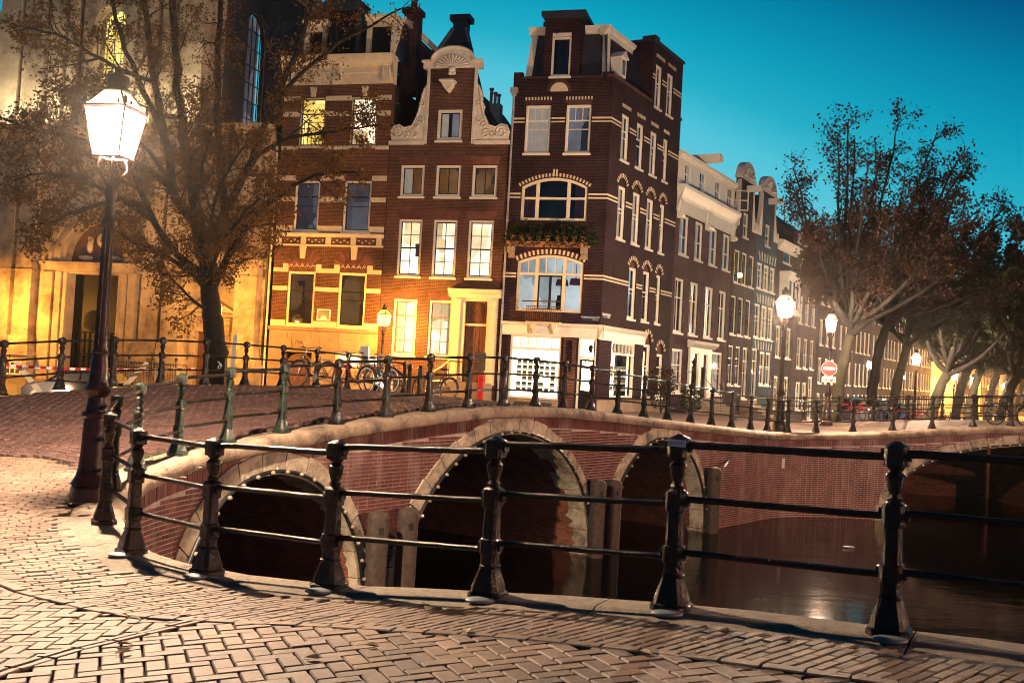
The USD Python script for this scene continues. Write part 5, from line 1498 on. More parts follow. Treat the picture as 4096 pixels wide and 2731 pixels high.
for a, b in w2_:
    window(B, FR, a, b, 12.02, 14.36, cols=1, split=13.58, room='room_yellow' if a < -14 else 'room_bright', frame='stone_trim', sash='black_paint', w=.06, label='brightly lit upper window behind bare branches')
    q = MB(); fprism(q, FR, Polygon([((a + b) / 2 - .1, 14.40), ((a + b) / 2 + .1, 14.40), ((a + b) / 2 + .15, 14.85), ((a + b) / 2 - .15, 14.85)]), -.02, .10); q.build('keystone', 'stone_trim', B)
    q = MB()
    if a < -14:
        for j in range(6): q.tube([FR.P(a + .12 + .2 * j, -.3, 12.1), FR.P(a + .12 + .2 * j, -.3, 13.3 - .12 * j)], .018, 4)
        q.tube([FR.P(a, -.3, 13.4), FR.P(b, -.3, 12.6)], .03, 4); q.build('banister', 'interior_dark', B)
    else:
        q.sphere(FR.P(a + .35, -.5, 13.1), .16, 2); q.build('globe_lamp', 'lantern_glow', B)
for z0_, z1_ in ((11.85, 12.02), (13.45, 13.68), (14.2, 14.42)):
    bands(B, FR, z0_, z1_, x0 + .02, x1 - .02, w2_, out=.03)
cornice(B, FR, [(0, 14.97), (.06, 14.97), (.08, 15.45), (.12, 15.5), (.12, 15.75), (.30, 15.82), (.42, 16.0), (.50, 16.2), (.52, 16.28), (-.3, 16.3), (-.3, 14.97)], x0 - .06, x1 + .06, 'stone_trim')
for u in (x0 + .3, (x0 + x1) / 2, x1 - .3):
    q = MB(); fprism(q, FR, Polygon([(u - .2, 15.05), (u + .2, 15.05), (u + .2, 15.8), (u - .2, 15.8)]), .08, .20)
    for j in range(4): q.tube([FR.P(u - .15 + .1 * j, .21, 15.1), FR.P(u - .15 + .1 * j, .21, 15.7)], .025, 5)
    q.build('console', 'stone_trim', B)
# plinth of dressed stone blocks with cellar door and windows
q = MB(); fprism(q, FR, Polygon([(x0, zg), (x1, zg), (x1, 3.3), (x0, 3.3)]).difference(shapely.union_all([rect(-15.15, -13.75, 0, 2.15), rect(-12.6, -11.2, 1.45, 2.28)])), 0, .05); q.build('plinth', 'sandstone', B)
cornice(B, FR, [(.05, 3.16), (.12, 3.2), (.18, 3.33), (.05, 3.36)], x0 - .05, x1 + .02, 'sandstone', 'plinth_cornice')
for r_, (z0_, z1_) in enumerate(((2.82, 3.10), (2.38, 2.76), (1.6, 2.3), (.9, 1.55), (.2, .85))):
    k = 0
    u = x0 + .05
    while u < x1 - .2:
        wd = min(.95 + .25 * ((k + r_) % 3), x1 - .03 - u)
        blk = rect(u, u + wd - .03, z0_, z1_).difference(shapely.union_all([rect(-15.25, -13.65, 0, 2.25), rect(-12.7, -11.1, 1.4, 2.34)]))
        if blk.area > .05:
            q = MB(); fprism(q, FR, blk, .05, .075); q.build('stone_block', 'sandstone', B)
        u += wd; k += 1
q = MB(); fprism(q, FR, Polygon([(-14.68, 2.42), (-14.22, 2.42), (-14.1, 2.86), (-14.8, 2.86)]), .05, .11); ks = q.build('number_stone', 'sandstone', B)
text(ks, 'lettering', '754', FR.P(-14.45, .112, 2.54), FR.ex, (0, 0, 1), .17, 'interior_dark', FR.ew, depth=.004)
q = MB(); fprism(q, FR, seg_arch(-15.1, -13.8, .15, 1.75, 2.12), -.25, -.15); q.build('cellar_door', 'door_wood', B)
window(B, FR, -12.6, -11.2, 1.45, 2.28, cols=1, split=0, room='room_bright', frame='cream_paint', w=.12, sill=False)
q = MB(); fbox(q, FR, -13.62, -12.92, .0, .025, 3.70, 4.24); pb = q.build('picture_board', 'sign_white', B)
q = MB(); fbox(q, FR, -13.56, -12.98, .025, .028, 3.95, 4.19); q.build('picture_sky', 'zinc', pb)
q = MB(); fprism(q, FR, Polygon([(-13.56, 3.76), (-12.98, 3.76), (-12.98, 4.0), (-13.1, 4.03), (-13.27, 4.06), (-13.45, 4.03), (-13.56, 4.0)]).difference(seg_arch(-13.42, -13.12, 3.70, 3.80, 3.95)), .028, .031); q.build('picture_bridge', 'sandstone', pb)
# mansard with dormers, side gutter, chimney
q = MB(); quad4(q, [FR.P(x0, -.2, 16.28), FR.P(x1, -.2, 16.28), FR.P(x1 - .1, -1.2, 18.2), FR.P(x0 + .4, -1.2, 18.2)]); quad4(q, [FR.P(x1, -.2, 16.28), FR.P(x1, -9, 16.28), FR.P(x1 - .1, -9, 18.2), FR.P(x1 - .1, -1.2, 18.2)])
quad4(q, [FR.P(x0 + .4, -1.2, 18.2), FR.P(x1 - .1, -1.2, 18.2), FR.P(x1 - .1, -9, 18.2), FR.P(x0 + .4, -9, 18.2)]); q.build('mansard_roof', 'slate', B)
for a, b, zt, kind in ((-15.25, -14.1, 17.9, 0), (-14.3, -12.35, 18.9, 1), (-12.0, -10.55, 18.05, 0)):
    q = MB(); fprism(q, FR, rect(a, b, 16.3, zt).difference(rect(a + .2, b - .2, 16.45, zt - .25)), -1.0, -.15); dm = q.build('dormer', 'cream_paint' if kind == 0 else 'slate', B)
    q = MB(); fprism(q, FR, rect(a + .2, b - .2, 16.45, zt - .25), -.4, -.35); q.build('dormer_window', 'door_dark', dm)
    if kind:
        q = MB(); fprism(q, FR, Polygon([(a - .15, zt), (b + .15, zt), ((a + b) / 2 + .4, zt + .55), ((a + b) / 2 - .4, zt + .55)]), -1.1, -.05); q.build('dormer_roof', 'slate', dm)
    else:
        cornice(B, FR, [(-1, zt), (-.1, zt), (.0, zt + .12), (.02, zt + .25), (-1, zt + .28)], a - .08, b + .08, 'cream_paint', 'dormer_cornice')
q = MB()
for dz, wd in ((0, .10), (.16, .07)):
    q.tube([FR.P(x1 + .02, -1.0, 18.28 + dz), FR.P(x1 + .02, -9, 18.28 + dz)], wd, 6)
q.build('side_gutter', 'white_paint', B)
q = MB(); fbox(q, FR, -10.85, -10.15, -2.6, -1.9, 15, 19.2); fbox(q, FR, -10.95, -10.05, -2.7, -1.8, 19.0, 19.25); q.build('chimney', 'brick_soldier_dark', B)
q = MB(); q.rings(FR.P(-10.5, -2.25, 19.25), [(0, .18, 0), (.5, .15, 0), (.52, .2, 0), (.6, .2, 0)], FR.ex, FR.ew, 10); q.build('chimney_pot', 'slate', B)
downpipe(B, FR, -16.2, .2, 12.0, 'stone_trim', hopper=False)

# ================================================================== church front
CHU = thing('church', 'pale plastered church front with giant pilasters and an arched dark portal', 'church', (*q_edge(26.1, 0), 0))
cx_ = -26.08
portal = rect(-27.6, -24.54, -.4, 5.54)
arch = Polygon([(cx_ + 1.72 * math.cos(x), 6.12 + 2.02 * math.sin(x)) for x in np.linspace(0, math.pi, 25)])
upwin = Polygon([(-27.0, 14.6), (-25.2, 14.6)] + [(-26.1 + .9 * math.cos(x), 18.4 + .9 * math.sin(x)) for x in np.linspace(0, math.pi, 15)])
sdoor = rect(-20.0, -18.4, -.4, 2.9)
wall(CHU, FR, Polygon([(-36, -.6), (-16.45, -.6), (-16.45, 12.8), (-20.0, 12.8), (-20.0, 24), (-32.3, 24), (-32.3, 12.8), (-36, 12.8)]), [portal, arch, upwin, sdoor], 'church_plaster', .9)
body(CHU, FR, -36, -16.45, -.6, 12.7, 12, 'brick_church')
# giant pilasters stand well proud, leaving deep dark slots between them
for a, b in ((-35.6, -34.2), (-33.9, -32.6), (-30.36, -29.36), (-32.2, -30.62), (-22.9, -21.95), (-21.7, -20.7), (-17.75, -16.6)):
    top = 12.0
    q = MB(); fbox(q, FR, a, b, 0, .55, 2.25, top); q.build('pilaster', 'church_plaster', CHU)
    for z0_, z1_, o in ((-.6, 1.25, .85), (1.25, 1.45, .95), (1.45, 1.75, .80), (1.75, 1.95, .72), (1.95, 2.25, .64)):
        q = MB(); fbox(q, FR, a - (o - .55), b + (o - .55), 0, o, z0_, z1_); q.build('pilaster_base', 'church_plaster', CHU)
    q = MB(); fbox(q, FR, a - .08, b + .08, 0, .62, 5.55, 5.66); q.build('pilaster_band', 'church_plaster', CHU)
    q = MB(); fbox(q, FR, a - .1, b + .1, 0, .68, top - .35, top); q.build('capital', 'church_plaster', CHU)
cornice(CHU, FR, [(0, 12.0), (.62, 12.0), (.62, 12.45), (.72, 12.5), (.9, 12.75), (.95, 12.95), (0, 13.05)], -36, -16.4, 'church_plaster', 'entablature')
for a, b in ((-32.25, -31.0), (-30.75, -29.5), (-29.15, -28.3), (-28.05, -27.65), (-24.5, -24.1), (-23.9, -23.05), (-22.6, -22.0), (-21.7, -20.3)):
    q = MB(); fbox(q, FR, a, b, 0, .6, 13.05, 24); q.build('upper_pilaster', 'church_plaster', CHU)
    q = MB(); fbox(q, FR, a - .06, b + .06, 0, .7, 13.05, 13.6); q.build('upper_base', 'church_plaster', CHU)
for z_ in (15.6, 17.4, 19.2, 21):
    q = MB(); fbox(q, FR, -32.3, -27.3, 0, .05, z_, z_ + .05); fbox(q, FR, -24.9, -20, 0, .05, z_, z_ + .05); q.build('stone_joint', 'church_plaster', CHU)
for u in (-30.88, -29.33, -28.18, -27.5):
    q = MB(); q.tube([FR.P(u, .3, 13), FR.P(u, .3, 24)], .07, 8); q.build('downpipe', 'black_paint', CHU)
vol = MB()
for r0, zc, uc in ((.9, 18.2, -32.7), (.7, 16.6, -33.2), (1.4, 14.6, -33.9)):
    vol.rings(FR.P(uc, 0, zc), [(-.3, r0, 0), (.45, r0, 0)], FR.ex, (0, 0, 1), 20, FR.ew)
vol.build('volute', 'church_plaster', CHU, smooth=40)
window(CHU, FR, -27.0, -25.2, 14.6, 19.3, cols=4, rows=6, split=16.4, room='room_yellow', frame='stone_trim', sash='zinc', head=upwin, sill=False, depth=.5, label='tall lit church window with zinc bars')
# portal arch mouldings
for r0, r1, o in ((1.72, 1.95, .08), (1.95, 2.12, .20), (2.16, 2.42, .14), (2.42, 2.60, .26)):
    for sgn in (0,):
        pts_ = [(cx_ + r * math.cos(x), 6.12 + (r + .3) * math.sin(x)) for r, x in [(r1, t_) for t_ in np.linspace(0, math.pi, 25)] + [(r0, t_) for t_ in np.linspace(math.pi, 0, 25)]]
        q = MB(); fprism(q, FR, Polygon(pts_), -.1, o); q.build('arch_moulding', 'church_plaster', CHU)
q = MB(); fprism(q, FR, arch, -.8, -.45); tym = q.build('tympanum', 'door_wood', CHU)
q = MB(); q.sphere(FR.P(-25.9, -.38, 7.3), .34, 1, (1, 1, 1.2)); q.sphere(FR.P(-26.7, -.38, 6.95), .22, 1, (.7, .7, 1.5))
for k in range(4): q.tube([FR.P(-26.75 + .06 * k, -.36, 7.1), FR.P(-26.82 + .10 * k, -.36, 7.5 - .03 * abs(k - 1))], .035, 5)
q.sphere(FR.P(-26.9, -.38, 6.4), .25, 1, (1.6, .6, .5)); q.sphere(FR.P(-25.2, -.38, 6.4), .25, 1, (1.6, .6, .5)); q.build('relief', 'stone_trim', tym, smooth=True)
cornice(CHU, FR, [(0, 5.62), (.22, 5.62), (.22, 5.88), (.34, 5.95), (.40, 6.1), (0, 6.14)], -29.1, -23.1, 'church_plaster', 'impost')
for u0, u1, o in ((-28.95, -28.3, .30), (-28.2, -27.85, .22), (-27.82, -27.6, .12), (-24.54, -24.3, .12), (-24.28, -23.95, .22), (-23.85, -23.2, .30)):
    q = MB(); fbox(q, FR, u0, u1, 0, o, -.5, 5.6); q.build('jamb_pier', 'church_plaster', CHU)
q = MB(); fbox(q, FR, -27.6, -24.54, -.7, -.6, -.4, 5.54)
q.build('portal_door', 'door_dark', CHU)
q = MB()
for k in range(10):
    u = -27.45 + 2.76 * k / 9
    q.tube([FR.P(u, -.55, .2), FR.P(u, -.55, 2.6)], .035, 6)
for z_ in (.4, 1.5, 2.6): q.tube([FR.P(-27.55, -.56, z_), FR.P(-24.6, -.56, z_)], .03, 5)
q.sphere(FR.P(-26.4, -.56, 3.2), .5, 1, (1, .1, 1.1)); q.build('portal_gate', 'door_dark', CHU)
# narrow barred slits beside the portal
for u in (-30.5, -21.75):
    q = MB(); fbox(q, FR, u - .12, u + .12, -.0, .02, 2.3, 4.3)
    q.build('slit_window', 'interior_dark', CHU)
    for k in range(6):
        q = MB(); fbox(q, FR, u - .10, u + .10, .02, .03, 2.35 + .32 * k, 2.62 + .32 * k); q.build('slit_pane', 'curtain', CHU)
# side door with small pediment, number 756
q = MB(); fprism(q, FR, rect(-20.3, -18.1, -.5, 3.1).difference(sdoor), 0, .15); q.build('side_door_case', 'church_plaster', CHU)
q = MB(); fbox(q, FR, -20.0, -18.4, -.3, -.2, -.4, 2.9); q.build('side_door', 'door_wood', CHU)
cornice(CHU, FR, [(0, 3.6), (.35, 3.62), (.5, 3.8), (0, 3.86)], -20.6, -17.7, 'church_plaster', 'hood')
q = MB(); fprism(q, FR, Polygon([(-20.65, 3.84), (-17.65, 3.84), (-19.15, 4.65)]).difference(Polygon([(-20.0, 3.96), (-18.3, 3.96), (-19.15, 4.4)])), 0, .5); q.build('pediment', 'church_plaster', CHU)
q = MB(); fprism(q, FR, Polygon([(-20.3, 3.84), (-18.0, 3.84), (-19.15, 4.5)]), 0, .15); q.build('pediment_field', 'church_plaster', CHU)
for u in (-20.2, -18.2):
    q = MB(); q.rings(FR.P(u, .18, 3.35), [(-.15, .16, 0), (.15, .16, 0)], FR.ew, (0, 0, 1), 12, FR.ex); fbox(q, FR, u - .12, u + .12, 0, .22, 2.75, 3.6); q.build('console', 'church_plaster', CHU)
text(CHU, 'house_number', '756', FR.P(-17.95, .02, 1.9), FR.ex, (0, 0, 1), .22, 'interior_dark', FR.ew, depth=.01)
# dark brick side of the nave with tall windows
NV = Fac(FR.P(-20.0, 0, 0)[:2], -FN, -FD)
nops = []
for a, b in ((2.9, 5.3), (9.3, 11.7)):
    nops.append(Polygon([(a, 11.5), (b, 11.5)] + [((a + b) / 2 + (b - a) / 2 * math.cos(x), 18.8 + 1.3 * math.sin(x)) for x in np.linspace(0, math.pi, 13)]))
wall(CHU, NV, Polygon([(.9, 12.5), (24, 12.5), (24, 22.6), (.9, 22.6)]).union(Polygon([(.9, 4), (24, 4), (24, 13), (.9, 13)])), nops, 'brick_church', .5, 'nave_wall')
for hd in nops:
    a, z0_, b, z1_ = hd.bounds
    window(CHU, NV, a, b, z0_, z1_, cols=5, rows=9, split=0, frame='zinc', sash='interior_dark', head=hd, sill=False, depth=.3, mw=.05, room='room_faint')
cornice(CHU, NV, [(0, 22.3), (.25, 22.35), (.5, 22.6), (.55, 22.95), (0, 23)], 0.9, 24, 'gable_white', 'nave_gutter')
q = MB(); quad4(q, [NV.P(.9, 0, 22.8), NV.P(24, 0, 22.8), NV.P(24, -5, 27), NV.P(.9, -5, 27)]); q.build('nave_roof', 'slate', CHU)
# notice on the plinth
q = MB(); fbox(q, FR, -30.3, -29.3, .88, .90, .25, .95); nb = q.build('notice_board', 'sign_white', CHU)
for k in range(6):
    q = MB(); u = -30.22 + .3 * (k % 3); z_ = .32 + .32 * (k // 3); fbox(q, FR, u, u + .22, .90, .905, z_, z_ + .22); q.build('notice', 'roof_tile', nb)
# spiked fence before the church
def spike_fence(u0, u1, w, label):
    o = FR.P(u0, w, 0)
    z = float(H(o[:2])[0])
    t = thing('iron_fence', label, 'fence', (o[0], o[1], z))
    n = int((u1 - u0) / .14)
    for k in range(n + 1):
        u = u0 + (u1 - u0) * k / n
        p = FR.P(u, w, z); q = MB()
        if k % 9 == 0:
            q.tube([p, p + (0, 0, 1.35)], .035, 6); q.sphere(p + (0, 0, 1.42), .075, 1); q.build('fence_post', 'black_paint', t)
        else:
            q.tube([p + (0, 0, .1), p + (0, 0, 1.1)], .012, 4); q.rings(p + (0, 0, 1.1), [(0, .026, 0), (.05, .03, 0), (.14, 0.001, 0)], n=5); q.build('bar', 'black_paint', t)
    for zz in (.18, .95):
        q = MB(); q.tube([FR.P(u0, w, z + zz), FR.P(u1, w, z + zz)], .018, 4); q.build('fence_rail', 'black_paint', t)
spike_fence(-33.5, -28.9, 2.2, 'black spiked iron fence left of the church portal')
spike_fence(-23.4, -19.6, 2.2, 'black spiked iron fence right of the church portal')

# ================================================================== side street row
def tall_windows(t, cols, z0, z1, split, rooms, sash=None, rows=1, **k):
    for i, (a, b) in enumerate(cols):
        window(t, SI, a, b, z0, z1, cols=2, rows=rows, split=split, room=rooms[i % len(rooms)], sash=sash, **k)
# white-attic house
W = thing('white_attic_house', 'purple brick house with a white attic storey and white cornice', 'house', (*s_edge(8.4, 0), .1))
u0, u1 = 8.42, 17.75
ca = [(9.0, 10.32), (11.33, 12.58), (13.65, 14.98), (16.0, 17.3)]
cb = [(8.78, 10.06), (10.98, 12.3), (13.38, 14.75), (15.78, 17.1)]
ops = [rect(a, b, 8.36, 10.42) for a, b in ca] + [rect(a, b, 4.28, 7.1) for a, b in cb] + [rect(8.8, 10.42, 1.17, 3.43), rect(14.9, 16.9, 1.1, 3.53), rect(11.5, 12.6, .95, 3.3), rect(13.0, 14.1, .95, 3.3)]
wall(W, SI, Polygon([(u0, -.3), (u1, -.3), (u1, 10.62), (u0, 10.62)]), ops, 'brick_white_house'); body(W, SI, u0, u1, -.3, 13.3, 9)
tall_windows(W, ca, 8.36, 10.42, 9.3, ['room_faint'], curtain=(0, 0, .85, 'curtain'))
tall_windows(W, cb[:2], 4.28, 7.1, 6.1, ['room_faint', 'room_dim'], curtain=(0, 0, .6, 'curtain'))
tall_windows(W, cb[2:], 4.28, 7.1, 6.1, ['room_bright'], label='lit tall window with pale blinds')
window(W, SI, 8.8, 10.42, 1.17, 3.43, cols=3, split=2.6, room='room_warm', curtain=(0, 0, 1, 'curtain')); window(W, SI, 14.9, 16.9, 1.1, 3.53, cols=3, split=2.6, room='room_bright', curtain=(0, 0, 1, 'curtain'))
cornice(W, SI, [(0, 10.5), (.05, 10.5), (.06, 11.15), (.12, 11.2), (.16, 11.3), (.30, 11.55), (.42, 11.68), (.45, 11.85), (0, 11.9)], u0, u1 + .1, 'white_paint')
for u in (8.7, 13.0, 13.4, 17.5):
    q = MB(); fprism(q, SI, rect(u - .17, u + .17, 10.15, 11.2), 0, .16); q.rings(SI.P(u, .2, 10.3), [(-.17, .14, 0), (.17, .14, 0)], SI.ew, (0, 0, 1), 10, SI.ex); q.build('console', 'white_paint', W)
att = [(9.3, 10.25), (11.55, 12.55), (14.1, 15.05), (16.3, 17.3)]
wall(W, SI, Polygon([(u0, 11.85), (u1, 11.85), (u1, 13.35), (u0, 13.35)]), [rect(a, b, 11.97, 13.18) for a, b in att], 'white_paint', .2, 'attic_wall')
for i, (a, b) in enumerate(att):
    window(W, SI, a, b, 11.97, 13.18, cols=2, split=12.6, room='room_cool' if i < 2 else 'room_faint', depth=.1, w=.05)
q = MB()
cs = [SI.P(17.3, .05, z) for z in (12.0, 13.15)]; out_ = np.array([*SN, 0]) * .75 + np.array([*SD, 0]) * .5
for a, b in ((cs[0], cs[1]), (cs[0] + out_, cs[1] + out_), (cs[0], cs[0] + out_), (cs[1], cs[1] + out_), ((cs[0] + cs[1]) / 2, (cs[0] + cs[1]) / 2 + out_)):
    q.tube([a, b], .04, 4)
q.build('open_casement', 'white_paint', W)
cornice(W, SI, [(-.2, 13.3), (.06, 13.3), (.10, 13.4), (.2, 13.45), (.22, 13.6), (-.2, 13.62)], u0, u1 + .05, 'white_paint', 'attic_cornice')
q = MB(); quad4(q, [SI.P(u0, -.2, 13.55), SI.P(u1, -.2, 13.55), SI.P(u1 - 1.2, -4, 16.2), SI.P(u0, -4, 16.2)]); quad4(q, [SI.P(u1, -.2, 13.55), SI.P(u1, -9, 13.55), SI.P(u1 - 1.2, -9, 16.2), SI.P(u1 - 1.2, -4, 16.2)]); q.build('roof', 'roof_tile', W)
q = MB()
for u in (9.2, 10.3): quad4(q, [SI.P(u, -.55, 13.9), SI.P(u + .6, -.55, 13.9), SI.P(u + .6, -2, 14.95), SI.P(u, -2, 14.95)])
q.build('skylight', 'glass', W)
q = MB(); fbox(q, SI, 12.0, 12.6, -1, .95, 13.75, 14.15); q.build('hoist_beam', 'white_paint', W)
for u in (11.0, 12.0):
    q = MB(); q.tube([SI.P(u, -1.6, 14.2), SI.P(u, -1.6, 16.1)], .19, 10); q.tube([SI.P(u, -1.6, 16.1), SI.P(u, -1.6, 16.25)], .26, 10); q.build('steel_flue', 'steel', W, smooth=40)
q = MB(); fprism(q, SI, rect(11.2, 14.7, .1, 3.75).difference(shapely.union_all([rect(11.5, 12.6, .1, 3.3), rect(13.0, 14.1, .1, 3.3)])), 0, .12); q.build('door_case', 'white_paint', W)
cornice(W, SI, [(0, 3.6), (.2, 3.62), (.4, 3.8), (.45, 3.95), (0, 4.02)], 11.0, 14.95, 'white_paint', 'door_hood')
for a in (11.5, 13.0):
    q = MB(); fprism(q, SI, rect(a, a + 1.1, .95, 2.55), -.2, -.12); q.build('door', 'door_dark', W)
    q = MB(); q.add([SI.P(x, -.15, z) for x, z in ((a, 2.62), (a + 1.1, 2.62), (a + 1.1, 3.3), (a, 3.3))], [[0, 1, 2, 3]]); q.build('fanlight', 'room_warm', W)
q = MB(); q.tube([SI.P(11.2, .05, 2.3), SI.P(11.2, .35, 2.3), SI.P(11.2, .35, 2.5)], .02, 5); q.rings(SI.P(11.2, .35, 2.5), [(0, .06, 0), (.3, .12, 0), (.34, .14, 0), (.48, .03, 0), (.55, .02, 0)], n=6); q.build('wall_lantern', 'black_paint', W)
q = MB()
for k in range(5): fbox(q, SI, 11.2, 14.5, 0, .9 + .25 * (4 - k), -.1 + .2 * k, .1 + .2 * k + .002)
q.build('stoop', 'sandstone', W)
q = MB()
for u in (11.25, 12.8, 14.45):
    q.tube([SI.P(u, .95, 1.0), SI.P(u, .95, 2.0), SI.P(u, 1.9, 1.1), SI.P(u, 1.9, .0)], .022, 5)
q.build('stoop_rail', 'black_paint', W)
# neck gables
def neck_house(name, label, u0, u1, zb, ztop, m, gm, wins, gwin, rooms, wlist):
    t = thing(name, label, 'house', (*s_edge(u0, 0), zb))
    c = (u0 + u1) / 2; hw = (u1 - u0) * .29
    out = Polygon([(u0, zb), (u1, zb), (u1, ztop), (c + hw, ztop), (c + hw, ztop + 3.0), (c - hw, ztop + 3.0), (c - hw, ztop), (u0, ztop)])
    ops = [rect(a, b, z0, z1) for (z0, z1, cols, *_r) in wlist for a, b in cols]
    g0, g1 = gwin
    ops.append(rect(c - .52, c + .52, g0, g1))
    wall(t, SI, out, ops, m); body(t, SI, u0, u1, zb, ztop, 9)
    for (z0, z1, cols, split, room, sash) in wlist:
        for i, (a, b) in enumerate(cols):
            window(t, SI, a, b, z0, z1, cols=2, split=split, room=room, sash=sash, curtain=(0, 0, (.5, 1, .7)[i % 3], 'curtain') if room == 'room_faint' else None)
    window(t, SI, c - .52, c + .52, g0, g1, cols=2, split=(g0 + g1) / 2, room='room_faint')
    q = MB(); fprism(q, SI, Polygon([(c - hw - .15, ztop + 2.9), (c - hw - .15, ztop + 3.1)] + [(c + hw * math.cos(x), ztop + 3.1 + .95 * math.sin(x)) for x in np.linspace(math.pi, 0, 13)] + [(c + hw + .15, ztop + 3.1), (c + hw + .15, ztop + 2.9)]), -.35, .10); q.build('gable_hood', 'gable_white', t)
    q = MB()
    for k in range(7):
        x = math.pi * (k + .5) / 7; q.tube([SI.P(c, .12, ztop + 3.05), SI.P(c + hw * .75 * math.cos(x), .13, ztop + 3.05 + .65 * math.sin(x))], [.03, .09], 5)
    q.build('shell', 'gable_white', t, smooth=True)
    for sg in (-1, 1):
        ua = c + sg * hw; wd = (u1 - u0) / 2 - hw
        prof = [(0, 0), (wd, 0), (wd * .95, .5), (wd * .6, .65), (wd * .35, 1.2), (wd * .2, 1.9), (.12, 2.6), (0, 2.8)]
        q = MB(); fprism(q, SI, Polygon([(ua + sg * a, ztop + z) for a, z in prof]).buffer(.01), -.2, .04)
        th = np.linspace(0, 9, 22); rr = .3 * (1 - th / 11)
        q.tube(np.array([SI.P(ua + sg * (wd * .62 + r * math.cos(x)), .06, ztop + .35 + r * math.sin(x)) for x, r in zip(th, rr)]), .05, 5); q.build('scroll', 'gable_white', t)
    q = MB(); fbox(q, SI, c - .17, c + .17, 0, .9, ztop + 2.25, ztop + 2.6); q.build('hoist_beam', 'white_paint', t)
    q = MB(); quad4(q, [SI.P(u0, -.3, ztop - .1), SI.P(c, -.3, ztop + 2.9), SI.P(c, -9, ztop + 2.9), SI.P(u0, -9, ztop - .1)]); quad4(q, [SI.P(u1, -.3, ztop - .1), SI.P(u1, -9, ztop - .1), SI.P(c, -9, ztop + 2.9), SI.P(c, -.3, ztop + 2.9)]); q.build('roof', 'roof_tile', t)
    return t, c
N1, _c = neck_house('neck_gable_house', 'dark brick neck gable house with three lit yellow windows', 17.85, 22.35, -.5, 11.3, 'brick_dark', None, None, (10.75, 12.25), None, [
    (7.85, 9.8, [(18.25, 19.3), (19.7, 20.72), (21.15, 22.2)], 9.0, 'room_yellow', 'black_paint'), (4.73, 7.02, [(17.98, 19.0), (19.42, 20.44), (20.9, 21.95)], 6.2, 'interior_dark', 'black_paint'),
    (1.7, 4.05, [(17.98, 18.95), (19.35, 20.3)], 3.3, 'room_dim', 'black_paint'), (.9, 4.05, [(20.8, 21.8)], 3.2, 'room_dim', None)])
q = MB()
for k in range(6): fbox(q, SI, 20.6, 22.2, 0, .6 + .28 * (5 - k), -.4 + .2 * k, -.2 + .2 * k + .002)
q.build('stoop', 'sandstone', N1)
N2, _c = neck_house('neck_gable_house', 'blue painted neck gable house with white cross-bar windows', 22.42, 27.25, -.5, 11.35, 'brick_blue', None, None, (10.85, 12.25), None, [
    (7.95, 9.6, [(22.9, 24.1), (24.4, 25.6), (25.85, 27.0)], 9.15, 'room_faint', None), (4.8, 6.95, [(22.75, 24.05), (24.3, 25.6), (25.8, 27.05)], 6.15, 'room_faint', None), (1.8, 3.95, [(24.4, 25.6), (25.8, 27.0)], 3.0, 'room_dim', None), (.9, 4.1, [(22.75, 23.9)], 3.3, 'room_dim', None)])
for zz in (7.05, 4.05, 9.75):
    q = MB()
    for k in range(7):
        u = 23.2 + .6 * k; q.tube([SI.P(u - .1 * (k - 3) / 3, .03, zz), SI.P(u + .1 * (k - 3) / 3, .03, zz + .55)], .045, 4)
    q.build('white_keystones', 'white_paint', N2, kind='stuff')
q = MB()
for z in (.95, 1.5, 2.05): q.tube([SI.P(22.4, 1.3, z), SI.P(26.9, 1.3, z)], .022, 4)
for k in range(7): q.tube([SI.P(22.4 + .75 * k, 1.3, -.4), SI.P(22.4 + .75 * k, 1.3, 2.05)], .025, 4)
q.build('terrace_rail', 'black_paint', N2)
def plain_house(name, label, u0, u1, zb, zt, m, wlist, cor='white_paint', roof=True, bay=None):
    t = thing(name, label, 'house', (*s_edge(u0, 0), zb))
    ops = [rect(a, b, z0, z1) for (z0, z1, cols, *_r) in wlist for a, b in cols]
    wall(t, SI, rect(u0, u1, zb, zt), ops, m); body(t, SI, u0, u1, zb, zt, 9)
    for (z0, z1, cols, split, room, sash) in wlist:
        for i, (a, b) in enumerate(cols):
            window(t, SI, a, b, z0, z1, cols=2, split=split, room=room if isinstance(room, str) else room[i % len(room)], sash=sash)
    cornice(t, SI, [(0, zt - .5), (.06, zt - .5), (.1, zt - .15), (.4, zt), (.42, zt + .15), (0, zt + .2)], u0, u1, cor)
    if roof:
        q = MB(); quad4(q, [SI.P(u0, -.2, zt + .1), SI.P(u1, -.2, zt + .1), SI.P(u1, -4, zt + 3), SI.P(u0, -4, zt + 3)]); q.add([SI.P(u1, -.2, zt + .1), SI.P(u1, -8, zt + .1), SI.P(u1, -4, zt + 3)], [[0, 1, 2]]); q.add([SI.P(u0, -.2, zt + .1), SI.P(u0, -4, zt + 3), SI.P(u0, -8, zt + .1)], [[0, 1, 2]]); q.build('roof', 'roof_tile', t)
    return t
D = plain_house('dark_house', 'black brick house with a white bay window and steep dark roof', 27.32, 32.3, -.7, 11.5, 'brick_dark', [(10.3, 11.2, [(28.8, 30.8)], 0, 'room_yellow', 'black_paint'), (3.75, 5.9, [(27.95, 29.1), (29.3, 30.4), (30.6, 31.8)], 5.0, 'interior_dark', None), (.2, 2.45, [(28.0, 29.0), (30.6, 31.7)], 1.7, 'room_dim', None)])
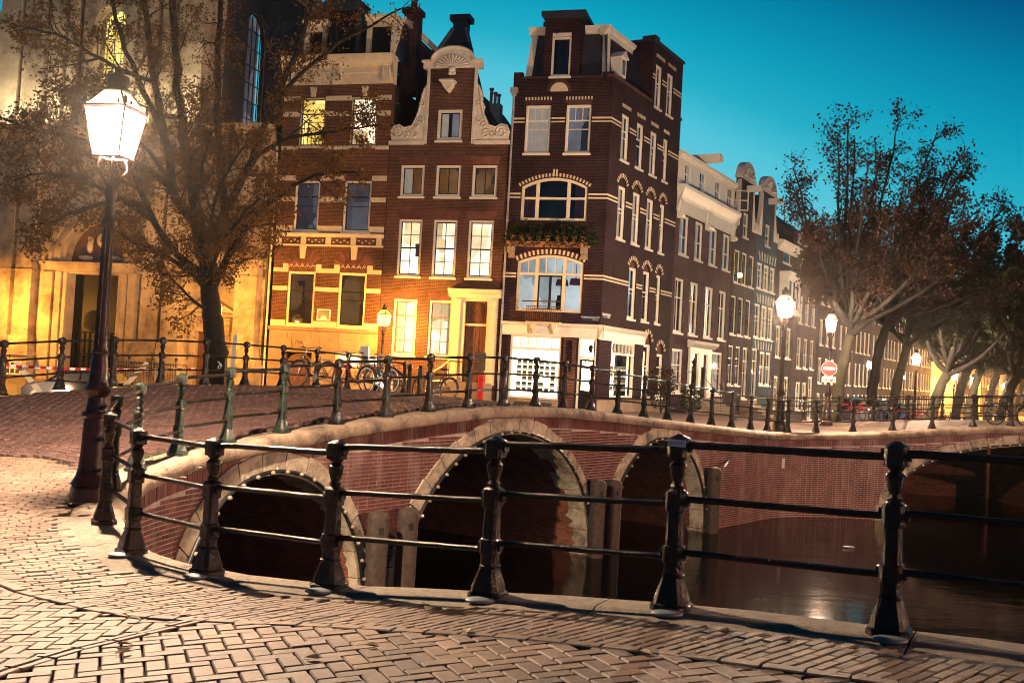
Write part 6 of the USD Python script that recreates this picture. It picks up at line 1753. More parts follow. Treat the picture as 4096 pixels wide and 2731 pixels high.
q = MB(); fprism(q, SI, rect(28.2, 31.3, 6.9, 9.3).difference(shapely.union_all([rect(28.35, 29.2, 7.1, 9.0), rect(29.35, 30.15, 7.1, 9.0), rect(30.3, 31.15, 7.1, 9.0)])), .55, .65); fbox(q, SI, 28.1, 31.4, 0, .75, 9.3, 9.6); fbox(q, SI, 28.15, 31.35, 0, .7, 6.7, 6.92); fbox(q, SI, 28.2, 28.3, 0, .6, 6.9, 9.3); fbox(q, SI, 31.2, 31.3, 0, .6, 6.9, 9.3); bw = q.build('bay_window', 'white_paint', D)
q = MB(); q.add([SI.P(u, .5, z) for u, z in ((28.3, 7), (31.2, 7), (31.2, 9.1), (28.3, 9.1))], [[0, 1, 2, 3]]); q.build('pane', 'room_faint', bw)
def cols3(u0, u1, n, f=.5):
    p = (u1 - u0) / n
    return [(u0 + p * (k + .5 - f / 2), u0 + p * (k + .5 + f / 2)) for k in range(n)]
plain_house('brick_house', 'purple brick house with three white sash windows per floor, behind the right lamp', 32.4, 39.3, -.9, 12.6, 'brick_grey', [(9.6, 11.2, cols3(33, 39, 3), 10.4, 'room_faint', None), (6.45, 8.55, cols3(33.2, 39, 3, .6), 7.4, 'room_cool', None), (3.2, 5.4, cols3(33.2, 39, 3, .6), 4.2, 'room_faint', None), (.15, 2.15, [(33.8, 35.1), (35.7, 36.9)], 1.3, 'room_warm', None), (-.6, 2.6, [(37.4, 38.7)], 1.6, 'room_warm', None)])
seg = [(39.4, 46.5, 12.4, 'brick_dark', 'dark brick canal house half behind the first tree on the right'), (46.6, 53, 11.2, 'brick_grey', 'low dark house with big white window frames beside the light trunk'), (53.1, 61, 12.8, 'brick_dark', 'dark house with two lit wall lamps at its door'), (61.1, 67, 11.8, 'brick_grey', 'grey brick house with white door case far down the street'), (67.1, 75, 13, 'brick_dark', 'dark house behind glowing green garden lights'), (75.1, 83, 12, 'brick_white_house', 'far brick house with many narrow white windows'), (83.1, 92, 13.2, 'brick_dark', 'far dark canal house behind the fourth trunk'), (92.1, 101, 12.2, 'brick_grey', 'farthest grey house before the yellow building')]
for k, (a, b, zt, m, lb) in enumerate(seg):
    n = 3 if b - a < 7.5 else 4
    plain_house('canal_house', lb, a, b, -1.1, zt, m, [(z0, z0 + 2.0, cols3(a + .3, b - .3, n, .5), z0 + 1.2, rm, None) for z0, rm in ((8.4, 'room_faint'), (5.2, ['room_faint', 'room_dim', 'interior_dark']), (2.2, ['room_dim', 'room_warm', 'room_faint']), (-.6, ['room_warm', 'interior_dark', 'room_dim', 'room_warm']))])
# lit yellow building closing the street
Y = thing('yellow_house', 'building glowing yellow under street lamps at the end of the street', 'house', (*s_edge(102, 0), -1.1))
wall(Y, SI, rect(101.5, 128, -1.1, 14), [rect(a, b, z0, z0 + 2.2) for z0 in (.2, 3.8, 7.4) for a, b in cols3(102.5, 127, 7, .35)], 'cream_paint')
for z0 in (.2, 3.8, 7.4):
    for a, b in cols3(102.5, 127, 7, .35):
        window(Y, SI, a, b, z0, z0 + 2.2, cols=2, split=z0 + 1.4, room='room_dim')
for k in range(9):
    a = 128.2 + 19 * k
    plain_house('canal_house', f'very distant house at the end of the side street, {("first", "second", "third", "fourth", "fifth", "sixth", "seventh", "eighth", "last")[k]} beyond the yellow building', a, a + 18.6, -1.1, 12.5 + (k * 7 % 3), ('brick_dark', 'cream_paint', 'brick_grey')[k % 3], [(z0, z0 + 1.9, cols3(a + .5, a + 18, 6, .4), z0 + 1.1, rm, None) for z0, rm in ((7.4, 'room_faint'), (3.8, 'room_dim'), (.2, 'room_warm'))])
q = MB(); fbox(q, SI, 101.5, 101.52, -8, 0, -1.1, 14); fbox(q, SI, 101.5, 128, -.5, .4, 14, 14.4); q.build('gable_side', 'cream_paint', Y)

# ================================================================== lamps along the streets
street_lamp((9.05, 34.15, .29), 'cast iron crown lamp standing in the railing at the right end of the bridge', power=LAMP, ang=.1)
L3 = street_lamp((13.0, 41.8, float(H([13.0, 41.8])[0])), 'crown lamp beside the light tree trunk with a no entry sign on it', power=LAMP * .28, ang=.5)
street_lamp((-5.72, 45.3, float(H([-5.72, 45.3])[0])), 'street lamp glowing yellow before the brick house fronts', 'lamp_iron_black', SODIUM * 1.5, YELLOW_L, glow='lantern_glass_yellow', bulb='lantern_yellow', h=.80, sides=4, detail=False)
street_lamp((-25.6, 49.8, float(H([-25.6, 49.8])[0])), 'yellow street lamp before the church, cut by the left edge', 'lamp_iron_black', SODIUM * 1.0, YELLOW_L, glow='lantern_glass_yellow', bulb='lantern_yellow', h=.80, sides=4, detail=False)
far_l = [(24.5, 'fourth lamp along the side street beside a forked trunk'), (43.25, 'fifth lamp along the side street, before the yellow building'), (56.5, 'sixth lamp along the side street between dark trunks'), (75.25, 'seventh lamp along the side street, small and far'), (90, 'farthest white lamp at the end of the side street')]
for v, lb in far_l:
    p = s_edge(v, 9.5); street_lamp((*p, float(H(p)[0])), lb, power=LAMP * .55, detail=False, ang=.2)
for v, d_, lb in ((103, 5.5, 'yellow lamp before the yellow building, nearer one'), (118, 5.5, 'yellow lamp before the yellow building, farther one'), (138, 7, 'tiny yellow lamp beyond the yellow building'), (165, 8, 'tiny yellow lamp second beyond the yellow building'), (205, 9, 'tiniest yellow lamp at the far end of the street')):
    p = s_edge(v, d_); street_lamp((*p, float(H(p)[0])), lb, 'lamp_iron_black', SODIUM * 5, YELLOW_L, glow='lantern_glass_yellow', bulb='lantern_yellow', detail=False)
for u, lb in ((58.8, 'left of two lit wall lamps on a dark house'), (60.6, 'right of two lit wall lamps on a dark house')):
    p = SI.P(u, .22, 4.2); t = thing('wall_lamp', lb, 'lamp', p)
    q = MB(); q.rings(p, [(-.45, .06, 0), (.0, .14, 0), (.4, .10, 0)], n=8); q.build('shade', 'lantern_glow', t)
    q = MB(); q.tube([SI.P(u, 0, 4.2), SI.P(u, .2, 4.2)], .04, 5); q.build('arm', 'black_paint', t)
# no entry sign and its plate, on the third lamp's post
def sign_disc(c, r, out, up=(0, 0, 1)):
    ex = np.cross(up, out); ex = ex / np.linalg.norm(ex)
    return np.asarray(c, float), ex, np.asarray(up, float), np.asarray(out, float)
so = np.array([-.28, -.96, 0]); so /= np.linalg.norm(so)
c, ex, ez, so = sign_disc(np.array([13.0, 41.8, 2.62]) + so * .16, .5, so)
ex = -ex if ex[0] < 0 else ex
S = thing('no_entry_sign', 'round red no entry sign with white bar and a plate below', 'road sign', c)
q = MB(); q.rings(c, [(-.015, .31, 0), (.0, .31, 0)], ex, ez, 40, so); q.build('rim', 'sign_white', S)
q = MB(); q.rings(c, [(.0, .292, 0), (.004, .292, 0)], ex, ez, 40, so); q.build('disc', 'red_paint', S)
q = MB(); q.obox(c + so * .006, ex, ez, so, .235, .055, .002); q.build('bar', 'sign_white', S)
q = MB(); q.obox(c - ez * .45, ex, ez, so, .27, .12, .008); pl = q.build('plate', 'sign_white', S)
text(pl, 'lettering', 'UITGEZONDERD', c - ez * .40 + so * .009, ex, ez, .042, 'black_paint', so, depth=.003)
def pictogram(o, s):
    q = MB()
    for dx in (-.09, .09):
        th = np.linspace(0, 2 * math.pi, 15); q.tube(np.array([o + ex * (dx + .05 * math.cos(x)) * s + ez * (.05 * math.sin(x)) * s for x in th]), .007, 4, False)
    P_ = lambda a, b: o + ex * a * s + ez * b * s
    for a, b in (((-.09, 0), (-.04, .08)), ((-.04, .08), (.05, .08)), ((.05, .08), (.09, 0)), ((-.04, .08), (0, 0)), ((0, 0), (.05, .08)), ((.05, .08), (.045, .12)), ((-.05, .11), (-.02, .11))):
        q.tube([P_(*a), P_(*b)], .008, 4)
    return q
pictogram(c - ez * .52 - ex * .11 + so * .012, .85).build('bicycle_mark', 'black_paint', pl)
pm = pictogram(c - ez * .52 + ex * .11 + so * .012, .85); pm.obox(c - ez * .49 + ex * .11 + so * .012, ex, ez, so, .05, .02, .004); pm.build('moped_mark', 'black_paint', pl)
q = MB(); q.obox(c - so * .08, ex, ez, so, .03, .3, .06); q.build('clamp', 'steel', S)
# lamp light on the front lantern at window height of the side street
t = thing('wall_lamp', 'glowing lamp on the facade beside the lit yellow windows', 'lamp', SI.P(18.0, .35, 8.2)); q = MB(); q.sphere(SI.P(18.0, .45, 8.2), .16, 1); q.build('globe', 'lantern_yellow', t); q = MB(); q.tube([SI.P(18.0, 0, 8.2), SI.P(18.0, .4, 8.2)], .03, 5); q.build('arm', 'black_paint', t)

# ================================================================== trees
def at(px, py, y):
    """World point y metres deep on the line of sight through a photograph pixel (4096 wide)."""
    d = _f + _cx * (px - 2048) / 4092.6 - _cy * (py - 1365.5) / 4092.6
    return EYE + d * (y / d[1])

class Tree:
    def __init__(s, seed):
        s.r = np.random.default_rng(seed); s.wood = MB(); s.fine = MB(); s.leaf = []; s.trunk = MB()
    def limb(s, P, r0, r1, sides=7, mb=None):
        P = np.asarray(P, float)
        t = np.linspace(0, 1, len(P)); tt = np.linspace(0, 1, max(6, len(P) * 3))
        Q = CubicSpline(t, P)(tt)
        rr = r0 + (r1 - r0) * tt ** .8
        Q[1:-1] += s.r.normal(0, .03, (len(Q) - 2, 3))
        (mb or s.wood).tube(Q, rr * (1 + s.r.normal(0, .05, len(Q))), sides)
        return Q, rr
    def twigs(s, Q, rr, n, L0, L1, t0=.25, up=.25, lv=2, leaf=7, spread=1.0, lsize=None, density=None):
        """Side branches along limb Q, each carrying smaller ones and leaves."""
        r = s.r
        for _ in range(n):
            t = t0 + (1 - t0) * r.random() ** .8
            i = min(int(t * (len(Q) - 1)), len(Q) - 2)
            p = Q[i] + (Q[i + 1] - Q[i]) * r.random(); d0 = Q[i + 1] - Q[i]; d0 = d0 / (np.linalg.norm(d0) + 1e-9)
            v = r.normal(size=3); v -= d0 * (v @ d0); v /= np.linalg.norm(v)
            d = d0 * r.uniform(.3, .9) + v * spread * r.uniform(.6, 1.1) + np.array([0, 0, up])
            d /= np.linalg.norm(d)
            L = r.uniform(L0, L1) * (1 - .45 * t)
            k = 5
            P = [p]
            for j in range(k):
                d = d + r.normal(0, .16, 3) + np.array([0, 0, .03]); d /= np.linalg.norm(d); P.append(P[-1] + d * L / k)
            P = np.array(P); ra = min(rr[i] * .5, .012 + L * .014)
            (s.wood if ra > .03 else s.fine).tube(P, np.linspace(ra, ra * .3, k + 1), 5 if ra > .03 else 3, False)
            dens = 1.0 if density is None else density(P[-1])
            if lv > 1:
                s.twigs(P, np.linspace(ra, ra * .3, k + 1), int(3.5 + L * 2.0), L * .42, L * .72, .15, up * .8, lv - 1, leaf, spread, lsize, density)
            nl = r.poisson(leaf * dens * (1 if lv == 1 else .4))
            if nl:
                u = r.random(nl) ** .7 * k; j = np.minimum(u.astype(int), k - 1)
                c = P[j] + (P[j + 1] - P[j]) * (u - j)[:, None] + r.normal(0, .13, (nl, 3)) - np.array([0, 0, .05])
                s.leaf.append(c)
    def build(s, name, label, base, bark, leafm, lsize, group=None, trunk_mat=None):
        t = thing(name, label, 'tree', base, group)
        if s.trunk.v: s.trunk.build('trunk', trunk_mat or bark, t, smooth=True)
        if s.wood.v: s.wood.build('branches', bark, t, smooth=True)
        if s.fine.v: s.fine.build('twigs', bark, t, kind='stuff')
        if s.leaf:
            L = np.vstack(s.leaf)
            V, F = leaf_cloud(L, lsize, int(s.r.integers(1e6)))
            part('crown', V, F, leafm, t, kind='stuff')
        return t

# big tree at the left, on the quay before the church
T = Tree(21)
zb = float(H([-10.35, 36.0])[0])
tb = np.array([-10.35, 36.0, zb])
A = lambda pts: np.array([at(x, y, 36 + d) for x, y, d in pts])
tr, rr = T.limb(np.vstack([[tb - (0, 0, .1), tb + (.02, 0, .8)], A([(862, 1380, 0), (848, 1280, 0), (840, 1180, 0), (830, 1050, .1)])]), .46, .30, 14, T.trunk)
T.trunk.tube([tb - (0, 0, .1), tb + (0, 0, .35), tb + (0, 0, .9)], [.66, .52, .42], 12)
dens_l = lambda p: np.clip(1.25 - max(0, (p[2] - 10)) * .05 - max(0, (p[0] + 8.0)) * max(0, p[2] - 10.5) * .09, .06, 1.3)
for pts, r0, r1, n, L1 in (
    ([(830, 1050, .1), (790, 900, 0), (770, 750, 0), (745, 600, .3), (720, 400, .6), (700, 150, .8), (690, -150, 1)], .27, .11, 17, 2.6),
    ([(790, 900, 0), (700, 760, -.6), (660, 560, -1.2), (620, 330, -1.6), (590, 100, -2), (570, -120, -2.2)], .18, .08, 16, 2.6),
    ([(660, 560, -1.2), (560, 330, -2), (480, 120, -2.8), (430, -100, -3.2)], .12, .05, 13, 2.4),
    ([(838, 1120, 0), (700, 1010, -.8), (610, 880, -1.4), (540, 700, -2), (470, 540, -2.6), (400, 420, -3)], .16, .05, 15, 2.4),
    ([(838, 1190, 0), (760, 1090, .5), (640, 1010, .8), (520, 960, 1.2), (390, 880, 1.6)], .12, .04, 13, 2.0),
    ([(842, 1200, 0), (920, 1010, -.6), (1000, 890, -1.2), (1100, 790, -1.8), (1250, 710, -2.4), (1420, 690, -3)], .15, .04, 17, 2.2),
    ([(830, 1050, .1), (900, 850, 0), (1000, 650, -.4), (1080, 450, -.8), (1180, 230, -1.2), (1250, -20, -1.6)], .18, .07, 15, 2.4),
    ([(900, 850, 0), (880, 600, .8), (870, 350, 1.4), (880, 50, 2), (890, -150, 2.2)], .17, .08, 12, 2.4),
    ([(1000, 650, -.4), (1150, 560, -1.4), (1350, 520, -2.2), (1520, 500, -3)], .09, .03, 13, 2.0),
    ([(1080, 450, -.8), (1200, 300, -1.4), (1350, 180, -2), (1500, 90, -2.6), (1640, 30, -3)], .09, .03, 11, 2.0),
    ([(700, 760, -.6), (520, 640, -1.5), (330, 560, -2.5), (150, 520, -3.2), (0, 470, -3.8)], .12, .04, 17, 2.4),
    ([(610, 880, -1.4), (420, 760, -2.4), (250, 700, -3.2), (60, 720, -4)], .10, .03, 15, 2.2),
    ([(620, 330, -1.6), (430, 250, -2.6), (250, 150, -3.4), (80, 120, -4)], .09, .03, 15, 2.4),
    ([(842, 1240, 0), (760, 1190, -1), (690, 1120, -1.6), (600, 1080, -2.0)], .07, .03, 9, 1.6),
    ([(830, 1050, 0), (920, 960, 1), (990, 900, 1.6), (1060, 880, 2.2)], .08, .03, 11, 1.8),
    ([(840, 1000, 0), (850, 850, -2), (900, 700, -3), (980, 580, -4)], .08, .03, 12, 1.9),
    ([(838, 1100, 0), (900, 950, -2), (1000, 830, -3.5), (1120, 760, -4)], .08, .03, 12, 1.9),
    ([(790, 900, 0), (800, 700, -2.5), (850, 520, -4)], .08, .03, 12, 2.0),
    ([(700, 760, -.6), (600, 620, -3), (450, 480, -4.5), (300, 400, -5)], .09, .03, 13, 2.2),
    ([(610, 880, -1.4), (480, 800, -3.5), (300, 850, -5), (120, 900, -6)], .08, .03, 12, 2.0),
    ([(835, 1130, 0), (830, 1060, -1.2), (815, 990, -2), (800, 930, -2.6)], .07, .03, 12, 1.6)):
    Q, rr = T.limb(A(pts), r0, r1, 8)
    T.twigs(Q, rr, int(n * 1.15), .9, L1, .12, .12, 3, 4.6, 1.0, None, dens_l)
T.build('autumn_tree', 'large autumn tree with dark spreading limbs and golden leaves before the church', tb, 'bark', 'autumn_leaf', .105)

def vase_tree(name, label, base, h, r, fork, nl, seed, bark, leafm, lsize, leaf=6, n2=12, L1=2.0, lean=(0, 0), r0=.2, group=None, dens=None, lv=2, trunk_mat=None):
    T = Tree(seed)
    b = np.array([*base, float(H(base)[0])]); g = T.r
    f = b + (lean[0] * .3, lean[1] * .3, fork)
    T.limb([b - (0, 0, .1), b + (lean[0] * .05, lean[1] * .05, fork * .35), b + (lean[0] * .15, lean[1] * .15, fork * .7), f], r0 * 1.15, r0 * .85, 10, T.trunk)
    for k in range(nl):
        az = 2 * math.pi * (k + g.uniform(-.3, .3)) / nl
        rad = r * (.25 + .75 * g.random() ** .6) if k else r * .1
        top = h * (1 - .42 * (rad / r) ** 2) * g.uniform(.93, 1.03)
        tip = b + (lean[0] + rad * math.cos(az), lean[1] + rad * math.sin(az), top)
        s0 = f + (0, 0, g.uniform(-.2, 1.2) * (.6 if k else 1))
        m1_ = s0 + (tip - s0) * .35 + np.array([math.cos(az), math.sin(az), 0]) * rad * .12 - (0, 0, .2)
        m2_ = s0 + (tip - s0) * .7 + np.array([math.cos(az), math.sin(az), 0]) * rad * .06
        Q, rr = T.limb([s0, m1_, m2_, tip], r0 * g.uniform(.40, .62), .025, 6)
        T.twigs(Q, rr, n2, .6, L1, .15, .22, lv, leaf, .9, None, dens)
    T.build(name, label, b, bark, leafm, lsize, group, trunk_mat)
zr = lambda z0, z1, lo, hi: (lambda p: float(np.interp(p[2], (z0, z1), (hi, lo))))
vase_tree('autumn_tree', 'tall pale-trunked tree with thin bare top beside the no entry sign', (14.25, 44.6), 14.2, 5.4, 3.8, 18, 31, 'bark', 'autumn_leaf_rust', .13, 3.8, 18, 2.3, (1.6, -.2), .25, None, zr(6, 11, .45, 1.6), lv=3, trunk_mat='bark_light')
vase_tree('autumn_tree', 'dark-trunked tree with rusty leaves, second along the side street', (17.3, 49.2), 13.6, 5.6, 4.8, 12, 32, 'bark', 'autumn_leaf_rust', .14, 2.2, 16, 2.4, (1.8, -.6), .24, None, zr(6, 12, .4, 1.4), lv=3)
GR = 'trees receding along the side street canal'
vase_tree('canal_tree', 'leaning pale-trunked tree third along the side street', (19.4, 52.0), 12.6, 5.6, 4.2, 9, 33, 'bark', 'dark_leaf', .20, 10, 18, 2.5, (2.0, -1.2), .24, None, zr(4, 12, .8, 1.4), trunk_mat='bark_light')
vase_tree('canal_tree', 'pale forked tree beside the fourth lamp of the side street', (26.6, 64.6), 12.8, 6.4, 3.6, 9, 34, 'bark', 'dark_leaf', .24, 11, 17, 2.9, (2.4, -2.0), .36, None, zr(4, 12, .9, 1.4), trunk_mat='bark_light')
for k, (v, lb, h) in enumerate(((40, 'dark tree before the glowing yellow building, fifth in the row', 12.5), (48, 'thick pale trunk between fifth and sixth street lamps', 13), (63, 'tree with black crown near the seventh street lamp', 13), (80, 'distant dark tree near the end of the side street', 13.5), (100, 'farthest dark tree closing the side street', 14))):
    p = s_edge(v, 10.0)
    vase_tree('canal_tree', lb, p, h, 6.5, 4.9, 8, 40 + k, 'bark', 'dark_leaf', .32, 10, 14, 3.1, (2.2, -2.0), .34, None, None, trunk_mat='bark_light' if k % 2 else None)
p = s_edge(30, 14.5)
vase_tree('canal_tree', 'black overhanging tree at the right edge above the canal', (31.5, 66.0), 11.5, 6.5, 3.6, 9, 51, 'bark', 'dark_leaf', .28, 12, 17, 3.1, (2.5, -3.0), .3)

def shrub(base, rad, h, label, m='green_leaf', n=700, seed=3, name='shrub'):
    z = float(H(base)[0]); b = np.array([*base, z]); t = thing(name, label, 'plant', b)
    r = np.random.default_rng(seed); q = MB()
    for k in range(9):
        d = r.normal(size=3) * (rad * .5, rad * .5, 0); q.tube([b, b + d * .4 + (0, 0, h * .5), b + d + (0, 0, h * .85)], [.015, .012, .006], 4, False)
    q.build('stems', 'bark', t)
    u = r.normal(size=(n, 3)); u /= np.linalg.norm(u, axis=1, keepdims=True); u *= r.random((n, 1)) ** .4
    c = b + (0, 0, h * .55) + u * (rad, rad, h * .48); c += .1 * rad * np.sin(c * 7)
    V, F = leaf_cloud(c, .09, seed); part('foliage', V, F, m, t, kind='stuff')
shrub(s_edge(4.6, 1.2), .75, 2.3, 'reddish climbing shrub by the shop wall on the side street', 'autumn_leaf_rust', 1500, 3)
shrub(s_edge(7.6, 1.6), .7, 1.3, 'bright green plant behind the bridge railing', 'green_leaf', 900, 4)
shrub(s_edge(33.5, 1.6), .7, 1.6, 'dark green bush below the brick house steps', 'green_leaf', 600, 5)
shrub(s_edge(71, 2.2), 1.7, 3.4, 'tall shrub glowing green under garden lights', 'green_leaf', 1500, 6)
for k, (u, z, w_) in enumerate(((67.5, 2.2, 1.2), (69.3, 2.2, 1.4), (73.0, 3.2, 1.2))):
    p = SI.P(u, w_, z); g0 = float(H(p[:2])[0])
    t = thing('garden_lamp', ('small yellow garden lamp, leftmost of three by the shrub', 'small yellow garden lamp, middle of three by the shrub', 'small yellow garden lamp above the shrub')[k], 'lamp', (p[0], p[1], g0))
    q = MB(); q.tube([(p[0], p[1], g0), p], .035, 6); q.build('post', 'black_paint', t); q = MB(); q.sphere(p + (0, 0, .18), .2, 1); q.build('globe', 'lantern_yellow', t)

# ================================================================== bicycles
def bicycle(name, label, loc, rot, col, lean=.0, basket=False, seat=None, white_wheels=False, group=None):
    t = thing(name, label, 'bicycle', loc, group)
    X = np.array([math.cos(rot), math.sin(rot), 0]); Yv = np.array([-math.sin(rot), math.cos(rot), 0]); Z = np.array([0, 0, 1.0])
    Zl = Z * math.cos(lean) + Yv * math.sin(lean)
    P = lambda x, z, y=0: np.asarray(loc, float) + X * x + Zl * z + Yv * y
    R = .345
    for cx in (-.54, .54):
        th = np.linspace(0, 2 * math.pi, 33)
        q = MB(); q.tube(np.array([P(cx + R * math.cos(a), R + R * math.sin(a)) for a in th]), .021, 6, False); w = q.build('wheel', 'rubber', t, smooth=True)
        q = MB(); q.tube(np.array([P(cx + (R - .028) * math.cos(a), R + (R - .028) * math.sin(a)) for a in th]), .011, 5, False); q.build('rim', 'sign_white' if white_wheels else 'steel', w, smooth=True)
        q = MB()
        for k in range(14):
            a = k * 2 * math.pi / 14; q.tube([P(cx, R, .02 if k % 2 else -.02), P(cx + (R - .03) * math.cos(a), R + (R - .03) * math.sin(a))], .0035, 3, False)
        q.tube([P(cx, R, -.05), P(cx, R, .05)], .022, 6); q.build('spokes', 'steel', w)
        q = MB(); th2 = np.linspace(.15 * math.pi, (1.05 if cx > 0 else 1.0) * math.pi, 14); q.tube(np.array([P(cx + (R + .035) * math.cos(a), R + (R + .035) * math.sin(a)) for a in th2]), .020, 4, False); q.build('mudguard', col, t)
    q = MB(); bb, seatT, headT, headB, rear, fr = P(-.06, .30), P(-.22, .80), P(.36, .86), P(.40, .68), P(-.54, R), P(.54, R)
    q.tube([bb, seatT], .018, 6); q.tube([bb, P(.15, .40), headB], .022, 6); q.tube([P(-.18, .66), P(.1, .62), headT - Zl * .05], .018, 6); q.tube([headT, headB], .022, 6)
    for y_ in (-.05, .05):
        q.tube([bb, P(-.54, R, y_)], .011, 5); q.tube([P(-.2, .74), P(-.54, R, y_)], .010, 5)
    q.build('frame', col, t, smooth=True)
    q = MB()
    for y_ in (-.05, .05): q.tube([headB, P(.44, .60, y_), P(.53, R, y_)], .012, 5)
    q.build('fork', col, t, smooth=True)
    q = MB(); q.tube([headT, P(.33, 1.04)], .013, 6); q.tube([P(.10, 1.06, -.30), P(.26, 1.09, -.26), P(.36, 1.05, -.12), P(.33, 1.05, 0), P(.36, 1.05, .12), P(.26, 1.09, .26), P(.10, 1.06, .30)], .012, 6)
    hb = q.build('handlebar', 'steel', t, smooth=True)
    q = MB()
    for y_ in (-.30, .30): q.tube([P(.10, 1.06, y_), P(.22, 1.085, y_ * .9)], .018, 6)
    q.build('grip', 'rubber', hb)
    q = MB(); q.tube([seatT, P(-.25, .93)], .013, 6); q.build('seat_post', 'steel', t)
    q = MB(); V, F = ICO[2]; W = V * (.15, .085, .04); W[:, 1] *= np.clip(.75 - W[:, 0] * 3.4, .25, 1.2); q.add(np.array([P(-.27 + a, .96 + c, b) for a, b, c in W]), F); q.build('saddle', 'leather', t, smooth=True)
    q = MB(); q.tube([P(-.54, .76, -.06), P(-.92, .76, -.06), P(-.92, .76, .06), P(-.54, .76, .06)], .009, 4); q.tube([P(-.30, .76), P(-.9, .76)], .009, 4); q.tube([P(-.85, .76), P(-.56, R)], .008, 4); q.build('rack', 'steel', t)
    q = MB(); q.rings(P(-.06, .30, .04), [(-.006, .09, 0), (.006, .09, 0)], X, Zl, 14, Yv); q.tube([P(-.06, .30, .07), P(.06, .18, .07)], .012, 5); q.tube([P(-.06, .30, -.07), P(-.18, .42, -.07)], .012, 5); q.obox(P(.06, .18, .12), X, Yv, Zl, .045, .05, .012); q.obox(P(-.18, .42, -.12), X, Yv, Zl, .045, .05, .012); q.build('crank', 'steel', t)
    q = MB(); q.tube([P(-.06, .39, .045), P(-.54, R + .05, .045), P(-.56, R - .05, .045), P(-.06, .21, .045)], .014, 4); q.build('chain_case', 'rubber', t)
    q = MB(); q.sphere(P(.47, .80), .045, 1); q.build('head_lamp', 'steel', t, smooth=True)
    q = MB(); q.sphere(P(-.93, .70), .03, 1); q.build('tail_lamp', 'red_paint', t, smooth=True)
    if basket:
        q = MB()
        for zz in (.72, .86, .98):
            q.tube([P(.50, zz, -.16), P(.80, zz, -.16), P(.80, zz, .16), P(.50, zz, .16), P(.50, zz, -.16)], .008, 4, False)
        for x_ in (.50, .60, .70, .80):
            for y_ in (-.16, .16): q.tube([P(x_, .70, y_), P(x_, .99, y_)], .006, 4)
        q.build('basket', 'black_paint', t)
    if seat:
        q = MB(); q.obox(P(-.62, .95), X, Yv, Zl, .16, .15, .14); q.obox(P(-.80, 1.15), X, Yv, Zl, .03, .15, .2); q.build('pannier', seat, t)
    return t
rd = math.atan2(1.064, .69)
def on_rail(k, off=.32):
    p = np.array([-10.1 + .69 * k, 20.4 + 1.064 * k]) + np.array([.84, -.545]) * off
    return (p[0], p[1], float(H(p)[0]) + .005)
bicycle('bicycle', 'upright black bicycle, leftmost against the far bridge railing', on_rail(6.6), rd + math.pi, 'black_paint', .10, white_wheels=False)
bicycle('bicycle', 'red bicycle leaning on the far bridge railing beside the black one', on_rail(7.9), rd + math.pi, 'red_paint', .12)
bicycle('bicycle', 'bicycle with a white bag on its rack, third on the bridge', on_rail(9.0), rd, 'blue_paint', .12, seat='sign_white')
bicycle('bicycle', 'dark bicycle tangled behind the red one on the bridge', on_rail(8.4, .75), rd, 'black_paint', .05, white_wheels=True)
bicycle('bicycle', 'single bicycle near the door steps, rightmost on the bridge', on_rail(10.7, .5), rd + 2.9, 'black_paint', .10)
def br(s, off):
    p, z, _ = edge(s, off); return (p[0], p[1], float(z))
bicycle('bicycle', 'black bicycle leaning on the railing of the right bridge', br(47.9, -.30), 0.02, 'black_paint', -.10)
bicycle('bicycle', 'bicycle at the right frame edge with bright front wheel', br(49.6, -.50), 0.06, 'black_paint', -.12, basket=True, white_wheels=True)
k = 0
for (x, y), rt, c, lb in (((15.0, 44.2), .4, 'red_paint', 'red bicycle parked against the light tree trunk'), ((15.9, 45.0), 2.4, 'steel', 'silver bicycle in the heap under the trees'), ((16.5, 45.6), .9, 'black_paint', 'dark bicycle in the heap right of the light trunk'), ((18.4, 46.6), .2, 'red_paint', 'bicycle with red frame lying near the parked silver car'), ((22.6, 52.6), .7, 'black_paint', 'black bicycle parked beyond the silver car'), ((25.0, 56.0), 1.1, 'blue_paint', 'blue bicycle among those beyond the white car')):
    bicycle('bicycle', lb, (x, y, float(H([x, y])[0])), rt, c, .12)

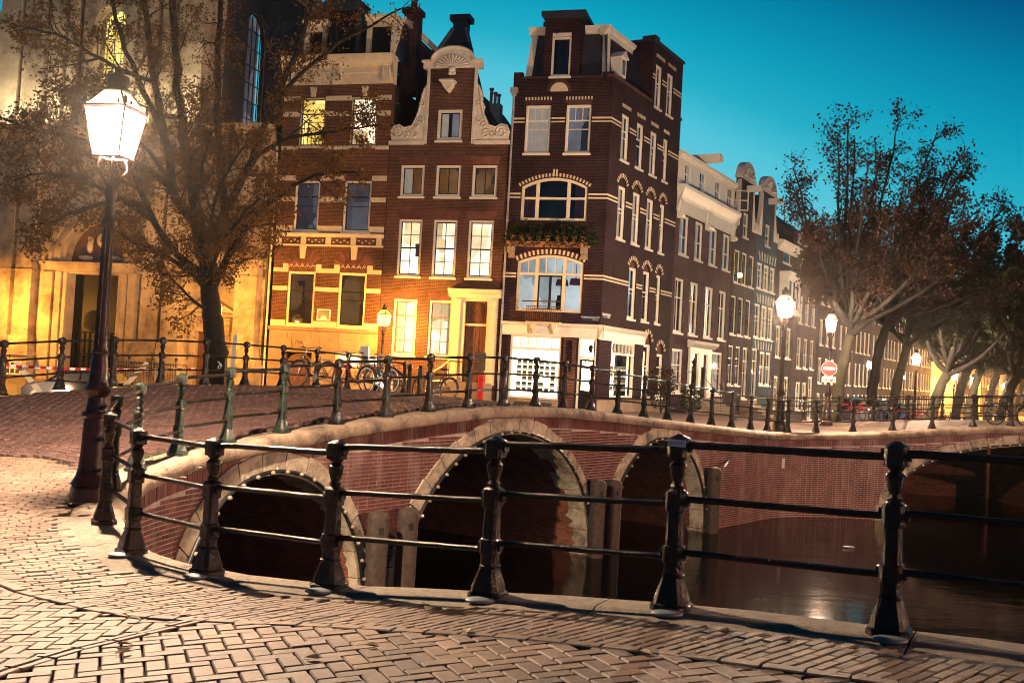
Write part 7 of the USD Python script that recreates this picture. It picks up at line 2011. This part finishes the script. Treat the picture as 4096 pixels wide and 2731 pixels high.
# ================================================================== cars
def car(label, loc, rot, m, glass='car_black'):
    z = float(H(loc)[0]); loc = np.array([*loc, z]); t = thing('parked_car', label, 'car', loc)
    X = np.array([math.cos(rot), math.sin(rot), 0]); Yv = np.array([-math.sin(rot), math.cos(rot), 0])
    P = lambda x, y, zz: loc + X * x + Yv * y + np.array([0, 0, zz])
    side = [(-2.0, .35), (-2.05, .62), (-1.98, .88), (-1.55, .96), (-.1, .98), (1.0, .93), (1.75, .82), (2.02, .62), (2.0, .32)]
    q = MB(); n = len(side)
    V = []
    for y_, k in ((-.84, .97), (-.80, 1), (.80, 1), (.84, .97)):
        for x, zz in side: V.append(P(x * k, y_ if abs(y_) > .82 else y_, zz if abs(y_) < .82 else zz * .96 + .01))
    F = []
    for a in range(3):
        for j in range(n - 1): F.append([a * n + j, (a + 1) * n + j, (a + 1) * n + j + 1, a * n + j + 1])
        F.append([a * n + n - 1, (a + 1) * n + n - 1, (a + 1) * n, a * n])
    q.add(V, F)
    for o, s_ in ((0, 1), (3 * n, -1)):
        kk = np.arange(1, n - 1); q.add(V[o:o + n], np.stack([0 * kk, kk, kk + 1], 1)[:, ::s_])
    b = q.build('body', m, t, smooth=30)
    cab = [(-1.75, .95), (-1.35, 1.36), (-.9, 1.43), (.05, 1.42), (.35, 1.36), (1.05, .92)]
    V, F = [], []
    for y_, sh in ((-.76, 0), (-.60, 1), (.60, 1), (.76, 0)):
        for x, zz in cab: V.append(P(x * (1 if not sh else .97), y_ * (1 if sh or zz < 1.1 else .86), zz - (.05 if not sh and zz > 1.1 else 0)))
    n = len(cab)
    for a in range(3):
        for j in range(n - 1): F.append([a * n + j, (a + 1) * n + j, (a + 1) * n + j + 1, a * n + j + 1])
    q = MB(); q.add(V, F); q.build('roof', m, t, smooth=30)
    q = MB()
    for sg in (-1, 1):
        for pts in ([(-1.45, 1.0), (-1.2, 1.33), (-.55, 1.37), (-.55, 1.0)], [(-.47, 1.0), (-.47, 1.37), (.10, 1.35), (.70, 1.0)]):
            q.add([P(x, sg * (.775 if zz < 1.1 else .672), zz) for x, zz in pts], [[0, 1, 2, 3]])
    for xs in (((1.0, .97), (.42, 1.34)), ((-1.74, 1.0), (-1.38, 1.33))):
        (xa, za), (xb, zb_) = xs; q.add([P(xa + .02, -.62, za), P(xa + .02, .62, za), P(xb + .02 * (1 if xa > 0 else -1), .55, zb_ + .02), P(xb + .02 * (1 if xa > 0 else -1), -.55, zb_ + .02)], [[0, 1, 2, 3]])
    q.build('side_window', 'door_dark', t)
    for x in (-1.28, 1.28):
        for sg in (-1, 1):
            q = MB(); q.rings(P(x, sg * .78, .31), [(-.10, .31, 0), (.08, .31, 0), (.10, .27, 0)], X, (0, 0, 1), 18, Yv * sg); w = q.build('wheel', 'rubber', t, smooth=40)
            q = MB(); q.rings(P(x, sg * .78, .31), [(.095, .19, 0), (.11, .17, 0), (.105, .05, 0)], X, (0, 0, 1), 12, Yv * sg); q.build('hub_cap', 'steel', w)
    for sg in (-1, 1):
        q = MB(); q.sphere(P(1.92, sg * .6, .66), .13, 1, (.6, 1, .6)); q.build('headlight', 'bulb_glass', t, smooth=True)
        q = MB(); q.sphere(P(-1.97, sg * .65, .76), .11, 1, (.5, 1, .8)); q.build('tail_light', 'red_paint', t, smooth=True)
fa_ = math.atan2(FD[1], FD[0])
car('black parked car behind the far bridge railing, roof just showing', q_edge(17.9, 11.0), fa_, 'car_black')
car('dark car parked at the left edge behind the railing', q_edge(24.6, 11.2), fa_, 'car_black')
car('dark car parked between the fence and the church door', q_edge(30.6, 11.2), fa_ + math.pi, 'car_black')
sa_ = math.atan2(SD[1], SD[0])
car('silver car parked by the canal beyond the second tree', s_edge(9.2, 8.9), sa_ + .2, 'car_silver')
car('white car parked behind the silver one under the trees', s_edge(15.0, 8.9), sa_, 'car_white')
car('dark car parked far along the side street', s_edge(21.5, 8.7), sa_, 'car_black')

# ================================================================== moored boat behind the right bridge
bl = np.array([20.2, 47.6, -2.5]); t = thing('rowing_boat', 'wooden open boat moored under the right bridge arch', 'boat', bl)
X = np.array([*SD, 0]); Yv = np.array([-SD[1], SD[0], 0])
st_ = np.linspace(-3.0, 3.0, 13)
def hull(inn):
    V = []
    for x in st_:
        w_ = (1.05 - inn) * (1 - abs((x + .3) / 3.4) ** 2.6); sheer = .55 + .05 * x * x * (1 if x > 0 else .6) / 2
        for a in np.linspace(0, math.pi, 9):
            c, s_ = math.cos(a), math.sin(a)
            V.append(bl + X * x + Yv * (w_ * np.sign(c) * abs(c) ** .6) + np.array([0, 0, sheer - (sheer + .25 - inn) * s_ ** .7]))
    F = []
    for i in range(12):
        for j in range(8): F.append([i * 9 + j, i * 9 + j + 1, (i + 1) * 9 + j + 1, (i + 1) * 9 + j])
    return np.array(V), np.array(F)
q = MB(); V, F = hull(0); q.add(V, F); q.build('hull', 'boat_wood', t, smooth=40)
q = MB(); V, F = hull(.06); q.add(V, F[:, ::-1]); q.build('inner_hull', 'boat_wood', t, smooth=40)
V, F = hull(0)
for j, sg in ((0, 1), (8, -1)):
    q = MB(); q.tube(V[j::9] + (0, 0, .02), .045, 6); q.build('gunwale', 'old_timber', t, smooth=True)
for x in (-1.6, .1, 1.5):
    q = MB(); q.obox(bl + X * x + (0, 0, .38), X, Yv, (0, 0, 1), .14, .86, .02); q.build('thwart', 'old_timber', t)

# ================================================================== small things
def plank(a, b, label, m='stone_trim'):
    a, b = np.asarray(a, float), np.asarray(b, float); t = thing('plank', label, 'plank', a)
    d = (b - a) / np.linalg.norm(b - a); s_ = np.cross(d, (0.3, -.9, 0)); s_ /= np.linalg.norm(s_)
    q = MB(); q.obox((a + b) / 2, d, s_, np.cross(d, s_), np.linalg.norm(b - a) / 2, .055, .015); q.build('board', m, t)
plank(at(63, 1448, 21.6), at(162, 1570, 21.6), 'slanting board leaning left of the portal behind the railing')
plank(at(590, 1450, 24.4), at(498, 1545, 24.4), 'pale slanting board leaning right of the near lamp')
t = thing('barrier_tape', 'red and white barrier tape stretched along the far railing', 'tape', at(0, 1460, 21.6))
a, b = at(-60, 1459, 20.6) + (-.1, .15, 0), at(808, 1476, 25.3) + (-.1, .15, 0)
rdm, wht = MB(), MB(); n = 40
for k in range(n):
    p0, p1 = a + (b - a) * k / n, a + (b - a) * (k + .98) / n
    sag = -.06 * math.sin(math.pi * k / n); (rdm if k % 2 else wht).add([p0 + (0, 0, sag - .03), p1 + (0, 0, sag - .03), p1 + (0, 0, sag + .03), p0 + (0, 0, sag + .03)], [[0, 1, 2, 3]])
rdm.build('red_stripes', 'red_paint', t, kind='stuff'); wht.build('white_stripes', 'sign_white', t, kind='stuff')
cb = np.array([*at(880, 1500, 35.2)[:2], 0]); cb[2] = float(H(cb[:2])[0])
t = thing('cabinet', 'dark cabinet with white graffiti at the foot of the big tree', 'cabinet', cb)
q = MB(); q.obox(cb + (0, 0, .8), (1, 0, 0), (0, 1, 0), (0, 0, 1), .18, .14, .8); q.build('case', 'door_dark', t)
th = np.linspace(0, 11, 40); q = MB(); q.tube(np.array([cb + (.08 * math.cos(x * 1.0) * (1 - x / 22), -.145, 1.30 + .13 * math.sin(x * .57) + .004 * x) for x in th]), .014, 4, False); q.build('graffiti', 'sign_white', t)
t = thing('pale_board', 'narrow pale board standing against the big tree trunk', 'board', tb + (.62, -.2, 0)); q = MB(); q.obox(tb + (.66, -.3, 1.25), (1, 0, 0), (0, 1, 0), (.04, 0, 1), .07, .02, 1.25); q.build('board', 'sign_white', t)
pbx = FR.P(-4.95, 1.2, 0); pbx[2] = float(H(pbx[:2])[0])
t = thing('post_box', 'red box standing between the stoop and the shop window', 'post box', pbx)
q = MB(); q.rings(pbx, [(.0, .14, 1), (.5, .14, 1), (1.35, .14, 1), (1.42, .12, .9)], FR.ex, FR.ew, 16); q.build('box', 'red_paint', t)
q = MB(); q.obox(pbx + np.array([*FN, 0]) * .145 + (0, 0, 1.15), FR.ex, (0, 0, 1), FR.ew, .10, .015, .004); q.build('slot', 'black_paint', t)
nbx = FR.P(-5.15, .9, 0); nbx[2] = float(H(nbx[:2])[0])
t = thing('notice_panel', 'dark panel on a post beside the red box', 'notice panel', nbx); q = MB(); q.obox(nbx + (0, 0, 1.95), FR.ex, FR.ew, (0, 0, 1), .24, .03, .4); q.build('panel', 'slate', t); q = MB(); q.tube([nbx, nbx + (0, 0, 1.6)], .03, 6); q.build('post', 'black_paint', t)
bn = on_rail(9.9, 1.2)
for k, (kk, of) in enumerate(((9.75, .45), (10.1, .5))):
    p = on_rail(kk, of); t = thing('bollard', ('dark iron bollard left of a pair between the bicycles', 'dark iron bollard right of a pair between the bicycles')[k], 'bollard', p)
    q = MB(); q.rings(p, [(0, .10, 0), (.06, .10, 0), (.1, .075, 0), (.8, .065, 0), (.84, .085, 0), (.9, .08, 0), (.97, .03, 0)], n=12); q.build('bollard_body', 'iron', t, smooth=40)
# floating scrap and the pale patch on the curved wall
fp = at(3395, 2187, 1); d = fp - EYE; fp = EYE + d * ((-2.47 - 1.8) / d[2])
t = thing('float', 'small white float drifting on the dark water', 'float', fp); q = MB(); q.sphere(fp, .11, 2, (1.5, .7, .35)); q.build('shell', 'pipe_grey', t, smooth=True)
q = MB(); q.obox(wpt(39.6, -.72, WOFF + .012), (*edge(39.6)[2][::-1] * (-1, 1), 0), (*edge(39.6)[2], 0), (0, 0, 1), .07, .006, .16); q.build('lime_patch', 'sign_white', curve_wall)
# quay across the water on the right, outside the view, with its own lamps
q4 = np.array([(17.2, -14), (42, -14), (42, 31), (17.6, 31)])
V = np.vstack([np.c_[q4, np.full(4, .3)], np.c_[q4, np.full(4, -3.0)]])
part('east_quay', V, BOXF[:, ::-1], 'brick_grey', '/World', raw=True, uv=np.c_[V[:, 0] + V[:, 1], V[:, 2]]); tag('/World/east_quay', 'quay across the canal outside the right of the view', None, None, 'structure')
for k, (x, y) in enumerate(((24.0, 3.0), (25.0, 12.5))):
    street_lamp((x, y, .3), ('crown lamp on the quay across the canal, nearer one', 'crown lamp on the quay across the canal, farther one')[k], power=EAST, col=EAST_L, detail=False)
# lamp hidden behind the big tree, and floodlights for the church front
hl = np.array([-13.3, 45.6]); street_lamp((*hl, float(H(hl)[0])), 'yellow street lamp standing behind the big tree trunk', 'lamp_iron_black', SODIUM, YELLOW_L, glow='lantern_glass_yellow', bulb='lantern_yellow', h=.85, sides=4, detail=False)
for k, u in enumerate((-31.2, -28.6, -23.6, -21.0)):
    p = FR.P(u, 1.75, 12.95)
    t = thing('floodlight', ('floodlight on the church ledge, leftmost of four', 'floodlight on the church ledge, left of the tall lit window', 'floodlight on the church ledge, right of the tall lit window', 'floodlight on the church ledge, rightmost of four')[k], 'floodlight', p)
    q = MB(); q.obox(p + (0, 0, .12), FR.ex, FR.ew, (0, 0, 1), .25, .14, .1); q.tube([p, p - np.array([*FN, 0]) * 1.2], .03, 5); q.build('housing', 'black_paint', t)
    L = UsdLux.RectLight.Define(stage, t + '/flood_beam'); L.CreateWidthAttr(.5); L.CreateHeightAttr(.4); L.CreateIntensityAttr(FLOOD); L.CreateColorAttr(Gf.Vec3f(1, .84, .52))
    up = np.array([*(-FN * .42), 1.0]); up /= np.linalg.norm(up); rx = np.cross((0, 0, 1), up); rx /= np.linalg.norm(rx); uy = np.cross(up, rx)
    Mx = np.eye(4); Mx[0, :3], Mx[1, :3], Mx[2, :3], Mx[3, :3] = rx, np.cross(-up, rx), -up, (0, 0, .26)
    L.AddTransformOp().Set(Gf.Matrix4d(*Mx.ravel().tolist()))

for k, (u, w_) in enumerate(((-19.0, 13.0),)):
    p = FR.P(u, w_, 0); p[2] = float(H(p[:2])[0])
    t = thing('floodlight', 'low floodlight on the quay beneath the big autumn tree', 'floodlight', p)
    q = MB(); q.obox(p + (0, 0, .2), FR.ex, FR.ew, (0, 0, 1), .28, .12, .16); q.build('housing', 'black_paint', t)
    L = UsdLux.RectLight.Define(stage, t + '/flood_beam'); L.CreateWidthAttr(.5); L.CreateHeightAttr(.4); L.CreateIntensityAttr(QUAY_FLOOD); L.CreateColorAttr(Gf.Vec3f(1, .66, .34))
    up = np.array([*(-FN), .95]); up /= np.linalg.norm(up); rx = np.cross((0, 0, 1), up); rx /= np.linalg.norm(rx)
    Mx = np.eye(4); Mx[0, :3], Mx[1, :3], Mx[2, :3], Mx[3, :3] = rx, np.cross(-up, rx), -up, (0, 0, .5)
    L.AddTransformOp().Set(Gf.Matrix4d(*Mx.ravel().tolist()))

# ------------------------------------------------------------------ thin damp autumn air that lets the lamps glow
usdkit.material(stage, '/World/Looks/haze', {"v": ("principled_volume", {"color": (.95, .93, .90), "density": HAZE, "anisotropy": HAZE_G})}, [], volume="v.volume")
MATS['haze'] = UsdShade.Material.Get(stage, '/World/Looks/haze')
hv = np.array([(x, y, z) for z in (-4.4, 29.5) for x, y in ((-175, -40), (235, -40), (235, 345), (-175, 345))], float)
part('haze', hv, BOXF, 'haze', '/World', raw=True)
tag('/World/haze', 'thin damp air glowing round the street lamps', None, None, 'stuff')
